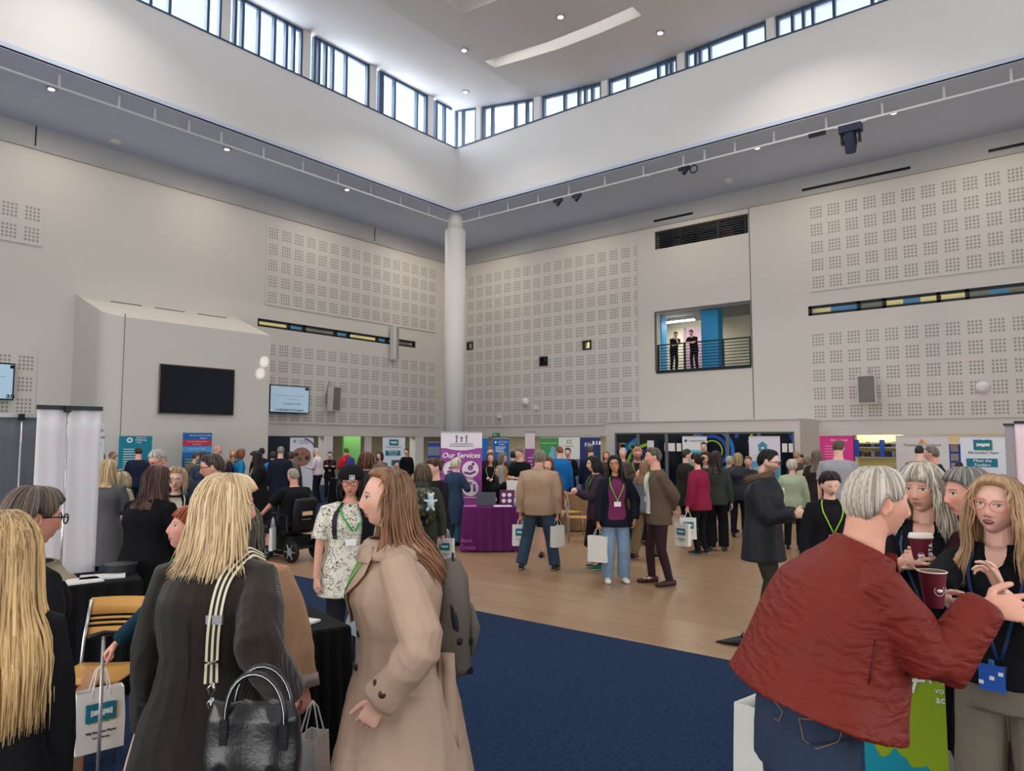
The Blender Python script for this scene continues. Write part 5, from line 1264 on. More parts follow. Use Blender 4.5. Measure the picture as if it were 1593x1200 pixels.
# ---- man in the red jacket
def quilt(name, col):
    m = mat(name, col, .62, spec=.2); t = m.node_tree; N = t.nodes; L = t.links; b = N['Principled BSDF']; tc = N.new('ShaderNodeTexCoord')
    mp = N.new('ShaderNodeMapping'); mp.inputs['Scale'].default_value = (1, 1, 2.6); L.new(tc.outputs['Object'], mp.inputs[0])
    wv = N.new('ShaderNodeTexWave'); wv.bands_direction = 'DIAGONAL'; wv.inputs['Scale'].default_value = 5; wv.inputs['Distortion'].default_value = 9; wv.inputs['Detail'].default_value = 3; wv.inputs['Detail Scale'].default_value = 1.6
    L.new(mp.outputs[0], wv.inputs['Vector']); bp = N.new('ShaderNodeBump'); bp.inputs['Strength'].default_value = .35; bp.inputs['Distance'].default_value = .012
    L.new(wv.outputs['Fac'], bp.inputs['Height']); L.new(bp.outputs['Normal'], b.inputs['Normal']); return m
def red_man():
    q = near_local(1238, 699, 462, 113, 1.80, (1528, 944, 505)); RW = tuple(q)
    p = near(1238, 699, 462, 113, H=1.80, sex='m', label='grey-haired man in a rust red quilted jacket and jeans, leaning forward with hand held out', w=.98, dp=1.1, lean=15, belly=.03, head=(-2, 4, 0),
             armk=.9, hands=((-.125, .09, .53), RW), elbows=((-.3, -1, .1), (0, -.9, -1)), curl=(.5, .12), skin=(216, 158, 136), palm=(None, (-.75, .3, -.5)), hd=(None, (.25, 1, .0)), thumb=.95, spread=.16, feet=((-.085, -.04), (.085, .0)))
    M_r = quilt('rust_red_quilted', S(114, 37, 29)); M_b = mat('rust_red_plain', S(114, 37, 29), .6)
    p.ffrom = .80; coat = p.top('jacket', M_r, hem=.555, th=.028, flare=.055, r=(.045, .040, .031), wr=.012, fn=folds(.008, 5, p, .60), neck=.828, cuff=.002, collar=.05, wscale=.8)
    d = nrm(p.wr[1] - p.el[1]); MB().tube([p.wr[1] - d * .04, p.wr[1] - d * .02, p.wr[1] + d * .012, p.wr[1] + d * .016], [.058, .060, .053, .046], n=18).build('cuff', M_b, coat, True)
    V = [q[0] for q in stick(p, coat, [(1362, 995), (1360, 1015), (1356, 1040), (1351, 1065)], .002)]; MB().tube(V, .003, n=6).build('pocket_zip', mat('zip_dark_red', S(80, 26, 24), .5), coat, True)
    p.hair((206, 196, 184), 'short', fringe=-.25, vol=.8, strands=1400, col2=(140, 128, 116))
    p.vfront(cloth(150, 60, 50), .84, .80, .3, .2, .03, 'collar_front')
    M_j = mat('dark_denim', S(42, 56, 78), .85, bump=.4, bscale=320, var=.35, vscale=7)
    tr = p.trousers(M_j, r=(.062, .047, .040), wr=.008, hem0=.45, top_=.58, name='jeans')
    M_s = mat('denim_stitch', S(176, 126, 82), .7)
    for poly in ([(1243, 1118), (1276, 1122), (1310, 1129), (1308, 1142), (1304, 1155), (1288, 1160), (1270, 1165), (1250, 1152), (1243, 1118)], [(1196, 1075), (1206, 1092), (1218, 1108), (1212, 1122), (1204, 1118)]):
        MB().tube([q[0] for q in stick(p, tr, poly, .002)], .0012, n=4).build('pocket_stitching', M_s, tr)
    p.shoes((50, 42, 36), sole=(30, 30, 30), size=1.05)
    e = p.at_head((.083, -.02, .012)); MB().tube([p.at_head((.080, .004, .022)), p.at_head((.086, -.012, .026)), p.at_head((.082, -.026, .005))], .003, n=6).build('hearing_aid', mat('aid_beige', S(190, 170, 150), .4), p.root, True)
    return p
redp = red_man()
# ---- two women in black fair-staff polos and the hidden grey-haired one
def logo_mark(p, ang, h, k=1.0, th=.03):
    """small green hand-drawn emblem on the chest"""
    c = p.surf(ang, h, th); t = nrm(p.surf(ang + .05, h, th) - p.surf(ang - .05, h, th)) * (-1 if True else 1); u = np.array([0, 0, 1]); mb = MB()
    for line in ([(-.045, -.012), (-.03, .014), (-.024, -.016), (-.032, .004), (-.012, .008)], [(-.014, .016), (-.004, -.014), (.010, .018)], [(.010, .016), (.022, .020), (.03, -.010), (.012, .002), (.04, .004)], [(-.004, -.024), (.006, -.034), (-.014, -.044), (.004, -.05)]):
        mb.tube([c + t * x * k + u * z * k for x, z in line], .0016 * k, n=5)
    return mb.build('emblem', mat('emblem_green', S(150, 215, 70), .5), p.root, True)
def costa(P, label, rz=0.0, lid=True, k=1.0, tilt=0.0):
    t = thing('coffee_cup', label, 'cup', P, rz); t.rotation_euler = (tilt, 0, rz); t.scale = (k, k, k)
    M_c = mat('cup_maroon', S(104, 30, 44), .5); MB().tube([(0, 0, 0), (0, 0, .005), (0, 0, .115), (0, 0, .118)], [.028, .0295, .042, .043], n=28).build('cup_body', M_c, t, True)
    if lid: MB().tube([(0, 0, .116), (0, 0, .122), (0, 0, .126), (0, 0, .136), (0, 0, .138)], [.045, .046, .0435, .041, .036], n=28).build('lid', mat('lid_cream', S(226, 218, 206), .4), t, True)
    else:
        MB().tube([(.043 * math.cos(a), .043 * math.sin(a), .118) for a in np.linspace(0, 2 * PI, 25)], .0022, n=6).build('rim', mat('lid_cream', S(226, 218, 206), .4), t, True)
        MB().tube([(0, 0, .1185), (0, 0, .1195)], .041, n=24).build('coffee', mat('coffee_brown', S(90, 56, 40), .2), t)
    return t, M_c
def cup_text(t, s):
    r0 = .0365
    for i, ch in enumerate(s):
        z = .028 + i * .0155; rr = .0295 + (.042 - .0295) * (z / .115)
        text(t, ch, .021, (.012, -rr + .0008, z), M_wtxt, rx=PI / 2, ry=0, depth=.0006, bold=.03).rotation_euler = (PI / 2 + .0, -PI / 2, 0)
def cup_roundel(t, x=0.0, z=.062, r=.0145):
    rr = .0295 + .0125 * z / .115; mb = MB()
    for i in range(16): a = 2 * PI * i / 16; X = (x + r * math.cos(a)) / rr; mb.box((rr * math.sin(X), -rr * math.cos(X), z + r * math.sin(a)), (.0026, .0016, .0034))
    for k in (-1, 1):
        X = (x + k * .003) / rr; mb.tube([((rr - .001) * math.sin(X), -(rr - .001) * math.cos(X), z), ((rr + .001) * math.sin(X), -(rr + .001) * math.cos(X), z)], [.0055, .005], [.0075, .007], 10)
    mb.build('roundel', M_wtxt, t, True)
def staff():
    M_k = cloth(22, 23, 28)
    p = near(1438, 723, 311, -6, label='woman with long silver hair and patterned headband holding a lidded coffee cup', w=1.05, dp=1.1, head=(-14, 2, 0), skin=(222, 172, 152), hpx=((1446, 872, 345), (1412, 872, 345)), elbows=((-.8, -.6, -1), (.8, -.6, -1)), curl=(.75, .6), eyecol=(80, 80, 90), brow=(130, 110, 96), lips=(178, 110, 104), palm=((1, .1, .1), (-1, .1, .1)), hd=((.6, .6, .3), (-.6, .6, .3)))
    p.top('polo_shirt', M_k, hem=.48, th=.018, r=(.044, .041, .036), sleeve=.5, wr=.006, collar=.012); p.vfront(vcol_mat('skin', .52), .845, .775, .42, .06, .021, 'open_neck') if False else None
    V = p.patch('open_neck', [(.838, -.55, .55), (.82, -.42, .42), (.80, -.24, .24), (.785, -.04, .04)], mat('neck_skin', S(214, 164, 144), .55), .0225)
    for k in (-1, 1): p.patch('collar', [(.845, k * .5, k * 1.3), (.825, k * .45, k * 1.25), (.805, k * .28, k * .85)], M_k, .03, thick=.004)
    p.hair((214, 206, 190), 'long', .34, fringe=.62, vol=1.5, wave=.004, strands=1300, col2=(140, 130, 116), back=.0)
    aa = np.linspace(-1.35, 1.35, 21); rows = [[p.at_head((.097 * math.sin(a), .036 + dy, .0 + .128 * math.cos(a) + dz)) for a in aa] for dy, dz in ((-.014, .004), (.012, -.002))]
    m = bpy.data.materials.new('headband_print'); t = nt(m); vo = t.nodes.new('ShaderNodeTexVoronoi'); vo.inputs['Scale'].default_value = 110; tc = t.nodes.new('ShaderNodeTexCoord'); r = t.nodes.new('ShaderNodeValToRGB'); r.color_ramp.elements[0].position = .35; r.color_ramp.elements[1].position = .45; r.color_ramp.elements[0].color = (*S(40, 34, 34), 1); r.color_ramp.elements[1].color = (*S(200, 190, 176), 1)
    t.links.new(tc.outputs['Object'], vo.inputs['Vector']); t.links.new(vo.outputs['Distance'], r.inputs[0]); t.links.new(r.outputs[0], t.nodes['Principled BSDF'].inputs['Base Color']); sheet('headband', rows, m, p.root, .006)
    p.lanyard((52, 66, 96), badge=False, drop=.60, th=.03, w=.014); logo_mark(p, -.62, .725, 1.25); p.trousers(M_k, wr=.003); p.shoes()
    q = CAM + ray(1436, 884) * ((1123.6 / 352) / (ray(1436, 884) @ Fv)); t, M_c = costa(q, 'lidded maroon coffee cup in the silver-haired woman\'s hands', YAW - PI / 2 + .1, k=1.1, tilt=-.06); cup_text(t, 'COSTA'); cup_roundel(t, -.024, .05, .011)
    # hidden grey-haired woman in maroon
    p = near(1530, 729, 335, -62, label='woman with short grey hair and dark maroon trousers, mostly hidden between the two staff women', w=1.1, dp=1.1, skin='pink', head=(0, 2, 0))
    p.top('jacket', cloth(48, 22, 30), hem=.47, th=.02, r=(.040, .036, .03), flare=.02); p.hair((150, 146, 140), 'short', fringe=.2, vol=1.3, strands=500, col2=(90, 88, 84)); p.trousers(cloth(52, 26, 34), r=(.064, .052, .048), wr=.006); p.shoes((40, 30, 30))
    # young woman with round glasses, looking at the camera
    p = near(1553, 741, 376, -10, label='young woman with long fair hair and pink round glasses looking at the camera', w=.98, dp=1.0, head=(-6, -3, -6), skin=(228, 180, 162), open_=.0075, lips=(196, 108, 106), eyecol=(110, 120, 116), brow=(150, 112, 84),
             hpx=((1560, 925, 420), (1468, 928, 420)), elbows=((-.5, -.5, -1), (.9, -.5, -.9)), curl=((.25, .35, .5, .6), .8), palm=((.8, .75, .1), (-1, .2, 0)), hd=((.35, .15, 1), (-.5, .7, -.25)), thumb=.6, spread=.3)
    p.top('polo_shirt', M_k, hem=.52, th=.015, r=(.038, .036, .030), sleeve=.5, wr=.006, collar=.008); p.patch('open_neck', [(.838, -.5, .5), (.82, -.36, .36), (.80, -.18, .18), (.79, -.04, .04)], mat('neck_skin_pale', S(220, 174, 156), .55), .0195)
    for k in (-1, 1): p.patch('collar', [(.845, k * .5, k * 1.3), (.825, k * .42, k * 1.25), (.805, k * .28, k * .85)], M_k, .026, thick=.004)
    p.hair((176, 142, 108), 'long', .44, fringe=-.35, vol=1.2, wave=.006, strands=1600, col2=(104, 78, 58), tips=(196, 160, 120))
    p.glasses((214, 130, 110), r=.0265, rim=.0022); logo_mark(p, -.5, .715, 1.0, .026); p.lanyard((30, 52, 96), badge=False, drop=.585, th=.034, w=.014)
    c = p.surf(.12, .585, .05); o = MB().box(c - np.array([0, 0, .07]), (.088, .006, .10)).build('name_card', mat('card_blue', S(40, 90, 180), .4), p.root); MB().tube([c, c - np.array([0, 0, .02])], .012, .005, n=10).build('reel', mat('reel_blue', S(60, 110, 170), .3), o)
    for dx, dz in ((-.03, -.05), (.036, -.09), (.0, -.07)): MB().box(c + np.array([dx, .004, dz]), (.016, .003, .014)).build('card_mark', M_wtxt, o)
    t = p.trousers(cloth(120, 112, 98), r=(.060, .050, .046), wr=.008, top_=.575); rows = [[p.surf(a, h, .012) for a in np.linspace(-PI, PI, 30)] for h in (.552, .57)]; sheet('belt', rows, mat('belt_brown', S(62, 40, 32), .45), t, .005); p.shoes((50, 44, 40))
    q = CAM + ray(1453, 945) * ((1123.6 / 432) / (ray(1453, 945) @ Fv)); t, M_c = costa(q, 'open maroon coffee cup with a white heart roundel, in the young woman\'s hand', YAW - PI / 2 - .05, lid=False, k=1.06); cup_roundel(t, .003, .06, .0165)
staff()
# ================================================================== THINGS OF THE FAIR
def fayre_logo(parent, w, c, ny=-1, name='printed_logo', ink=(20, 110, 130)):
    """blue-green brushed block with a pale clasped-hands mark; c = centre, faces -y"""
    m1 = mat('fayre_teal', S(26, 112, 136), .6); m2 = mat('fayre_green', S(120, 150, 60), .6); h = w * .62
    r = random.Random(3); o = parent
    def blk(x0, x1, z0, z1, y, m, nm):
        n = 14; top = [(x0 + (x1 - x0) * i / n, z1 + r.uniform(-.03, .03) * h) for i in range(n + 1)]; bot = [(x0 + (x1 - x0) * i / n, z0 + r.uniform(-.04, .04) * h) for i in range(n + 1)]
        V = [(c[0] + x, c[1] + y, c[2] + z) for x, z in top + bot[::-1]]; V2 = [(a, b - .0015, d) for a, b, d in V]; k = len(V)
        return obj(nm, V + V2, [tuple(range(k)), tuple(range(2 * k - 1, k - 1, -1))] + [(i, (i + 1) % k, (i + 1) % k + k, i + k) for i in range(k)], m, o)
    b = blk(-w * .42, w * .5, -h * .58, h * .42, -.001, m2, 'colour_band'); a = blk(-w * .5, w * .44, -h * .5, h * .5, -.003, m1, name)
    mb = MB(); y = c[1] - .006
    for k in (-1, 1):
        mb.box((c[0] + k * w * .31, y, c[2]), (w * .06, .003, h * .34)); mb.box((c[0] + k * w * .20, y, c[2]), (w * .13, .003, h * .26))
    for i in range(4): mb.tube([(c[0] - w * .12 + i * w * .07, y, c[2] + h * .14), (c[0] - w * .10 + i * w * .07, y, c[2] - h * .06)], w * .028, .002, 8, hint=(1, 0, 0))
    mb.tube([(c[0] - w * .10, y, c[2] - h * .1), (c[0] + w * .10, y, c[2] - h * .13)], h * .08, .002, 8, hint=(0, 0, 1)); mb.build('hands_mark', mat('fayre_pale', S(214, 226, 226), .6), a); return a
M_bag = mat('bag_white_paper', S(224, 222, 216), .7, var=.03, vscale=6)
def tote(P, rz, label, w=.24, h=.30, d=.09, logo=True, handles=.12, group=None, tilt=0, M_=None, open_=False, text2=True, name='paper_bag'):
    t = thing(name, label, 'bag', P, rz, group); t.rotation_euler = (0, tilt, rz); m = M_ or M_bag; z0 = 0
    x, y = w / 2, d / 2; rr = random.Random(int(abs(P[0] * 1000)) + 1); j = lambda: rr.uniform(-.006, .006)
    V = [(-x, -y, 0), (x, -y, 0), (x, y, 0), (-x, y, 0)]; 
    for z, k in ((h * .5, .96), (h, .82)): V += [(-x + j(), -y * k, z), (x + j(), -y * k, z), (x * .97 + j(), 0, z) , (x + j(), y * k, z), (-x + j(), y * k, z), (-x * .97 + j(), 0, z)]
    V = V[:4] + V[4:]; F = [(3, 2, 1, 0), (0, 1, 5, 4), (1, 2, 7, 6), (1, 6, 5), (2, 3, 8, 7), (3, 0, 4, 9), (3, 9, 8), (4, 5, 11, 10), (5, 6, 12, 11), (6, 7, 13, 12), (7, 8, 14, 13), (8, 9, 15, 14), (9, 4, 10, 15)]
    o = obj('bag_body', V, F, m, t); sm = o.modifiers.new('s', 'SOLIDIFY'); sm.thickness = .002
    if not open_ and False: pass
    MB().lim(-x * .9, x * .9, -y * .5, y * .5, h * .8, h * .82).build('contents', mat('leaflets_inside', S(200, 200, 205), .8), t)
    for k in (-1, 1):
        if handles: MB().tube([(-w * .18, k * y * .8, h - .03), (-w * .18, k * y * .8, h + .01), (-w * .1, k * y * .3, h + handles * .8), (0, 0, h + handles), (w * .1, k * y * .3, h + handles * .8), (w * .18, k * y * .8, h + .01), (w * .18, k * y * .8, h - .03)], .0035, n=6).build('handle', m, t, True)
    if logo:
        fayre_logo(t, w * .66, (-.0, -y - .002, h * .66)); fayre_logo(t, w * .66, (0, -y - .002, h * .66)) if False else None
        if text2: text(t, 'Fife Funders Fayre', w * .085, (0, -y - .004, h * .33), M_ktxt); text(t, 'www.fva.org', w * .07, (0, -y - .004, h * .24), M_ktxt)
    return t
def banner(px0, px1, ytop, s, label, bands, texts=(), H=None, yaw=0, back=False, base=True, rail=M_alu, th=.006, name='roller_banner', extra=None):
    """free-standing roller banner; bands: (z0, z1, colour) as fractions of the print; texts: (string, size, x, z, material)"""
    pc = (px0 + px1) / 2; P = at_scale(pc, s, (ytop + 700) / 2); w = abs(px1 - px0) / s / max(math.cos(math.radians(yaw)), .3); Z = EYE - (ytop - 686.5) / s if H is None else H
    az = math.atan2(P[1], P[0]); rz = az - PI / 2 + math.radians(yaw); t = thing(name, label, 'banner', P, rz)
    k = w / .85; z0 = .07
    if base: MB().lim(-w / 2, w / 2, -.06, .10, .0, .07).build('base_cassette', M_alu, t)
    MB().lim(-w / 2, w / 2, -.012, .012, Z - .02, Z + .005).build('top_rail', rail, t)
    b = MB().lim(-w / 2, w / 2, 0, th, z0, Z - .01).build('printed_panel', mat('print_%d_%d_%d' % bands[0][2], S(*bands[0][2]), .6), t)
    for i, (a, c, col) in enumerate(bands[1:]): MB().lim(-w / 2, w / 2, -.002 - .001 * i, 0, z0 + (Z - z0) * a, z0 + (Z - .01 - z0) * c).build('colour_band', mat('print_%d_%d_%d' % col, S(*col), .6), b)
    MB().tube([(0, .05, .05), (0, .05, Z - .02)], .011, n=8).build('support_pole', M_chrome, t)
    for (q, size, x, z, m) in texts: text(b, q, size * w, (x * w, -.006, z0 + (Z - z0) * z), m)
    return t, b, w, Z
def disc(b, x, z, r, col, y=-.005, n=24, name='printed_disc'):
    return MB().tube([(x, y + .002, z), (x, y - .001, z)], r, n=n, hint=(1, 0, 0)).build(name, mat('print_%d_%d_%d' % col, S(*col), .6), b)
def lines(b, x0, x1, z0, dz, n, col=(230, 232, 235), hh=.02, y=-.006):
    r = random.Random(int(abs(x0 * 100 + z0 * 977)))
    for i in range(n): MB().lim(x0, x0 + (x1 - x0) * r.uniform(.6, 1), y - .001, y, z0 - i * dz, z0 - i * dz + hh).build('text_line', mat('print_%d_%d_%d' % col, S(*col), .6), b)
WT, KT = M_wtxt, M_ktxt
banner(142, 161, 660, 62, 'white banner with dark words beside the grey backdrops, left', [(0, 1, (205, 206, 218))], [('College', .3, 0, .93, KT), ('This Café', .3, 0, .85, KT), ('Learn', .3, 0, .76, KT)], yaw=-20)
t, b, w, Z = banner(188, 234, 678, 54, 'teal banner with a white round emblem against the bay wall', [(0, 1, (14, 128, 152))], [('National', .085, .16, .97, WT), ('Wellbeing', .085, .16, .935, WT), ('Hub', .085, .1, .90, WT)])
disc(b, -w * .18, Z * .935, .075, (235, 238, 240)); disc(b, -w * .18, Z * .935, .035, (30, 80, 110), y=-.008); lines(b, -w * .36, w * .1, Z * .80, .07, 9)
t, b, w, Z = banner(286, 328, 673, 50, 'banner striped blue, red and light blue against the bay wall', [(0, 1, (30, 96, 170)), (.80, .89, (190, 50, 70)), (.70, .79, (80, 150, 210)), (.0, .62, (26, 80, 130))], [('Benefits of Community', .075, .1, .955, WT), ('Support', .075, .2, .915, WT), ('Free and confidential advice', .06, 0, .86, WT), ('for everyone', .06, 0, .82, WT), ('Drop in every Tuesday', .06, 0, .75, WT)])
lines(b, -w * .4, w * .4, Z * .6, .08, 4, (180, 210, 90))
t, b, w, Z = banner(375, 410, 681, 42, 'purple and pink banner with a small framed portrait', [(0, 1, (112, 70, 110)), (.0, .75, (160, 60, 100)), (.0, .5, (190, 70, 110))])
MB().lim(-.06, .22, -.008, -.004, Z * .72, Z * .9).build('photo_frame', M_wtxt, b); MB().lim(-.03, .19, -.01, -.006, Z * .735, Z * .885).build('photo', mat('photo_brown', S(120, 70, 70), .6), b); disc(b, .08, Z * .84, .045, (210, 170, 150), y=-.011)
banner(418, 455, 678, 41, 'plain dark navy backdrop panel left of the white swirl banner', [(0, 1, (34, 42, 56))], base=True)
t, b, w, Z = banner(452, 487, 681, 42, 'white banner with a purple corner and a round group photo', [(0, 1, (214, 214, 226))], [('CORRA', .15, .12, .93, M_gtxt), ('FOUNDATION', .07, .12, .885, M_gtxt)])
disc(b, -w * .3, Z * .93, .06, (150, 150, 170)); o = MB(); 
ring(o, (0, 0, 0), .5, .05, .2, 1.35); oo = o.build('purple_swoosh', mat('print_90_70_150', S(90, 70, 150), .6), b); oo.rotation_euler = (0, 0, -PI / 2); oo.location = (-.02, -.005, Z - .55)
disc(b, .0, Z * .64, w * .42, (150, 110, 90)); 
for x, z, c in ((-.18, .68, (70, 60, 50)), (.05, .70, (150, 90, 60)), (.2, .62, (60, 50, 60)), (-.05, .60, (90, 90, 70))): disc(b, x, Z * z, .08, c, y=-.009)
for lab, x0, x1, y, s_ in (('white funders banner with the clasped hands block, under the far left wall', 595.6, 630, 680.5, 40), ('white funders banner with the clasped hands block, right of the suited man', 1499, 1559, 679, 68)):
    t, b, w, Z = banner(x0, x1, y, s_, lab, [(0, 1, (214, 218, 228))], [('Fife Funders\' Fayre', .088, 0, .80, KT)], yaw=4 if x0 > 900 else 0)
    fayre_logo(b, w * .42, (w * .0, -.004, Z * .90)); MB().lim(-w * .38, w * .3, -.006, -.002, Z * .64, Z * .74).build('colour_band', mat('fayre_teal', S(26, 112, 136), .6), b); text(b, 'Meet the', .11 * w, (-w * .03, -.008, Z * .715), WT); text(b, 'Funders', .11 * w, (-w * .03, -.008, Z * .665), WT)
    MB().lim(-w * .1, w * .45, -.006, -.002, Z * .45, Z * .56).build('colour_band', mat('fayre_teal', S(26, 112, 136), .6), b)
banner(666, 684, 688, 40, 'blue poster board half hidden beside the Our Services banner', [(0, 1, (40, 70, 150)), (.7, .9, (120, 130, 160))], [('Help', .2, 0, .6, WT)])
# big Our Services banner
t, b, w, Z = banner(686, 750, 672, 81, 'tall purple Our Services banner behind the purple table', [(0, 1, (152, 70, 152)), (.84, 1, (222, 212, 222))])
o = MB(); n = 16; V = [(w * (i / n - .5), -.004, Z * .858 - .07 * math.cos(PI * (i / n - .5))) for i in range(n + 1)] + [(w / 2, -.004, Z * .9), (-w / 2, -.004, Z * .9)]
obj('curved_edge', V + [(a, c - .002, d) for a, c, d in V], [tuple(range(n + 3)), tuple(range(2 * n + 5, n + 2, -1))], mat('print_222_212_222', S(222, 212, 222), .6), b)
text(b, 'Our Services', .175 * w, (-.01, -.008, Z * .775), WT, shear=.25, bold=.012)
text(b, 'Scotland\'s Community Bank', .05 * w, (0, -.008, Z * .885), KT); text(b, 'The Lending People Deserve', .05 * w, (0, -.008, Z * .865), KT)
for x in (-.12, 0, .12):
    k = .7 if x == 0 else 1; mb = MB(); y = -.008; z = Z * .915; mb.tube([(x * w, y, z), (x * w, y, z + .07 * k)], .009, .002, 6).tube([(x * w, y, z), (x * w - .02, y, z - .05 * k + .01)], .006, .002, 5).tube([(x * w, y, z), (x * w + .02, y, z - .05 * k + .01)], .006, .002, 5).tube([(x * w - .03, y, z + .08 * k), (x * w, y, z + .05 * k), (x * w + .03, y, z + .08 * k)], .005, .002, 5)
    mb.tube([(x * w, y + .001, z + .092 * k), (x * w, y - .001, z + .092 * k)], .014, n=10, hint=(1, 0, 0)); mb.build('family_figure', M_ktxt, b)
for (x, z, kind) in ((-.24, .645, 0), (.22, .645, 1), (-.24, .47, 0), (.22, .47, 2)):
    d_ = disc(b, x * w, Z * z, w * .20, (228, 220, 228)); mm = mat('print_120_40_120', S(120, 40, 120), .6); mb = MB(); y = -.012; cx0, cz0 = x * w, Z * z
    if kind == 0: mb.tube([(cx0 - .08, y, cz0 - .05), (cx0 + .06, y, cz0 - .02)], .02, .002, 8).tube([(cx0 - .05, y, cz0 + .02), (cx0 + .08, y, cz0 + .05)], .02, .002, 8)
    elif kind == 1: mb.tube([(cx0 - .12, y, cz0 - .06), (cx0, y, cz0 - .085), (cx0 + .1, y, cz0 - .04)], .022, .002, 8); mb.tube([(cx0, y + .001, cz0 + .03), (cx0, y - .001, cz0 + .03)], .05, n=16, hint=(1, 0, 0)); mb.tube([(cx0 + .05, y + .001, cz0 + .1), (cx0 + .05, y - .001, cz0 + .1)], .03, n=16, hint=(1, 0, 0))
    else:
        for q in (-.07, .07): mb.tube([(cx0 + q, y, cz0 + .02), (cx0 + q, y, cz0 - .07)], .03, .002, 8); mb.tube([(cx0 + q, y + .001, cz0 + .05), (cx0 + q, y - .001, cz0 + .05)], .024, n=12, hint=(1, 0, 0))
        mb.tube([(cx0, y + .001, cz0 + .09), (cx0, y - .001, cz0 + .09)], .032, n=16, hint=(1, 0, 0))
    mb.build('icon', mm, b)
    if kind: text(b, '£', .07, (cx0 + (0 if kind == 1 else 0), -.015, cz0 + (.03 if kind == 1 else .09)), WT)
    lines(b, x * w - w * .16, x * w + w * .16, Z * z - w * .235, .03, 1, (228, 220, 228), .012)
banner(747, 760, 681, 46, 'narrow slice of a blue banner right of Our Services', [(0, 1, (30, 100, 180))])
t, b, w, Z = banner(767, 792, 682, 46, 'blue banner with a small white emblem behind the yellow-scarf woman', [(0, 1, (26, 96, 176))], [('SCOTTISH', .13, .12, .93, WT), ('FUND', .13, .05, .885, WT)]); disc(b, -w * .34, Z * .93, .035, (235, 238, 240)); lines(b, -w * .35, w * .3, Z * .84, .05, 4)
t, b, w, Z = banner(817, 832, 672, 66, 'narrow white and purple banner seen edge-on behind the hoodie man', [(0, 1, (152, 70, 152)), (.80, 1, (222, 212, 222))], yaw=58); lines(b, -w * .2, w * .3, Z * .7, .08, 5)
t, b, w, Z = banner(840, 870, 681, 46, 'green banner with a pale blue figure above the blue jacket man', [(0, 1, (70, 150, 80))], [('connect our people', .1, 0, .90, WT)]); disc(b, .12, Z * .80, .09, (120, 190, 220)); disc(b, .12, Z * .70, .14, (120, 190, 220))
t, b, w, Z = banner(869, 902, 680, 47, 'white banner with an olive cross emblem between the green and navy banners', [(0, 1, (214, 214, 214)), (0, .62, (90, 100, 130))], [('GROWING', .09, 0, .84, M_gtxt)])
for dx in (-.05, .05):
    for dz in (-.04, .04): MB().box((dx, -.006, Z * .92 + dz), (.07, .003, .05)).build('emblem', mat('print_150_170_80', S(150, 170, 80), .6), b)
t, b, w, Z = banner(901, 934, 680, 47, 'navy banner lettered Fife beside the dark shopfront', [(0, 1, (38, 52, 104))], [('Fife', .28, -.05, .86, WT)]); mb = MB()
for q in (-.09, 0, .09): mb.tube([(w * .32 + q, -.008, Z * .87), (w * .32 + q * 1.3, -.008, Z * .93)], .03, .002, 6)
mb.build('thistle_mark', M_wtxt, b)
t, b, w, Z = banner(1062, 1099, 679, 55, 'white and turquoise banner in front of the dark shopfront', [(0, 1, (214, 214, 220)), (0, .80, (90, 180, 200))], [('CARERS CENTRE', .085, .1, .93, KT), ('Supporting carers', .09, -.05, .76, KT), ('across the county', .09, -.05, .70, KT)]); disc(b, -w * .36, Z * .935, .04, (70, 70, 110))
t, b, w, Z = banner(1166, 1212, 679, 56, 'white and blue banner with a teal house and heart', [(0, 1, (212, 208, 222)), (0, .64, (96, 150, 180))])
mb = MB(); m_h = mat('print_70_140_160', S(70, 140, 160), .6); mb.box((-.05, -.006, Z * .83), (.22, .003, .16)); obj('house_roof', [(-.2, -.008, Z * .87), (.1, -.008, Z * .87), (-.05, -.008, Z * .93), (-.2, -.004, Z * .87), (.1, -.004, Z * .87), (-.05, -.004, Z * .93)], [(0, 1, 2), (5, 4, 3), (0, 3, 4, 1), (1, 4, 5, 2), (2, 5, 3, 0)], m_h, b); mb.build('house_block', m_h, b)
for dx in (-.018, .018): disc(b, -.05 + dx, Z * .835, .022, (235, 238, 240), y=-.01)
lines(b, -w * .35, w * .35, Z * .55, .07, 6)
t, b, w, Z = banner(1277, 1325, 677, 60, 'bright pink banner behind the grey t-shirt man', [(0, 1, (206, 52, 130))], [('Women\'s Aid', .09, .08, .93, WT)]); lines(b, -w * .35, w * .1, Z * .85, .07, 5, (235, 150, 190))
t, b, w, Z = banner(1398, 1470, 678, 56, 'wide white backdrop with an orange triangle emblem', [(0, 1, (212, 206, 208))], [('Foundation Scotland', .085, 0, .865, M_gtxt)])
obj('triangle_emblem', [(-.09, -.008, Z * .89), (.09, -.008, Z * .89), (0, -.008, Z * .96), (-.09, -.004, Z * .89), (.09, -.004, Z * .89), (0, -.004, Z * .96)], [(0, 1, 2), (5, 4, 3), (0, 3, 4, 1), (1, 4, 5, 2), (2, 5, 3, 0)], mat('print_220_140_60', S(220, 140, 60), .6), b)
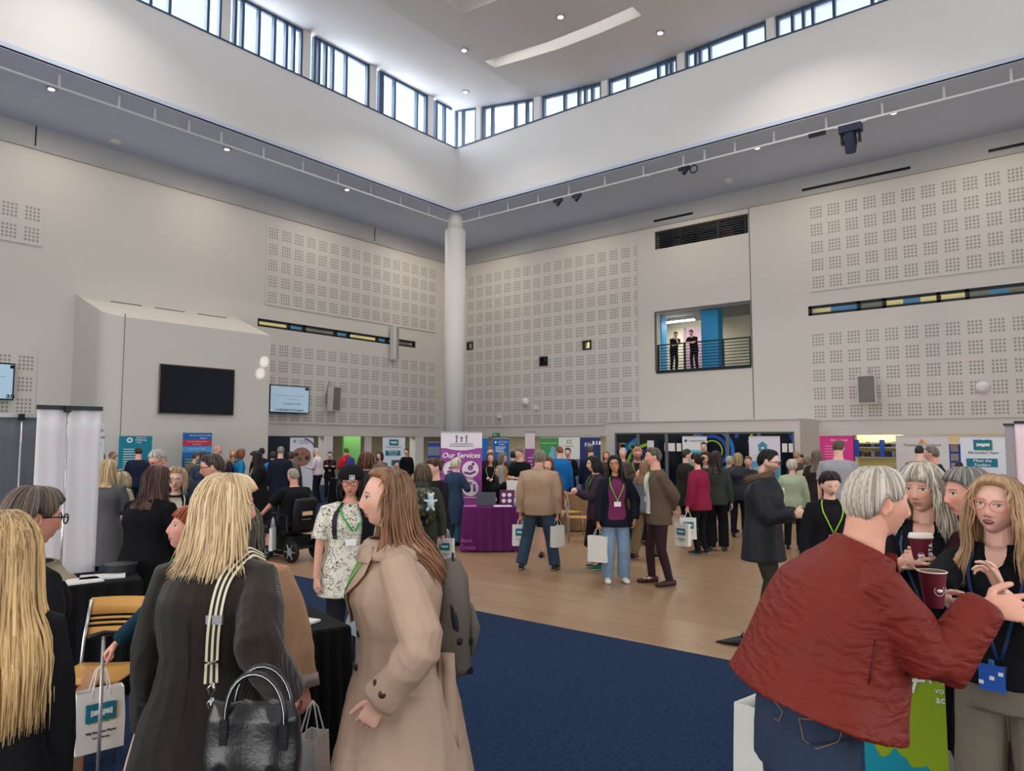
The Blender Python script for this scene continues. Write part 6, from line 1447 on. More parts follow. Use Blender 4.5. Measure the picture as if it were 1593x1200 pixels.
def backstand(px0, px1, ytop, s, label, col, yaw=0, polex=.0, rail=M_dark):
    """a roller banner seen from behind: blank sheet, pole and top clip"""
    P = at_scale((px0 + px1) / 2, s, ytop + 60); w = abs(px1 - px0) / s / max(math.cos(math.radians(yaw)), .3); Z = EYE - (ytop - 686.5) / s; az = math.atan2(P[1], P[0]); t = thing('roller_banner', label, 'banner', P, az - PI / 2 + math.radians(yaw))
    MB().lim(-w / 2, w / 2, -.10, .06, 0, .07).build('base_cassette', M_alu, t); MB().lim(-w / 2 - .005, w / 2 + .005, -.012, .012, Z - .025, Z + .008).build('top_rail', rail, t)
    n = 14; rows = [[(-w / 2 + w * i / n, .004 * math.sin(i * 1.9 + z * 2), z) for i in range(n + 1)] for z in np.linspace(.06, Z - .02, 12)]; sheet('blank_sheet', rows, mat('sheet_%d_%d_%d' % col, S(*col), .7, var=.03, vscale=5), t, .003)
    MB().tube([(polex * w, -.045, .05), (polex * w, -.045, Z - .02)], .0085, n=10).build('support_pole', M_chrome, t, True); MB().box((polex * w, -.03, Z - .02), (.04, .05, .05)).build('pole_clip', M_black, t); return t
backstand(64, 150, 633, 200, 'back of a white roller banner with a chrome pole, near left', (205, 200, 204), yaw=14, polex=-.06)
backstand(-20, 66, 645, 190, 'back of a dark grey roller banner at the left edge', (98, 100, 108), yaw=10, polex=.06, rail=M_alu)
backstand(1568, 1592, 660, 110, 'back of a grey roller banner near the right edge', (140, 136, 142), yaw=50, polex=.1)
backstand(1587, 1640, 656, 130, 'pale pink banner cut off by the right edge', (224, 200, 208), yaw=10, polex=.4)
# voluntary action banner in front right
t, b, w, Z = banner(1338, 1449, 905, 345, 'lime and turquoise roller banner behind the red jacket man', [(0, 1, (150, 175, 30)), (0, .10, (30, 150, 170))], [], H=.98, yaw=4)
r_ = random.Random(2); mb = MB(); n = 16
for nm, col, f in (('colour_band', (20, 150, 170), lambda u: Z * (.40 + .10 * (1 - u) + .035 * math.sin(u * 19) + (.03 if r_.random() > .5 else 0))), ('blue_band', (20, 110, 190), lambda u: Z * (.62 - 2.2 * u if u < .14 else .1))):
    V = [(w * (i / n - .5), -.004 if nm != 'blue_band' else -.003, f(i / n)) for i in range(n + 1)] + [(w / 2, -.004, .07), (-w / 2, -.004, .07)]; k = len(V)
    obj(nm, V + [(a, c - .001, d) for a, c, d in V], [tuple(range(k)), tuple(range(2 * k - 1, k - 1, -1))], mat('print_%d_%d_%d' % col, S(*col), .6), b)
mb = MB(); y = -.008; cx0, cz0 = w * .33, Z * .87
for ln in ([(-.07, -.10), (-.045, -.01), (-.03, .0)], [(-.08, -.05), (-.02, -.045)], [(-.02, .02), (.0, -.05), (.03, .02)], [(.03, .02), (.05, -.05)]): mb.tube([(cx0 + a, y, cz0 + c) for a, c in ln], .006, .002, 6)
mb.build('emblem', M_wtxt, b); text(b, 'vo', .036, (w * .43, -.008, Z * .79), WT); text(b, 'ac', .042, (w * .44, -.008, Z * .75), WT, bold=.01)
MB().tube([(w * .02, y, Z * .83), (w * .1, y, Z * .835)], .012, .002, 6).build('arrow_mark', M_wtxt, b)
# ---- tables
def table(P, rz, w, d, h, label, col, skirt=True, fold=.012, name='display_table', legs=False):
    t = thing(name, label, 'table', P, rz); m = mat('tablecloth_%d_%d_%d' % col, S(*col), .8, var=.06, vscale=3, spec=.15); MB().lim(-w / 2 + .02, w / 2 - .02, -d / 2 + .02, d / 2 - .02, h - .03, h - .005).build('tabletop', M_alu, t)
    per = []
    for a, c, n in (((-w / 2, -d / 2), (w / 2, -d / 2), 30), ((w / 2, -d / 2), (w / 2, d / 2), 12), ((w / 2, d / 2), (-w / 2, d / 2), 30), ((-w / 2, d / 2), (-w / 2, -d / 2), 12)):
        for i in range(n): u = i / n; per.append((a[0] + (c[0] - a[0]) * u, a[1] + (c[1] - a[1]) * u))
    n = len(per); V = []; zb = .02
    for z, k in ((h + .004, 0), (h - .01, .3), (h * .6, .8), (zb, 1.3)):
        for i, (x, y) in enumerate(per):
            L = math.hypot(x, y); f = fold * k * math.sin(i * 1.35) * 1.6 + .03 * k; V.append((x + x / L * f, y + y / L * f, z))
    F = grid_faces(4, n, True); F = [f[::-1] for f in F] + [tuple(range(n))[::-1]]; o = obj('tablecloth', V, [f[::-1] for f in F], m, t, False)
    for x in (-1, 1):
        for y in (-1, 1): MB().lim(x * (w / 2 - .06) - .014, x * (w / 2 - .06) + .014, y * (d / 2 - .06) - .014, y * (d / 2 - .06) + .014, 0, h - .02).build('leg', M_alu, t)
    return t
def W2(t, v): return np.array(Matrix.Translation(t.location) @ Matrix.Rotation(t.rotation_euler[2], 4, 'Z') @ Vector(v))
def view_rz(px, s): P = at_scale(px, s); return math.atan2(P[1], P[0]) - PI / 2
def papers(t, spots, h, lab, group=None, cat='leaflet'):
    for i, (x, y, r, w, d, col, lb) in enumerate(spots):
        P = W2(t, (x, y, h)); o = MB().lim(-w / 2, w / 2, -d / 2, d / 2, 0, .012).build('leaflet', mat('leaf_%d_%d_%d' % col, S(*col), .7), loc=P, rz=t.rotation_euler[2] + r); tag(o, lb, cat)
P = at_scale(764, 90); tb = table(P, view_rz(764, 90), .94, .62, .74, 'table under a deep purple cloth below the Our Services banner', (96, 34, 92), name='display_table')
text(tb, 'Bank', .10, (-.40, -.38, .20), mat('cloth_print_violet', S(170, 80, 160), .7)); text(tb, 'Group', .10, (-.38, -.38, .09), mat('cloth_print_violet', S(170, 80, 160), .7))
q = W2(tb, (-.08, -.05, .745)); lp = thing('laptop', 'dark laptop with its lid towards us on the purple table', 'laptop', q, tb.rotation_euler[2]); MB().lim(-.16, .16, 0, .22, 0, .018).build('keyboard_base', M_dark, lp); MB().box((0, -.03, .12), (.32, .012, .23), R=np.array(Matrix.Rotation(-.25, 3, 'X'))).build('lid', mat('laptop_lid', S(74, 72, 84), .4), lp)
q = W2(tb, (.28, .0, .745)); st2 = thing('leaflet_rack', 'small purple desk rack with round icons on the purple table', 'rack', q, tb.rotation_euler[2]); MB().lim(-.13, .13, -.01, .04, 0, .26).build('rack_panel', mat('rack_purple', S(110, 40, 100), .6), st2)
for x in (-.06, .04): 
    for z in (.08, .18): disc(st2, x, z, .035, (230, 225, 230), y=-.012)
q = W2(tb, (.42, -.15, .745)); wb = thing('water_bottle', 'clear plastic water bottle on the purple table', 'bottle', q, 0); MB().tube([(0, 0, 0), (0, 0, .12), (0, 0, .16), (0, 0, .175)], [.03, .03, .012, .012], n=14).build('bottle_body', mat('bottle_clear', S(180, 190, 195), .15, spec=.6), wb, True); MB().tube([(0, 0, .175), (0, 0, .192)], .014, n=12).build('cap', M_wtxt, wb)
papers(tb, [(.2, -.2, .1, .3, .2, (226, 222, 226), 'white sheets fanned out on the purple table'), (-.35, -.18, 0, .2, .15, (190, 110, 170), 'mauve leaflet at the left end of the purple table')], .746, '')
# black table, near left with papers (behind the raincoat)
P = at_scale(140, 205); tb = table(P, view_rz(140, 205) + .05, .72, .56, .82, 'table under a black cloth behind the white banner back, near left', (14, 14, 17))
papers(tb, [(-.05, -.16, .2, .30, .21, (224, 222, 220), 'white forms spread on the left black table, front'), (.12, -.05, -.1, .30, .2, (206, 206, 206), 'grey folder of forms on the left black table'), (-.2, .05, .1, .3, .21, (150, 120, 92), 'tan clipboard on the left black table')], .826, '')
q = W2(tb, (.25, .1, .826)); tag(MB().tube([(0, 0, 0), (0, 0, .07)], [.10, .12], n=24).build('dark_bowl', mat('bowl_charcoal', S(44, 42, 46), .5), loc=q), 'dark round bowl at the back of the left black table', 'bowl')
P = at_scale(462, 262); tb = table(P, view_rz(462, 262) + .35, .44, .60, .80, 'small table under a black cloth behind the camel coat', (12, 12, 14))
papers(tb, [(-.05, -.1, .5, .28, .2, (214, 212, 208), 'white booklet on the small black table')], .806, '')
q = W2(tb, (.40, .0, .74)); lh = thing('leaflet_holder', 'tilted clear holder with a teal leaflet beside the small black table', 'holder', (q[0], q[1], .0), tb.rotation_euler[2]); MB().box((0, -.02, .80), (.03, .17, .26), R=np.array(Matrix.Rotation(.35, 3, 'Y'))).build('leaflet_panel', mat('leaflet_teal', S(190, 205, 210), .5), lh); MB().tube([(0, 0, 0), (0, 0, .72)], .012, n=8).build('stand_pole', M_alu, lh); MB().tube([(0, 0, 0), (0, 0, .02)], .12, n=20).build('stand_base', M_dark, lh)
for px, s_, w_, lab, col in ((531, 53, .6, 'black-clothed table beside the pink shirt man', (20, 20, 26)), (895, 74, 1.3, 'wooden counter between the navy and red lanyard visitors', (150, 118, 88)), (1252, 68, .9, 'table with leaflets behind the pale green jumper woman', (120, 92, 84)), (1003, 62, 1.2, 'dark-clothed table beneath the shopfront decals', (40, 42, 50)), (1420, 72, 1.4, 'dark-clothed table before the orange triangle backdrop', (48, 46, 56)), (1352, 78, .9, 'dark-clothed table before the lit shelves', (40, 40, 50)), (232, 62, .9, 'dark-clothed table at the foot of the teal banner', (30, 40, 52)), (610, 46, .9, 'dark-clothed table before the far funders banner', (30, 34, 44)), (790, 60, .9, 'dark-clothed table below the blue emblem banner', (30, 34, 44))):
    P = at_scale(px, s_); tb = table(P, view_rz(px, s_), w_, .55, .76, lab, col); rr = random.Random(px)
    papers(tb, [(rr.uniform(-.35, .35) * w_, rr.uniform(-.18, .18), rr.uniform(-.5, .5), .26, .19, c, 'leaflets %s on the %s' % (d_, lab)) for c, d_ in (((220, 220, 224), 'in white'), ((120, 150, 180), 'in pale blue'))], .766, '')
# ---- chairs
def chair(P, rz, label, col=(190, 140, 72)):
    t = thing('wooden_chair', label, 'chair', P, rz); m = mat('beech_ply', S(*col), .45, var=.08, vscale=9)
    rows = [[(x, y, .45 + .012 * abs(x) * 5 * .3) for x in np.linspace(-.2, .2, 5)] for y in np.linspace(-.2, .2, 5)]; sheet('seat', rows, m, t, .012)
    mb = MB()
    for z0, z1 in ((.60, .66), (.675, .69), (.705, .72), (.735, .84)):
        rows = [[(x, -.21 - .04 * (1 - (x / .2) ** 2) - (z - .45) * .22, z) for x in np.linspace(-.2, .2, 9)] for z in (z0, z1)]; sheet('backrest', rows, m, t, .01)
    for x in (-1, 1):
        MB().tube([(x * .2, -.19, 0), (x * .2, -.2, .45), (x * .2, -.225, .60), (x * .198, -.29, .83)], .011, n=8).build('back_leg', M_chrome, t, True); MB().tube([(x * .2, .2, 0), (x * .2, .18, .44)], .011, n=8).build('leg', M_chrome, t, True)
    return t
chair(at_scale(168, 252), view_rz(168, 252) + 2.7, 'wooden slatted chair by the black table, near left'); chair(at_scale(884, 78), view_rz(884, 78) - 2.4, 'wooden chair right of the hoodie man')
t = chair(at_scale(900, 84), view_rz(900, 84) - 1.6, 'grey metal-framed chair beside the wooden one', (170, 172, 176)); chair(at_scale(812, 70), view_rz(812, 70) + .4, 'wooden chair hidden behind the purple table end')
# ---- cardboard box
P = at_scale(98, 275); bx_ = thing('cardboard_box', 'open brown cardboard box standing on the carpet, near left', 'box', P, view_rz(102, 262) + .2); m = mat('cardboard', S(150, 112, 84), .85, var=.06, vscale=5); w_, d_, h_ = .30, .24, .42
MB().lim(-w_ / 2, w_ / 2, -d_ / 2, -d_ / 2 + .008, 0, h_).lim(-w_ / 2, w_ / 2, d_ / 2 - .008, d_ / 2, 0, h_).lim(-w_ / 2, -w_ / 2 + .008, -d_ / 2, d_ / 2, 0, h_).lim(w_ / 2 - .008, w_ / 2, -d_ / 2, d_ / 2, 0, h_).lim(-w_ / 2, w_ / 2, -d_ / 2, d_ / 2, 0, .008).build('box_body', m, bx_)
for sx in (-1, 1): MB().box((sx * (w_ / 2 + .03), 0, h_ + .05), (.006, d_, .13), R=np.array(Matrix.Rotation(sx * .5, 3, 'Y'))).build('flap', m, bx_)
MB().box((0, -d_ / 2 - .03, h_ - .05), (w_, .006, .12), R=np.array(Matrix.Rotation(-.4, 3, 'X'))).build('flap', m, bx_); text(bx_, 'B.S.0', .06, (-.02, -d_ / 2 - .002, .08), M_wtxt)
P = at_scale(93, 285); tag(MB().tube([(0, 0, 0), (0, 0, .03)], [.16, .14], n=30).build('round_base', M_alu, loc=P), 'grey round stand base on the carpet at the bottom left', 'base')
# ---- bags on the floor and in hands
def W3(px, py, s): d = ray(px, py); return CAM + d * ((1123.6 / s) / (d @ Fv))
def bagat(px, ytop, s, label, w=.24, h=.30, yaw=0, **k):
    """bag whose top edge is seen at ytop"""
    q = W3(px, ytop, s); z = max(q[2] - h, 0.003); return tote((q[0], q[1], z), view_rz(px, s) + math.radians(yaw), label, w, h, **k)
bagat(156, 1072, 292, 'paper carrier with the clasped hands print hanging from the raincoat woman\'s stick', .22, .30, 12)
st_ = W3(160, 1022, 300); t = thing('walking_stick', 'walking stick held by the raincoat woman', 'stick', (st_[0], st_[1], 0)); MB().tube([(0, 0, .02), (0, 0, .86)], .009, n=10).build('shaft', M_alu, t, True); MB().tube([(-.05, .03, .86), (0, 0, .875), (.06, -.03, .865)], .014, n=10, round_=True).build('grip', M_black, t, True); MB().tube([(0, 0, 0), (0, 0, .05)], .014, n=10).build('rubber_tip', M_black, t)
bagat(486, 1142, 372, 'plain white paper bag hanging from the camel coat woman\'s hand', .12, .3, 60, logo=False, handles=.13, d=.1)
bagat(1180, 1092, 345, 'tall white paper bag on the carpet left of the red jacket man', .17, .34, 58, d=.16, handles=0)
bagat(1462, 1150, 300, 'white paper bag with raised handles behind the lime banner', .18, .30, 20, logo=False, handles=.14); bagat(1482, 1165, 320, 'white paper bag with rope handles at the foot of the maroon trousers', .17, .3, -12, logo=False, handles=.13)
P = at_scale(1142, 168, 1000); P = on_z(1140, 1003, 0); t = thing('shoulder_bag', 'small black pointed item lying on the floor edge by the red jacket', 'bag', P, view_rz(1140, 170)); V, F = tube([(-.15, 0, .012), (-.05, 0, .025), (.06, 0, .04), (.14, 0, .05)], [.006, .05, .09, .06], [.006, .02, .036, .045], 12, hint=(0, 1, 0)); obj('bag_body', V, F, M_black, t, True); MB().tube([(.07, 0, .07), (.09, 0, .11), (.13, 0, .07)], .008, n=8).build('strap', M_black, t, True)  # bag form made up for a black pointed thing taken for a shoe
# ---- signs over the openings
for px, py, ax in ((505, 691, 'y'), (772, 677, 'x')):
    p = on_y(px, py, B + .9) if ax == 'y' else on_x(px, py, A - .12); t = thing('exit_sign', 'small green exit sign %s' % ('under the left wall opening' if ax == 'y' else 'over the far opening by the column'), 'sign', p, 0 if ax == 'y' else -PI / 2)
    MB().lim(-.2, .2, -.03, .03, -.09, .09).build('sign_box', mat('exit_green', S(30, 110, 84), .5, emit=S(30, 120, 90), estr=.2), t); MB().lim(-.12, -.04, -.034, -.03, -.05, .05).lim(.0, .12, -.034, -.03, -.012, .012).build('pictogram', M_wtxt, t); MB().tube([(0, 0, .09), (0, 0, .3 if ax == 'y' else .15)], .01, n=6).build('rod', M_dark, t)
# ================================================================== THE CROWD
ARMS = {None: {}, 
    'folded': dict(hands=((.03, .13, .70), (-.03, .15, .69)), elbows=((-.8, -.2, -1), (.8, -.2, -1)), hd=((1, .1, .15), (-1, .1, .15))),
    'hold': dict(hands=((-.05, .17, .64), (.05, .18, .64)), elbows=((-.7, -.6, -1), (.7, -.6, -1)), hd=((.5, .7, .1), (-.5, .7, .1)), curl=(.7, .7)),
    'phone': dict(hands=((-.03, .20, .68), (.03, .19, .68)), elbows=((-.6, -.6, -1), (.6, -.6, -1)), hd=((.5, .6, .4), (-.5, .6, .4)), curl=(.6, .6)),
    'behind': dict(hands=((.0, -.10, .55), (.02, -.11, .54)), elbows=((-.9, -.6, 0), (.9, -.6, 0)), hd=((.9, -.1, -.4), (-.9, -.1, -.4))),
    'right_up': dict(hands=(None, (.06, .17, .70)), elbows=(None, (.8, -.4, -1)), hd=(None, (-.2, .5, .8))),
    'left_up': dict(hands=((-.06, .17, .70), None), elbows=((-.8, -.4, -1), None), hd=((.2, .5, .8), None)),
    'bag_l': dict(curl=(.9, .35)), 'bag_r': dict(curl=(.35, .9)), 'pocket': dict(hands=((-.12, .05, .50), (.12, .05, .50)), elbows=((-1, -.9, 0), (1, -.9, 0)))}
def cr(px, y, s, f, label, sex='f', top=((30, 30, 34), 'jumper'), legs=((34, 34, 40), 't'), hair=((70, 50, 38), 'short'), arm=None, lany=None, gl=None, bp=None, front=None, shoes=(28, 26, 28), sole=None, group=None, **k):
    kw = dict(ARMS[arm]); kw.update(k); k = kw
    p = Person(px, y, s, f, sex=sex, label=label, group=group, **k)
    c, kind = top; m = cloth(*c); lo = p.lod == 2; wr = .004 if lo else .007
    if k.get('sit') is None or True:
        if kind == 'tee': p.top('t_shirt', m, hem=.47, th=.012, sleeve=.42, r=(.038, .036, .03), wr=wr)
        elif kind == 'polo': p.top('polo_shirt', m, hem=.47, th=.014, sleeve=.45, r=(.038, .036, .03), wr=wr, collar=.012)
        elif kind == 'shirt': p.top('shirt', m, hem=.50, th=.012, r=(.036, .032, .024), wr=wr, collar=.022)
        elif kind == 'jumper': p.top('jumper', m, hem=.46, th=.016, r=(.038, .035, .026), wr=wr)
        elif kind == 'hoodie': 
            p.top('hoodie', m, hem=.46, th=.026, flare=-.03, r=(.046, .044, .034), wr=wr * 1.3, collar=.02, parts=[tube([p.sp(.80) + np.array([0, -.075, 0]), p.sp(.825) + np.array([0, -.07, .02]), p.sp(.84) + np.array([0, -.04, .03])], [.10, .095, .07], [.05, .055, .045], 14, hint=(1, 0, 0), round_=True)])
        elif kind == 'jacket': p.top('jacket', m, hem=.44, th=.022, flare=.02, r=(.042, .039, .031), wr=wr, collar=.024)
        elif kind == 'coat': p.top('coat', m, hem=.36, th=.026, flare=.03, r=(.044, .041, .032), wr=wr, collar=.028)
        elif kind == 'longcoat': p.top('coat', m, hem=.26, th=.024, flare=.035, r=(.043, .04, .031), wr=wr, collar=.024)
        elif kind == 'puffer': p.top('puffer_jacket', mat('puffer_%d_%d_%d' % c, S(*c), .5, bump=.9, bscale=14, stretch=(.3, .3, 2.2), spec=.3), hem=.44, th=.036, r=(.05, .048, .038), wr=wr * 1.4, collar=.034)
        elif kind == 'dress': p.top('dress', m, hem=.24, th=.014, flare=.05, r=(.037, .033, .024), wr=wr)
    lc, lk = legs
    if lk == 't': p.trousers(cloth(*lc), wr=wr)
    elif lk == 'wide': p.trousers(cloth(*lc), r=(.060, .050, .050), wr=wr * 1.2)
    elif lk == 'jeans': p.trousers(mat('denim_%d_%d_%d' % lc, S(*lc), .85, bump=.3, bscale=200, var=.25, vscale=8), r=(.060, .050, .047), wr=wr * 1.1, name='jeans')
    elif lk == 'slim': p.trousers(cloth(*lc), r=(.052, .036, .027), wr=wr)
    elif lk == 'skirt': p.skirt(cloth(*lc), hem=.20, flare=.045); p.finish('tights', [p.leg(0, .045, .032, .024), p.leg(1, .045, .032, .024)], cloth(24, 22, 26))
    elif lk == 'short_skirt': p.skirt(cloth(*lc), hem=.30, flare=.02)
    if shoes: p.shoes(shoes, sole=sole)
    hc, hs = hair[:2]
    if hs == 'short': p.hair(hc, 'short', fringe=hair[2] if len(hair) > 2 else 0, vol=1.0 if sex == 'm' else 1.35)
    elif hs == 'crop': p.hair(hc, 'short', vol=.45)
    elif hs == 'balding': p.hair(hc, 'short', vol=.4, bald=-1.1) if False else p.hair(hc, 'short', vol=.4)
    elif hs == 'bob': p.hair(hc, 'long', .24, vol=1.2)
    elif hs == 'long': p.hair(hc, 'long', hair[2] if len(hair) > 2 else .36, vol=1.1)
    elif hs == 'curly': p.hair(hc, 'long', .25, vol=1.9, wave=.012, strands=0 if lo else 200)
    elif hs == 'bun': p.hair(hc, 'short', vol=1.0); p.bun(hc)
    elif hs == 'pony': p.hair(hc, 'short', vol=1.0); p.ponytail(hc)
    if hs == 'bald': pass
    if gl: p.glasses(gl if isinstance(gl, tuple) else (30, 28, 30))
    if front: p.vfront(cloth(*front), th=.032 if kind in ('coat', 'jacket', 'puffer', 'longcoat') else .022)
    if lany: p.lanyard(lany if isinstance(lany, tuple) else (110, 190, 70), th=.036 if kind in ('coat', 'jacket', 'puffer') else .028)
    if bp: backpack(p, bp[0], bp[1], mid=.69, **(bp[2] if len(bp) > 2 else {}))
    return p
G = (110, 190, 70)
def hand_bag(p, i, label, **k):
    w = P2W(p, p.wr[i]); hgt = .30 * k.pop('k', 1); q = (w[0], w[1], max(w[2] - .09 - .09 - hgt, .01)); yaw = k.pop('yaw', 0)
    return tote(q, math.atan2(w[1], w[0]) - PI / 2 + math.radians(yaw), label, h=hgt, handles=.10, **k)
# ---- left side
cr(158, 706, 60, 170, 'fair short-haired visitor at the back, beside the edge of the white banner', hair=((170, 140, 100), 'short'))
cr(171, 703, 58, 60, 'bespectacled woman in a black t-shirt with folded arms left of the teal banner', top=((24, 24, 26), 'tee'), arm='folded', hair=((150, 110, 80), 'short'), gl=True)
cr(162, 716, 132, 158, 'blonde woman in a long grey wool coat, back turned, next to the white banner back', top=((88, 86, 88), 'longcoat'), hair=((206, 178, 138), 'long', .33), w=1.15, head=(-10, 8, 0), arm='hold')
cr(186, 741, 100, 150, 'visitor with wavy grey-blonde hair bent between the grey coat and the black coat', H=1.36, top=((150, 140, 130), 'jumper'), hair=((184, 166, 136), 'curly'), arm='hold')
cr(215, 696, 68, 180, 'short-haired man in a navy top, back turned before the teal banner', 'm', ((28, 34, 52), 'jumper'), hair=((60, 44, 36), 'crop'), arm='hold')
cr(232, 726, 185, 138, 'woman with long brown hair in a black coat, back turned, left of the blonde woman', top=((14, 14, 17), 'coat'), hair=((74, 48, 40), 'long', .36), w=1.18, dp=1.15, head=(-20, 10, 0), arm='hold', gl=(200, 190, 180), strands_=0) if False else cr(232, 726, 185, 138, 'woman with long brown hair in a black coat, back turned, left of the blonde woman', top=((14, 14, 17), 'coat'), hair=((74, 48, 40), 'long', .36), w=1.18, dp=1.15, head=(-20, 10, 0), arm='hold', gl=(200, 190, 180))
cr(275, 727, 162, -6, 'fair-haired woman in clear glasses and a dark jacket facing us beside the black coat', top=((26, 28, 40), 'jacket'), hair=((198, 166, 128), 'bob'), gl=(170, 150, 130), front=(196, 186, 170), lany=(206, 210, 180), eyecol=(60, 60, 60))
p = cr(268, 697, 138, -50, 'bald man in glasses and a turquoise padded jacket looking down', 'm', ((26, 108, 120), 'puffer'), hair=((200, 190, 180), 'crop'), gl=True, head=(0, 26, 0), w=1.12, lean=8, skin='pink', arm='hold', bp=('dark rucksack on the turquoise padded jacket', (40, 46, 56)))
cr(290, 703, 62, 100, 'dark-haired visitor leaning in front of the striped blue and red banner', top=((110, 90, 80), 'jumper'), hair=((90, 70, 50), 'short'), lean=14, arm='hold')
cr(333, 693, 66, 95, 'bald visitor in dark clothes right of the striped banner', 'm', ((26, 28, 34), 'jacket'), hair=((200, 160, 140), 'crop'), w=1.1, skin='pink')
cr(316, 703, 80, 175, 'visitor in a navy puffer jacket, back turned below the striped banner', top=((30, 40, 66), 'puffer'), hair=((50, 38, 30), 'short'))
cr(343, 707, 168, -88, 'man with greying dark hair and glasses in profile, green lanyard at his collar', 'm', ((40, 42, 48), 'jacket'), hair=((76, 66, 58), 'short'), gl=True, lany=(80, 180, 100), skin='pink', head=(0, 10, 0))
cr(362, 699, 56, 0, 'smiling blonde woman in a tan coat facing us under the bay', top=((150, 124, 90), 'coat'), hair=((206, 170, 120), 'long', .3), open_=.003)
cr(371, 699, 63, 100, 'curly red-haired woman in a bright blue jacket left of the purple banner', top=((40, 130, 190), 'jacket'), hair=((140, 84, 50), 'curly'), bp=('navy backpack on the bright blue jacket under the bay', (34, 40, 60)))
p = cr(405, 702, 84, -78, 'long dark-haired woman in a black cardigan over a patterned dress, reading her phone', top=((18, 18, 22), 'longcoat'), legs=((30, 28, 30), 'skirt'), hair=((34, 26, 26), 'long', .42), front=(140, 128, 108), arm='phone', head=(0, 18, 0))
cr(406, 697, 60, 170, 'man in a dark cap and dark jacket behind the phone reader', 'm', ((30, 30, 36), 'jacket'), hair=((24, 22, 24), 'short'))
cr(424, 703, 61, 180, 'visitor in a vivid blue top, back turned beside the navy backdrop', top=((36, 120, 196), 'jumper'), hair=((60, 48, 40), 'short'))
cr(436, 695, 68, 176, 'grey-haired man in a navy coat, back turned left of the swirl banner', 'm', ((24, 30, 46), 'coat'), hair=((140, 134, 126), 'short'))
cr(452, 703, 66, 175, 'visitor carrying a taupe backpack in front of the swirl banner', top=((70, 64, 70), 'jacket'), hair=((70, 60, 56), 'short'), bp=('large taupe backpack before the swirl banner', (104, 92, 90), dict(h=.62, w=.42)))
cr(495, 697, 51.6, -110, 'white-haired man in a pale pink shirt and dark trousers by the black table', 'm', ((224, 204, 212), 'shirt'), ((30, 32, 44), 't'), ((214, 206, 196), 'short'), head=(10, 20, 0), arm='hold', w=1.1)
cr(513, 703, 49, 0, 'woman in a dark suit with a red lanyard facing us behind the black table', top=((26, 26, 36), 'jacket'), hair=((60, 44, 38), 'short'), lany=(200, 40, 50), arm='folded')
cr(540, 697, 50, -150, 'person in a red jacket before the green wall', 'm', ((196, 40, 60), 'hoodie'), hair=((60, 110, 40), 'short'), bp=('small blue backpack on the red jacket', (40, 70, 130)), arm='hold')
cr(569, 705, 98, 178, 'visitor with a round mass of brown hair, back turned near the pale door', top=((50, 44, 46), 'jumper'), hair=((96, 62, 42), 'curly'), w=1.0)
cr(593, 703, 60, -35, 'dark-haired woman in black facing left below the funders banner', top=((22, 22, 26), 'jumper'), hair=((50, 34, 34), 'bob'))
cr(615, 717, 58, 20, 'dark-haired visitor low in front of the funders banner', H=1.32, top=((24, 26, 34), 'jumper'), hair=((26, 22, 24), 'short'))
cr(590, 722, 150, 172, 'visitor with grey-brown hair hidden behind the trench coat woman\'s head', top=((40, 38, 40), 'jumper'), hair=((104, 88, 74), 'bob'))
cr(633, 698, 47, -20, 'person in black standing in the doorway beside the white pier', top=((18, 18, 20), 'jumper'), hair=((50, 36, 30), 'short'))
# woman with the black beanie
p = cr(544, 730, 190, 12, 'woman in a black beanie, glasses and a black-and-white patterned dress', top=((30, 30, 34), 'none'), legs=((26, 26, 34), 't'), hair=((40, 32, 30), 'bob'), gl=(150, 70, 60), head=(-18, 4, 0), w=1.16, dp=1.12, H=1.63, skin=(206, 150, 128), lips=(170, 90, 86), shoes=(16, 16, 18))
m = bpy.data.materials.new('letters_print'); t = nt(m); vo = t.nodes.new('ShaderNodeTexVoronoi'); vo.feature = 'DISTANCE_TO_EDGE'; vo.inputs['Scale'].default_value = 32; tc = t.nodes.new('ShaderNodeTexCoord'); no = t.nodes.new('ShaderNodeTexNoise'); no.inputs['Scale'].default_value = 22; ad = t.nodes.new('ShaderNodeMix'); ad.data_type = 'VECTOR'; ad.inputs['Factor'].default_value = .12
r = t.nodes.new('ShaderNodeValToRGB'); r.color_ramp.elements[0].position = .05; r.color_ramp.elements[1].position = .07; r.color_ramp.elements[0].color = (*S(34, 34, 38), 1); r.color_ramp.elements[1].color = (*S(214, 208, 192), 1); t.links.new(tc.outputs['Object'], no.inputs['Vector']); t.links.new(tc.outputs['Object'], ad.inputs['A']); t.links.new(no.outputs['Color'], ad.inputs['B']); t.links.new(ad.outputs['Result'], vo.inputs['Vector']); t.links.new(vo.outputs['Distance'], r.inputs[0])
vo2 = t.nodes.new('ShaderNodeTexVoronoi'); vo2.inputs['Scale'].default_value = 34; lt = t.nodes.new('ShaderNodeMath'); lt.operation = 'GREATER_THAN'; lt.inputs[1].default_value = .5; mx = t.nodes.new('ShaderNodeMix'); mx.data_type = 'RGBA'; mx.inputs['B'].default_value = (*S(214, 208, 192), 1); t.links.new(ad.outputs['Result'], vo2.inputs['Vector']); t.links.new(vo2.outputs['Color'], lt.inputs[0]); t.links.new(lt.outputs[0], mx.inputs['Factor']); t.links.new(r.outputs[0], mx.inputs['A']); t.links.new(mx.outputs['Result'], t.nodes['Principled BSDF'].inputs['Base Color'])
p.top('patterned_dress', m, hem=.38, th=.016, flare=.03, sleeve=.40, r=(.044, .042, .036), wr=.007)
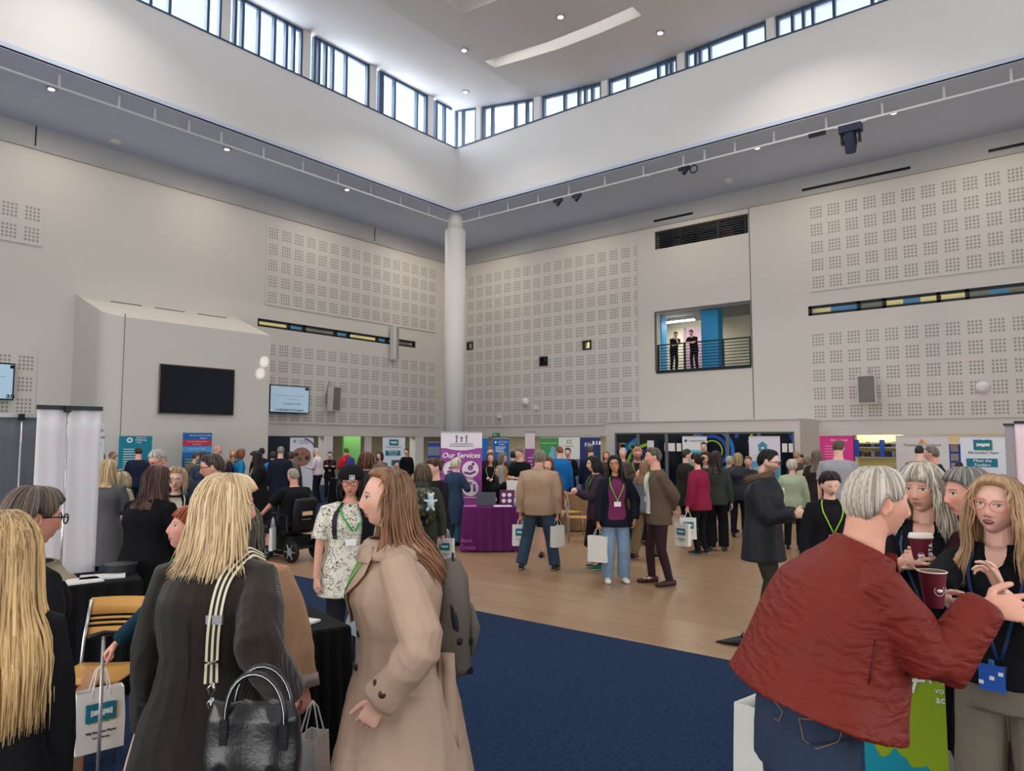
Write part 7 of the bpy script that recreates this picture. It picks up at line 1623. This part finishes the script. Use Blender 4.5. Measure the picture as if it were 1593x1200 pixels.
a_ = p.arm(0, .044, .041, .036); p.patch('dark_gilet', [(h, -1.75, -.30 - .25 * (.83 - h)) for h in np.linspace(.825, .42, 12)], cloth(22, 23, 27), .034, thick=.008); p.finish('dark_sleeve', [a_], cloth(20, 21, 25), .006); p.patch('pack_strap', [(h, .70, .9) for h in np.linspace(.835, .66, 8)], mat('strap_black', S(26, 26, 30), .6), .028, thick=.005)
p.lanyard((50, 160, 60), badge=False, drop=.70, th=.03, w=.014); q = p.surf(.1, .645, .03); MB().box(q, (.085, .006, .05), rz=0).build('name_badge', M_paper, p.root)
rows = [[p.at_head(((.101 + .012 * math.sin(t_ * 2)) * math.sin(a) * math.cos(t_ * 1.5), (.120) * math.cos(a) * math.cos(t_ * 1.5) - .012, .034 + .115 * math.sin(t_ * 1.5))) for a in np.linspace(-PI, PI, 30)] for t_ in np.linspace(0, 1, 9)]
be = sheet('beanie', rows, cloth(18, 18, 22), p.root, .01)
q = p.at_head((-.02, .124, .064)); tx = text(be, 'YES', .03, q, M_wtxt, depth=.001); tx.rotation_euler = (PI / 2 - .2, 0, PI - .3); tx = text(be, 'ME!', .03, p.at_head((-.022, .128, .043)), M_wtxt); tx.rotation_euler = (PI / 2 - .2, 0, PI - .3)
# ---- man in the power wheelchair
W0 = at_scale(458, 98); rzw = math.atan2(W0[1], W0[0]) - PI / 2 + math.radians(40)
pw = Person(458, 730, 98, 180, P=W0 + np.array([0, 0, 0]), sex='m', sit=1.68, label='heavy-set man in a black polo and shorts seated in the power wheelchair, back turned', w=1.28, dp=1.2, belly=.05, hands=((-.20, .22, .40), (.17, .20, .40)), elbows=((-1, -.5, -.5), (1, -.5, -.5)), skin='pink')
pw.rz = rzw + 0; pw.root.rotation_euler = (0, 0, pw.rz)
pw.top('polo_shirt', cloth(20, 21, 25), hem=.47, th=.022, sleeve=.45, r=(.05, .048, .042), wr=.006, collar=.02); pw.hair((170, 160, 148), 'short', vol=.7)
pw.finish('shorts', [tube([pw.hj[i] + np.array([0, -.05, 0]), pw.hj[i] * .45 + pw.kn[i] * .55, pw.kn[i] - np.array([0, .03, 0])], [.12, .11, .095], n=14) for i in (0, 1)] + [pw.torso(.47, .56, .02)], cloth(24, 26, 34), .005)
pw.shoes((40, 40, 46))
wc = thing('power_wheelchair', 'black power wheelchair with large castors under the seated man', 'wheelchair', W0, rzw)
MB().lim(-.25, .25, -.12, .36, .40, .49).build('seat_cushion', M_black, wc); V, F = tube([(0, -.24, .45), (0, -.25, .52), (0, -.29, .90), (0, -.295, .96)], [.18, .21, .22, .19], [.04, .05, .05, .03], 20, hint=(1, 0, 0), power=4); obj('backrest', V, F, M_black, wc, True)
MB().lim(-.09, .10, -.345, -.325, .70, .76).build('pale_label', mat('label_peach', S(226, 190, 160), .6), wc); MB().lim(-.09, .08, -.33, -.31, .63, .645).build('text_line', M_gtxt, wc)
MB().lim(-.19, .19, -.22, .32, .17, .38).build('power_base', M_black, wc)
for sx in (-1, 1):
    MB().lim(sx * .28 - .035, sx * .28 + .035, -.2, .15, .70, .74).build('armrest', M_black, wc); MB().tube([(sx * .27, -.2, .45), (sx * .28, -.2, .71)], .014, n=8).build('arm_post', M_dark, wc)
    for nm, y, R_, wd in (('drive_wheel', -.28, .165, .06), ('front_wheel', .30, .11, .05)):
        P_ = [(sx * (.25 - wd / 2), y, R_), (sx * (.25 - wd * .3), y, R_), (sx * (.25 + wd * .3), y, R_), (sx * (.25 + wd / 2), y, R_)]
        wh = MB().tube(P_, [R_ * .86, R_, R_, R_ * .86], n=28, hint=(0, 1, 0)).build(nm, M_black, wc, False); MB().tube([(sx * (.25 + wd / 2), y, R_), (sx * (.25 + wd / 2 + .006), y, R_)], R_ * .35, n=14, hint=(0, 1, 0)).build('hub', M_alu, wh)
        sp_ = MB()
        for a in range(6): q = a * PI / 3; sp_.tube([(sx * (.25 + wd / 2 + .003), y, R_), (sx * (.25 + wd / 2 + .003), y + R_ * .75 * math.cos(q), R_ + R_ * .75 * math.sin(q))], .008, n=5)
        sp_.build('spokes', M_alu, wh)
MB().tube([(-.24, -.26, .2), (.24, -.26, .2)], .016, n=8).build('axle_bar', M_dark, wc); MB().lim(-.2, .2, .42, .60, .08, .10).build('footplate', M_dark, wc); MB().tube([(0, .3, .3), (0, .48, .1)], .02, n=8).build('footrest_bar', M_dark, wc)
MB().tube([(.27, .14, .72), (.27, .20, .78)], .012, n=8).build('joystick', M_black, wc)
q = P2W(pw, (-.36, .02, .30)); tote((q[0], q[1], .18), rzw + .6, 'slim white paper bag hanging on the wheelchair\'s left side', .2, .34, .05, logo=False, handles=.16)
# ---- centre
p = cr(682, 713, 122, -55, 'woman with dark auburn hair in a black jumper looking down, left of Our Services', top=((30, 28, 36), 'jumper'), legs=((120, 66, 64), 'slim'), hair=((84, 52, 42), 'bun'), head=(0, 14, 0), arm='hold')
p = cr(657, 724, 132, 174, 'woman in a hooded dark green parka, back turned, carrying a floral backpack', top=((56, 60, 50), 'hoodie'), legs=((62, 60, 52), 't'), hair=((92, 74, 58), 'long', .25), H=1.58)
m = bpy.data.materials.new('floral_print'); t = nt(m); vo = t.nodes.new('ShaderNodeTexVoronoi'); vo.inputs['Scale'].default_value = 22; tc = t.nodes.new('ShaderNodeTexCoord'); r = t.nodes.new('ShaderNodeValToRGB'); cr_ = r.color_ramp; cr_.elements[0].position = 0; cr_.elements[0].color = (*S(190, 120, 80), 1); cr_.elements[1].position = .5; cr_.elements[1].color = (*S(26, 28, 28), 1); e = cr_.elements.new(.25); e.color = (*S(90, 90, 50), 1); t.links.new(tc.outputs['Object'], vo.inputs['Vector']); t.links.new(vo.outputs['Distance'], r.inputs[0]); t.links.new(r.outputs[0], t.nodes['Principled BSDF'].inputs['Base Color'])
b_ = backpack(p, 'dark floral backpack with a white teddy keyring', (40, 44, 40), h=.42, w=.29, mid=.70, pattern=m, off=.03)
c = p.sp(.70) + np.array([.13, -.33, .06]); tb_ = thing('teddy_keyring', 'small pale blue-white teddy hanging on the floral backpack', 'soft toy', P2W(p, c), p.rz); parts = [tube([(0, 0, -.04), (0, 0, .0)], .04, n=12, round_=True), tube([(0, 0, .03), (0, 0, .06)], .033, n=12, round_=True)] + [tube([(sx * .02, 0, 0), (sx * .065, -.01, z)], .015, n=8, round_=True) for sx in (-1, 1) for z in (.015,)] + [tube([(sx * .015, 0, -.05), (sx * .035, -.01, -.09)], .017, n=8, round_=True) for sx in (-1, 1)] + [tube([(sx * .025, 0, .08), (sx * .03, 0, .095)], .014, n=8, round_=True) for sx in (-1, 1)]
V, F = solid(parts, .006, 2); obj('plush_body', V, F.tolist(), mat('plush_white', S(206, 222, 226), .9, bump=.5, bscale=200), tb_, True)
bagat(694, 838, 128, 'funders paper bag below the floral backpack', .2, .26, -20)
cr(706, 715, 87, 138, 'small white-haired woman in a long blue denim coat by the purple table', top=((44, 62, 86), 'longcoat'), legs=((60, 86, 110), 'wide'), hair=((224, 216, 196), 'short'), arm='right_up', H=1.54)
cr(762, 696, 68, 10, 'fair-haired woman behind the Our Services banner edge, upper one', top=((30, 30, 36), 'jumper'), hair=((120, 84, 60), 'short'))
cr(763, 704, 78, 0, 'woman with a lanyard in black right beside the Our Services banner', top=((20, 20, 24), 'jumper'), hair=((96, 70, 56), 'long', .3), lany=(180, 180, 120))
cr(778, 705, 72, 60, 'grey curly-haired woman with a mustard scarf and coat', top=((190, 136, 40), 'jacket'), hair=((136, 124, 112), 'curly'), arm='hold', bp=('olive backpack on the mustard coat', (70, 74, 64)))
cr(798, 702, 62, 175, 'visitor in a quilted navy coat beneath the blue emblem banner', top=((26, 34, 60), 'puffer'), hair=((30, 30, 40), 'short'))
cr(811, 696, 76, -38, 'man with short grey hair in a black polo holding leaflets', 'm', ((18, 20, 24), 'polo'), hair=((120, 112, 104), 'short'), arm='hold', head=(0, 16, 0))
p = cr(779, 733, 82, -66, 'seated laughing woman with long grey hair and glasses behind the purple table', sit=1.62, top=((20, 20, 24), 'jumper'), hair=((150, 140, 132), 'long', .34), gl=True, lany=(180, 60, 90), open_=.005, arm='folded')
q = W3(797, 745, 84); bg = tote((q[0], q[1], q[2] - .30), view_rz(797, 84) - .3, 'plain white bag held up right of the seated woman', .2, .27, .05, logo=False, handles=0)
p = cr(838, 701, 107, 168, 'grey-haired man in a beige hoodie and jeans, back turned, a carrier in each hand', 'm', ((170, 142, 118), 'hoodie'), ((46, 66, 86), 'jeans'), ((140, 132, 124), 'short'), w=1.2, dp=1.15, feet=((-.15, -.02), (.13, .03)), shoes=(30, 32, 36), sole=(180, 180, 180), curl=(.9, .9), hands=((-.165, .02, .455), (.155, .03, .46)), skin='pink')
hand_bag(p, 0, 'funders paper bag in the hoodie man\'s left hand', yaw=8); hand_bag(p, 1, 'plain white paper bag at the hoodie man\'s right hand', yaw=55, logo=False)
cr(853, 712, 96, -5, 'woman with reddish hair and a black skirt mostly hidden behind the hoodie man', top=((110, 70, 60), 'jumper'), legs=((20, 18, 24), 'short_skirt'), hair=((120, 66, 50), 'bob'))
cr(870, 694, 71, 170, 'short-haired man in a royal blue jacket, back turned before the white emblem banner', 'm', ((26, 104, 172), 'jacket'), hair=((140, 84, 54), 'crop'), head=(40, 0, 0))
cr(884, 697, 63, -10, 'woman in a black cardigan with a red lanyard behind the wooden counter', top=((18, 18, 22), 'jacket'), hair=((56, 44, 40), 'short'), lany=(206, 44, 60), arm='hold', front=(150, 60, 70))
cr(919, 694, 66, 178, 'short-haired man in a navy jumper, back turned before the Fife banner', 'm', ((24, 32, 58), 'jumper'), hair=((90, 70, 56), 'crop'))
cr(943, 702, 62, 0, 'light-haired woman glimpsed behind the dark bobbed woman', top=((80, 60, 56), 'jumper'), hair=((170, 130, 96), 'bob'))
p = cr(930, 710, 106, -72, 'dark bobbed woman in a plum jacket and long black skirt, facing left', top=((58, 44, 58), 'jacket'), legs=((16, 16, 20), 'skirt'), hair=((38, 28, 28), 'bob'), lany=G, arm='phone', shoes=(30, 80, 60), sole=(210, 210, 205))
w_ = P2W(p, (-.22, .02, 0)); hb = thing('shoulder_bag', 'dark plaid cloth bag hanging at the plum jacket woman\'s side', 'bag', (w_[0], w_[1], .66), view_rz(910, 106)); MB().tube([(0, 0, 0), (0, 0, .2), (0, 0, .36)], [.12, .15, .10], [.05, .06, .03], 16, hint=(1, 0, 0)).build('bag_body', mat('plaid_maroon', S(70, 36, 50), .85, var=.5, vscale=16), hb, True); MB().tube([(-.06, 0, .34), (0, 0, .62), (.06, 0, .34)], .012, n=6).build('handle', M_black, hb, True)
p = cr(956, 709, 117, 12, 'young woman with long black hair, plum top, navy jacket and wide pale jeans', top=((26, 28, 40), 'jacket'), legs=((124, 146, 172), 'jeans'), hair=((24, 20, 22), 'long', .40), lany=G, front=(112, 44, 84), gl=(60, 50, 50), shoes=(222, 220, 218), skin='tan', head=(-20, -4, 8), curl=(.35, .9), hands=((-.15, .04, .50), None), elbows=((-1, -.8, 0), None), open_=.004)
p.patch('plum_top', [(h, -.66, .66) for h in np.linspace(.80, .50, 12)], cloth(112, 44, 84), .030, thick=.003); hand_bag(p, 1, 'plain white paper bag in the pale jeans woman\'s hand', yaw=-22, logo=False, w=.26, k=1.12)
cr(990, 695, 86, 18, 'bald bearded man in glasses and a brown coat behind the pale jeans woman', 'm', ((70, 56, 48), 'coat'), hair=((190, 130, 110), 'crop'), gl=True, lany=G, head=(-10, 20, 0), beard=(70, 50, 40, .7), skin='pink', arm='right_up', front=(34, 30, 32))
cr(969, 697, 72, 0, 'white-haired visitor in grey below the shopfront decals', top=((90, 92, 98), 'jumper'), hair=((200, 196, 192), 'short'))
cr(1002, 716, 98, 150, 'long fair-haired woman in a grey t-shirt and brown loose trousers, walking away', top=((112, 114, 122), 'tee'), legs=((112, 92, 70), 'wide'), hair=((150, 112, 84), 'long', .38), arm='hold', feet=((-.07, -.12), (.07, .12)), H=1.55)
p = cr(1024, 697, 119, -74, 'man with grey hair in a brown casual jacket, white shirt and maroon trousers', 'm', ((92, 78, 66), 'jacket'), ((52, 34, 40), 'slim'), ((96, 90, 86), 'short'), front=(214, 212, 204), lany=G, arm='behind', shoes=(60, 34, 32), skin='pink', feet=((-.075, -.05), (.075, .04)), w=.96)
p.patch('shirt_front', [(h, -.5, .42) for h in np.linspace(.82, .52, 12)], cloth(214, 212, 204), .030, thick=.003)
bagat(1062, 815, 112, 'funders carrier hanging behind the brown jacket man', .2, .3, -30)
cr(1064, 699, 80, 120, 'woman in a dark olive coat with a crossbody strap, back half turned', top=((40, 40, 34), 'coat'), hair=((56, 42, 36), 'short'), head=(-20, 0, 0))
cr(1095, 688, 62, 0, 'tall dark-haired young man at the back by the turquoise banner', 'm', ((40, 42, 50), 'jumper'), hair=((24, 22, 24), 'short'))
p = cr(1088, 706, 94, -125, 'woman in a crimson cardigan with dark pinned hair, back half turned', top=((132, 34, 62), 'jacket'), legs=((22, 20, 26), 'slim'), hair=((28, 24, 28), 'bun'), w=1.08, curl=(.9, .4), shoes=(30, 30, 32), sole=(220, 220, 220))
hand_bag(p, 0, 'funders paper bag in the crimson cardigan woman\'s hand', yaw=6, k=1.15, w=.26)
cr(1099, 703, 87, -15, 'brown-haired woman facing us between the crimson cardigan and the green jumper', top=((50, 50, 46), 'jumper'), hair=((74, 48, 42), 'bob'), open_=.004)
p = cr(1113, 702, 91, 176, 'woman with long dark brown hair, dark green jumper and wide black trousers, back turned', top=((52, 58, 52), 'jumper'), legs=((16, 16, 20), 'wide'), hair=((52, 34, 36), 'long', .38), shoes=(60, 50, 44))
hand_bag(p, 0, 'white carrier between the crimson cardigan and the wide black trousers', yaw=30, logo=False)
cr(1133, 711, 76, 150, 'white-haired visitor in a denim blue jacket left of the navy puffer', top=((74, 100, 124), 'jacket'), hair=((190, 178, 160), 'short'), H=1.54)
p = cr(1148, 705, 80, 176, 'fair-haired woman in a long navy puffer coat, back turned by the parka man', top=((24, 26, 38), 'puffer'), legs=((24, 24, 30), 't'), hair=((170, 144, 100), 'bob'), w=1.05)
bagat(1125, 796, 84, 'small white carrier beside the navy puffer coat', .18, .26, 20, logo=False)
cr(1164, 710, 78, 0, 'woman\'s face glimpsed behind the parka hood', top=((60, 50, 50), 'jumper'), hair=((110, 76, 60), 'short'))
# parka man
p = cr(1184, 700, 153, 74, 'dark-haired bearded man in glasses and a black fur-hooded parka, in profile facing right', 'm', ((24, 25, 32), 'none'), ((52, 54, 42), 't'), ((24, 20, 20), 'short', -.3), gl=True, lany=(90, 200, 70), arm='hold', head=(0, 12, 0), beard=(50, 36, 32, .6), w=1.06, dp=1.1, shoes=(214, 210, 200), feet=((-.07, -.03), (.07, .05)))
p.top('parka', mat('parka_black', S(26, 28, 36), .6, var=.1, vscale=6, bump=.2, bscale=40), hem=.375, th=.032, flare=.03, r=(.05, .046, .036), wr=.010, collar=.04)
aa = np.linspace(.35, 2 * PI - .35, 22); pts = [p.sp(.835) + np.array([.098 * math.sin(a), .098 * math.cos(a) - .03 - .03 * (1 - math.cos(a)) * .5, .015 + .03 * math.cos(a)]) for a in aa]
V, F = tube(pts, .036, .030, 10, hint=(0, 0, 1)); N_ = vnoise(V * 60, 4); c_ = V.mean(0); V = V + (V - c_) * (.10 * N_)[:, None]; fr_ = obj('fur_trim', V, F, mat('fur_brown', S(104, 84, 66), .9, bump=1, bscale=120, var=.35, vscale=60), p.root, True)
mbf = MB(); rr = random.Random(4)
for _ in range(500):
    i = rr.randrange(len(V)); q = V[i]; d = nrm(q - np.array(pts[min(i // 10, len(pts) - 1)])); d = nrm(d + np.array([rr.uniform(-.6, .6) for _ in range(3)])); mbf.tube([q, q + d * .022], [.003, .0006], n=3)
o = mbf.build('fur', mat('fur_brown', S(104, 84, 66), .9), fr_); o['kind'] = 'stuff'
# ---- right
cr(1232, 716, 90, 172, 'white-haired woman in a pale green jumper and black trousers, back turned', top=((164, 178, 148), 'jumper'), legs=((18, 18, 24), 't'), hair=((206, 198, 184), 'short'), w=1.12, H=1.53)
q = W3(1209, 757, 96); tote((q[0], q[1], q[2] - .33), view_rz(1209, 96) + .1, 'funders paper bag held out left of the pale green jumper', .21, .31, .06, handles=.05)
cr(1238, 703, 62, 150, 'light brown-haired visitor at the back between banner and pink stand', top=((70, 66, 60), 'jumper'), hair=((176, 140, 110), 'short')); cr(1249, 707, 60, -30, 'dark-haired visitor looking down at the back left of the pink banner', top=((60, 50, 50), 'jumper'), hair=((50, 36, 32), 'short'), head=(0, 20, 0))
cr(1254, 712, 80, 165, 'visitor in a cream knit top hidden behind the long grey-brown hair', top=((176, 164, 146), 'jumper'), hair=((130, 112, 92), 'short'), H=1.55)
cr(1271, 700, 84, 172, 'woman with long straight grey-brown hair in a charcoal coat, back turned', top=((44, 40, 40), 'coat'), hair=((128, 112, 94), 'long', .42))
cr(1303, 685, 98, 165, 'tall broad man in a grey t-shirt, back turned before the pink banner', 'm', ((150, 150, 158), 'tee'), ((40, 42, 50), 't'), ((96, 84, 74), 'crop'), w=1.18, dp=1.1)
cr(1288, 733, 168, 14, 'smiling dark-haired woman with a ponytail, black top and green lanyard, looking down', top=((20, 20, 24), 'jacket'), hair=((40, 28, 28), 'pony'), lany=(150, 200, 70), head=(4, 20, 4), front=(24, 22, 26), open_=.002, skin='fair', lips=(190, 90, 90))
cr(1430, 693, 82, 174, 'dark-haired visitor in a striped grey jumper, back turned before the triangle backdrop', 'm', ((110, 108, 108), 'jumper'), hair=((34, 30, 30), 'crop'))
cr(1457, 695, 98, -100, 'grey-haired man in a navy suit and white collar facing left', 'm', ((30, 38, 58), 'jacket'), hair=((128, 116, 106), 'short'), front=(220, 220, 222), skin='pink')
cr(1492, 719, 72, 170, 'dark-haired visitor in a royal blue top beneath the leaflet stand', top=((30, 56, 140), 'jumper'), hair=((40, 30, 34), 'short'), H=1.40)
cr(1388, 722, 150, 100, 'visitor in pink mostly hidden behind the red jacket man\'s face', top=((200, 120, 130), 'jumper'), hair=((170, 60, 70), 'short'), H=1.5)
# ---- two on the balcony
for px, lab, sh_, ex in ((1048, 'man in dark clothes leaning on the balcony rail, hand at his chin, left one', 1, dict(hands=((-.02, .14, .80), (-.06, .17, .66)), elbows=((-.9, .2, -1), (.9, .2, -.6)))), (1080, 'man in a dark t-shirt leaning on the balcony rail, arms on the bar, right one', -1, dict(hands=((.06, .2, .67), (-.05, .2, .67)), elbows=((-1, .2, -.4), (1, .2, -.4))))):
    q = on_x(px, 540, A + .42); P_ = np.array([q[0], q[1], 0]); p = Person(px, 510, 41, 20 if px < 1060 else -25, P=P_, H=1.66, sex='m', label=lab, lean=16, z0=z0, head=(0, 22, 0), group=None, lod=2, **ex)
    p.top('t_shirt', cloth(20, 22, 26), hem=.47, th=.016, sleeve=.45, r=(.042, .038, .032)); p.trousers(cloth(20, 22, 30)); p.hair((44, 30, 28), 'short'); p.shoes()
bpy.data.scenes.remove(TMPS)
GR = {'roller_banner': 'roller banners around the hall', 'paper_bag': 'paper carrier bags', 'display_table': 'cloth-covered display tables', 'wooden_chair': 'slatted chairs', 'backpack': 'backpacks on visitors', 'wall_screen': 'screens on the left wall', 'leaflet': 'leaflets on the tables', 'coffee_cup': 'maroon coffee cups', 'wall_speaker': 'wall speakers', 'person': 'people at the fair'}
for o in COL.objects:
    if o.parent is None and o.get('category') and not o.get('group') and o.name.split('.')[0] in GR: o['group'] = GR[o.name.split('.')[0]]
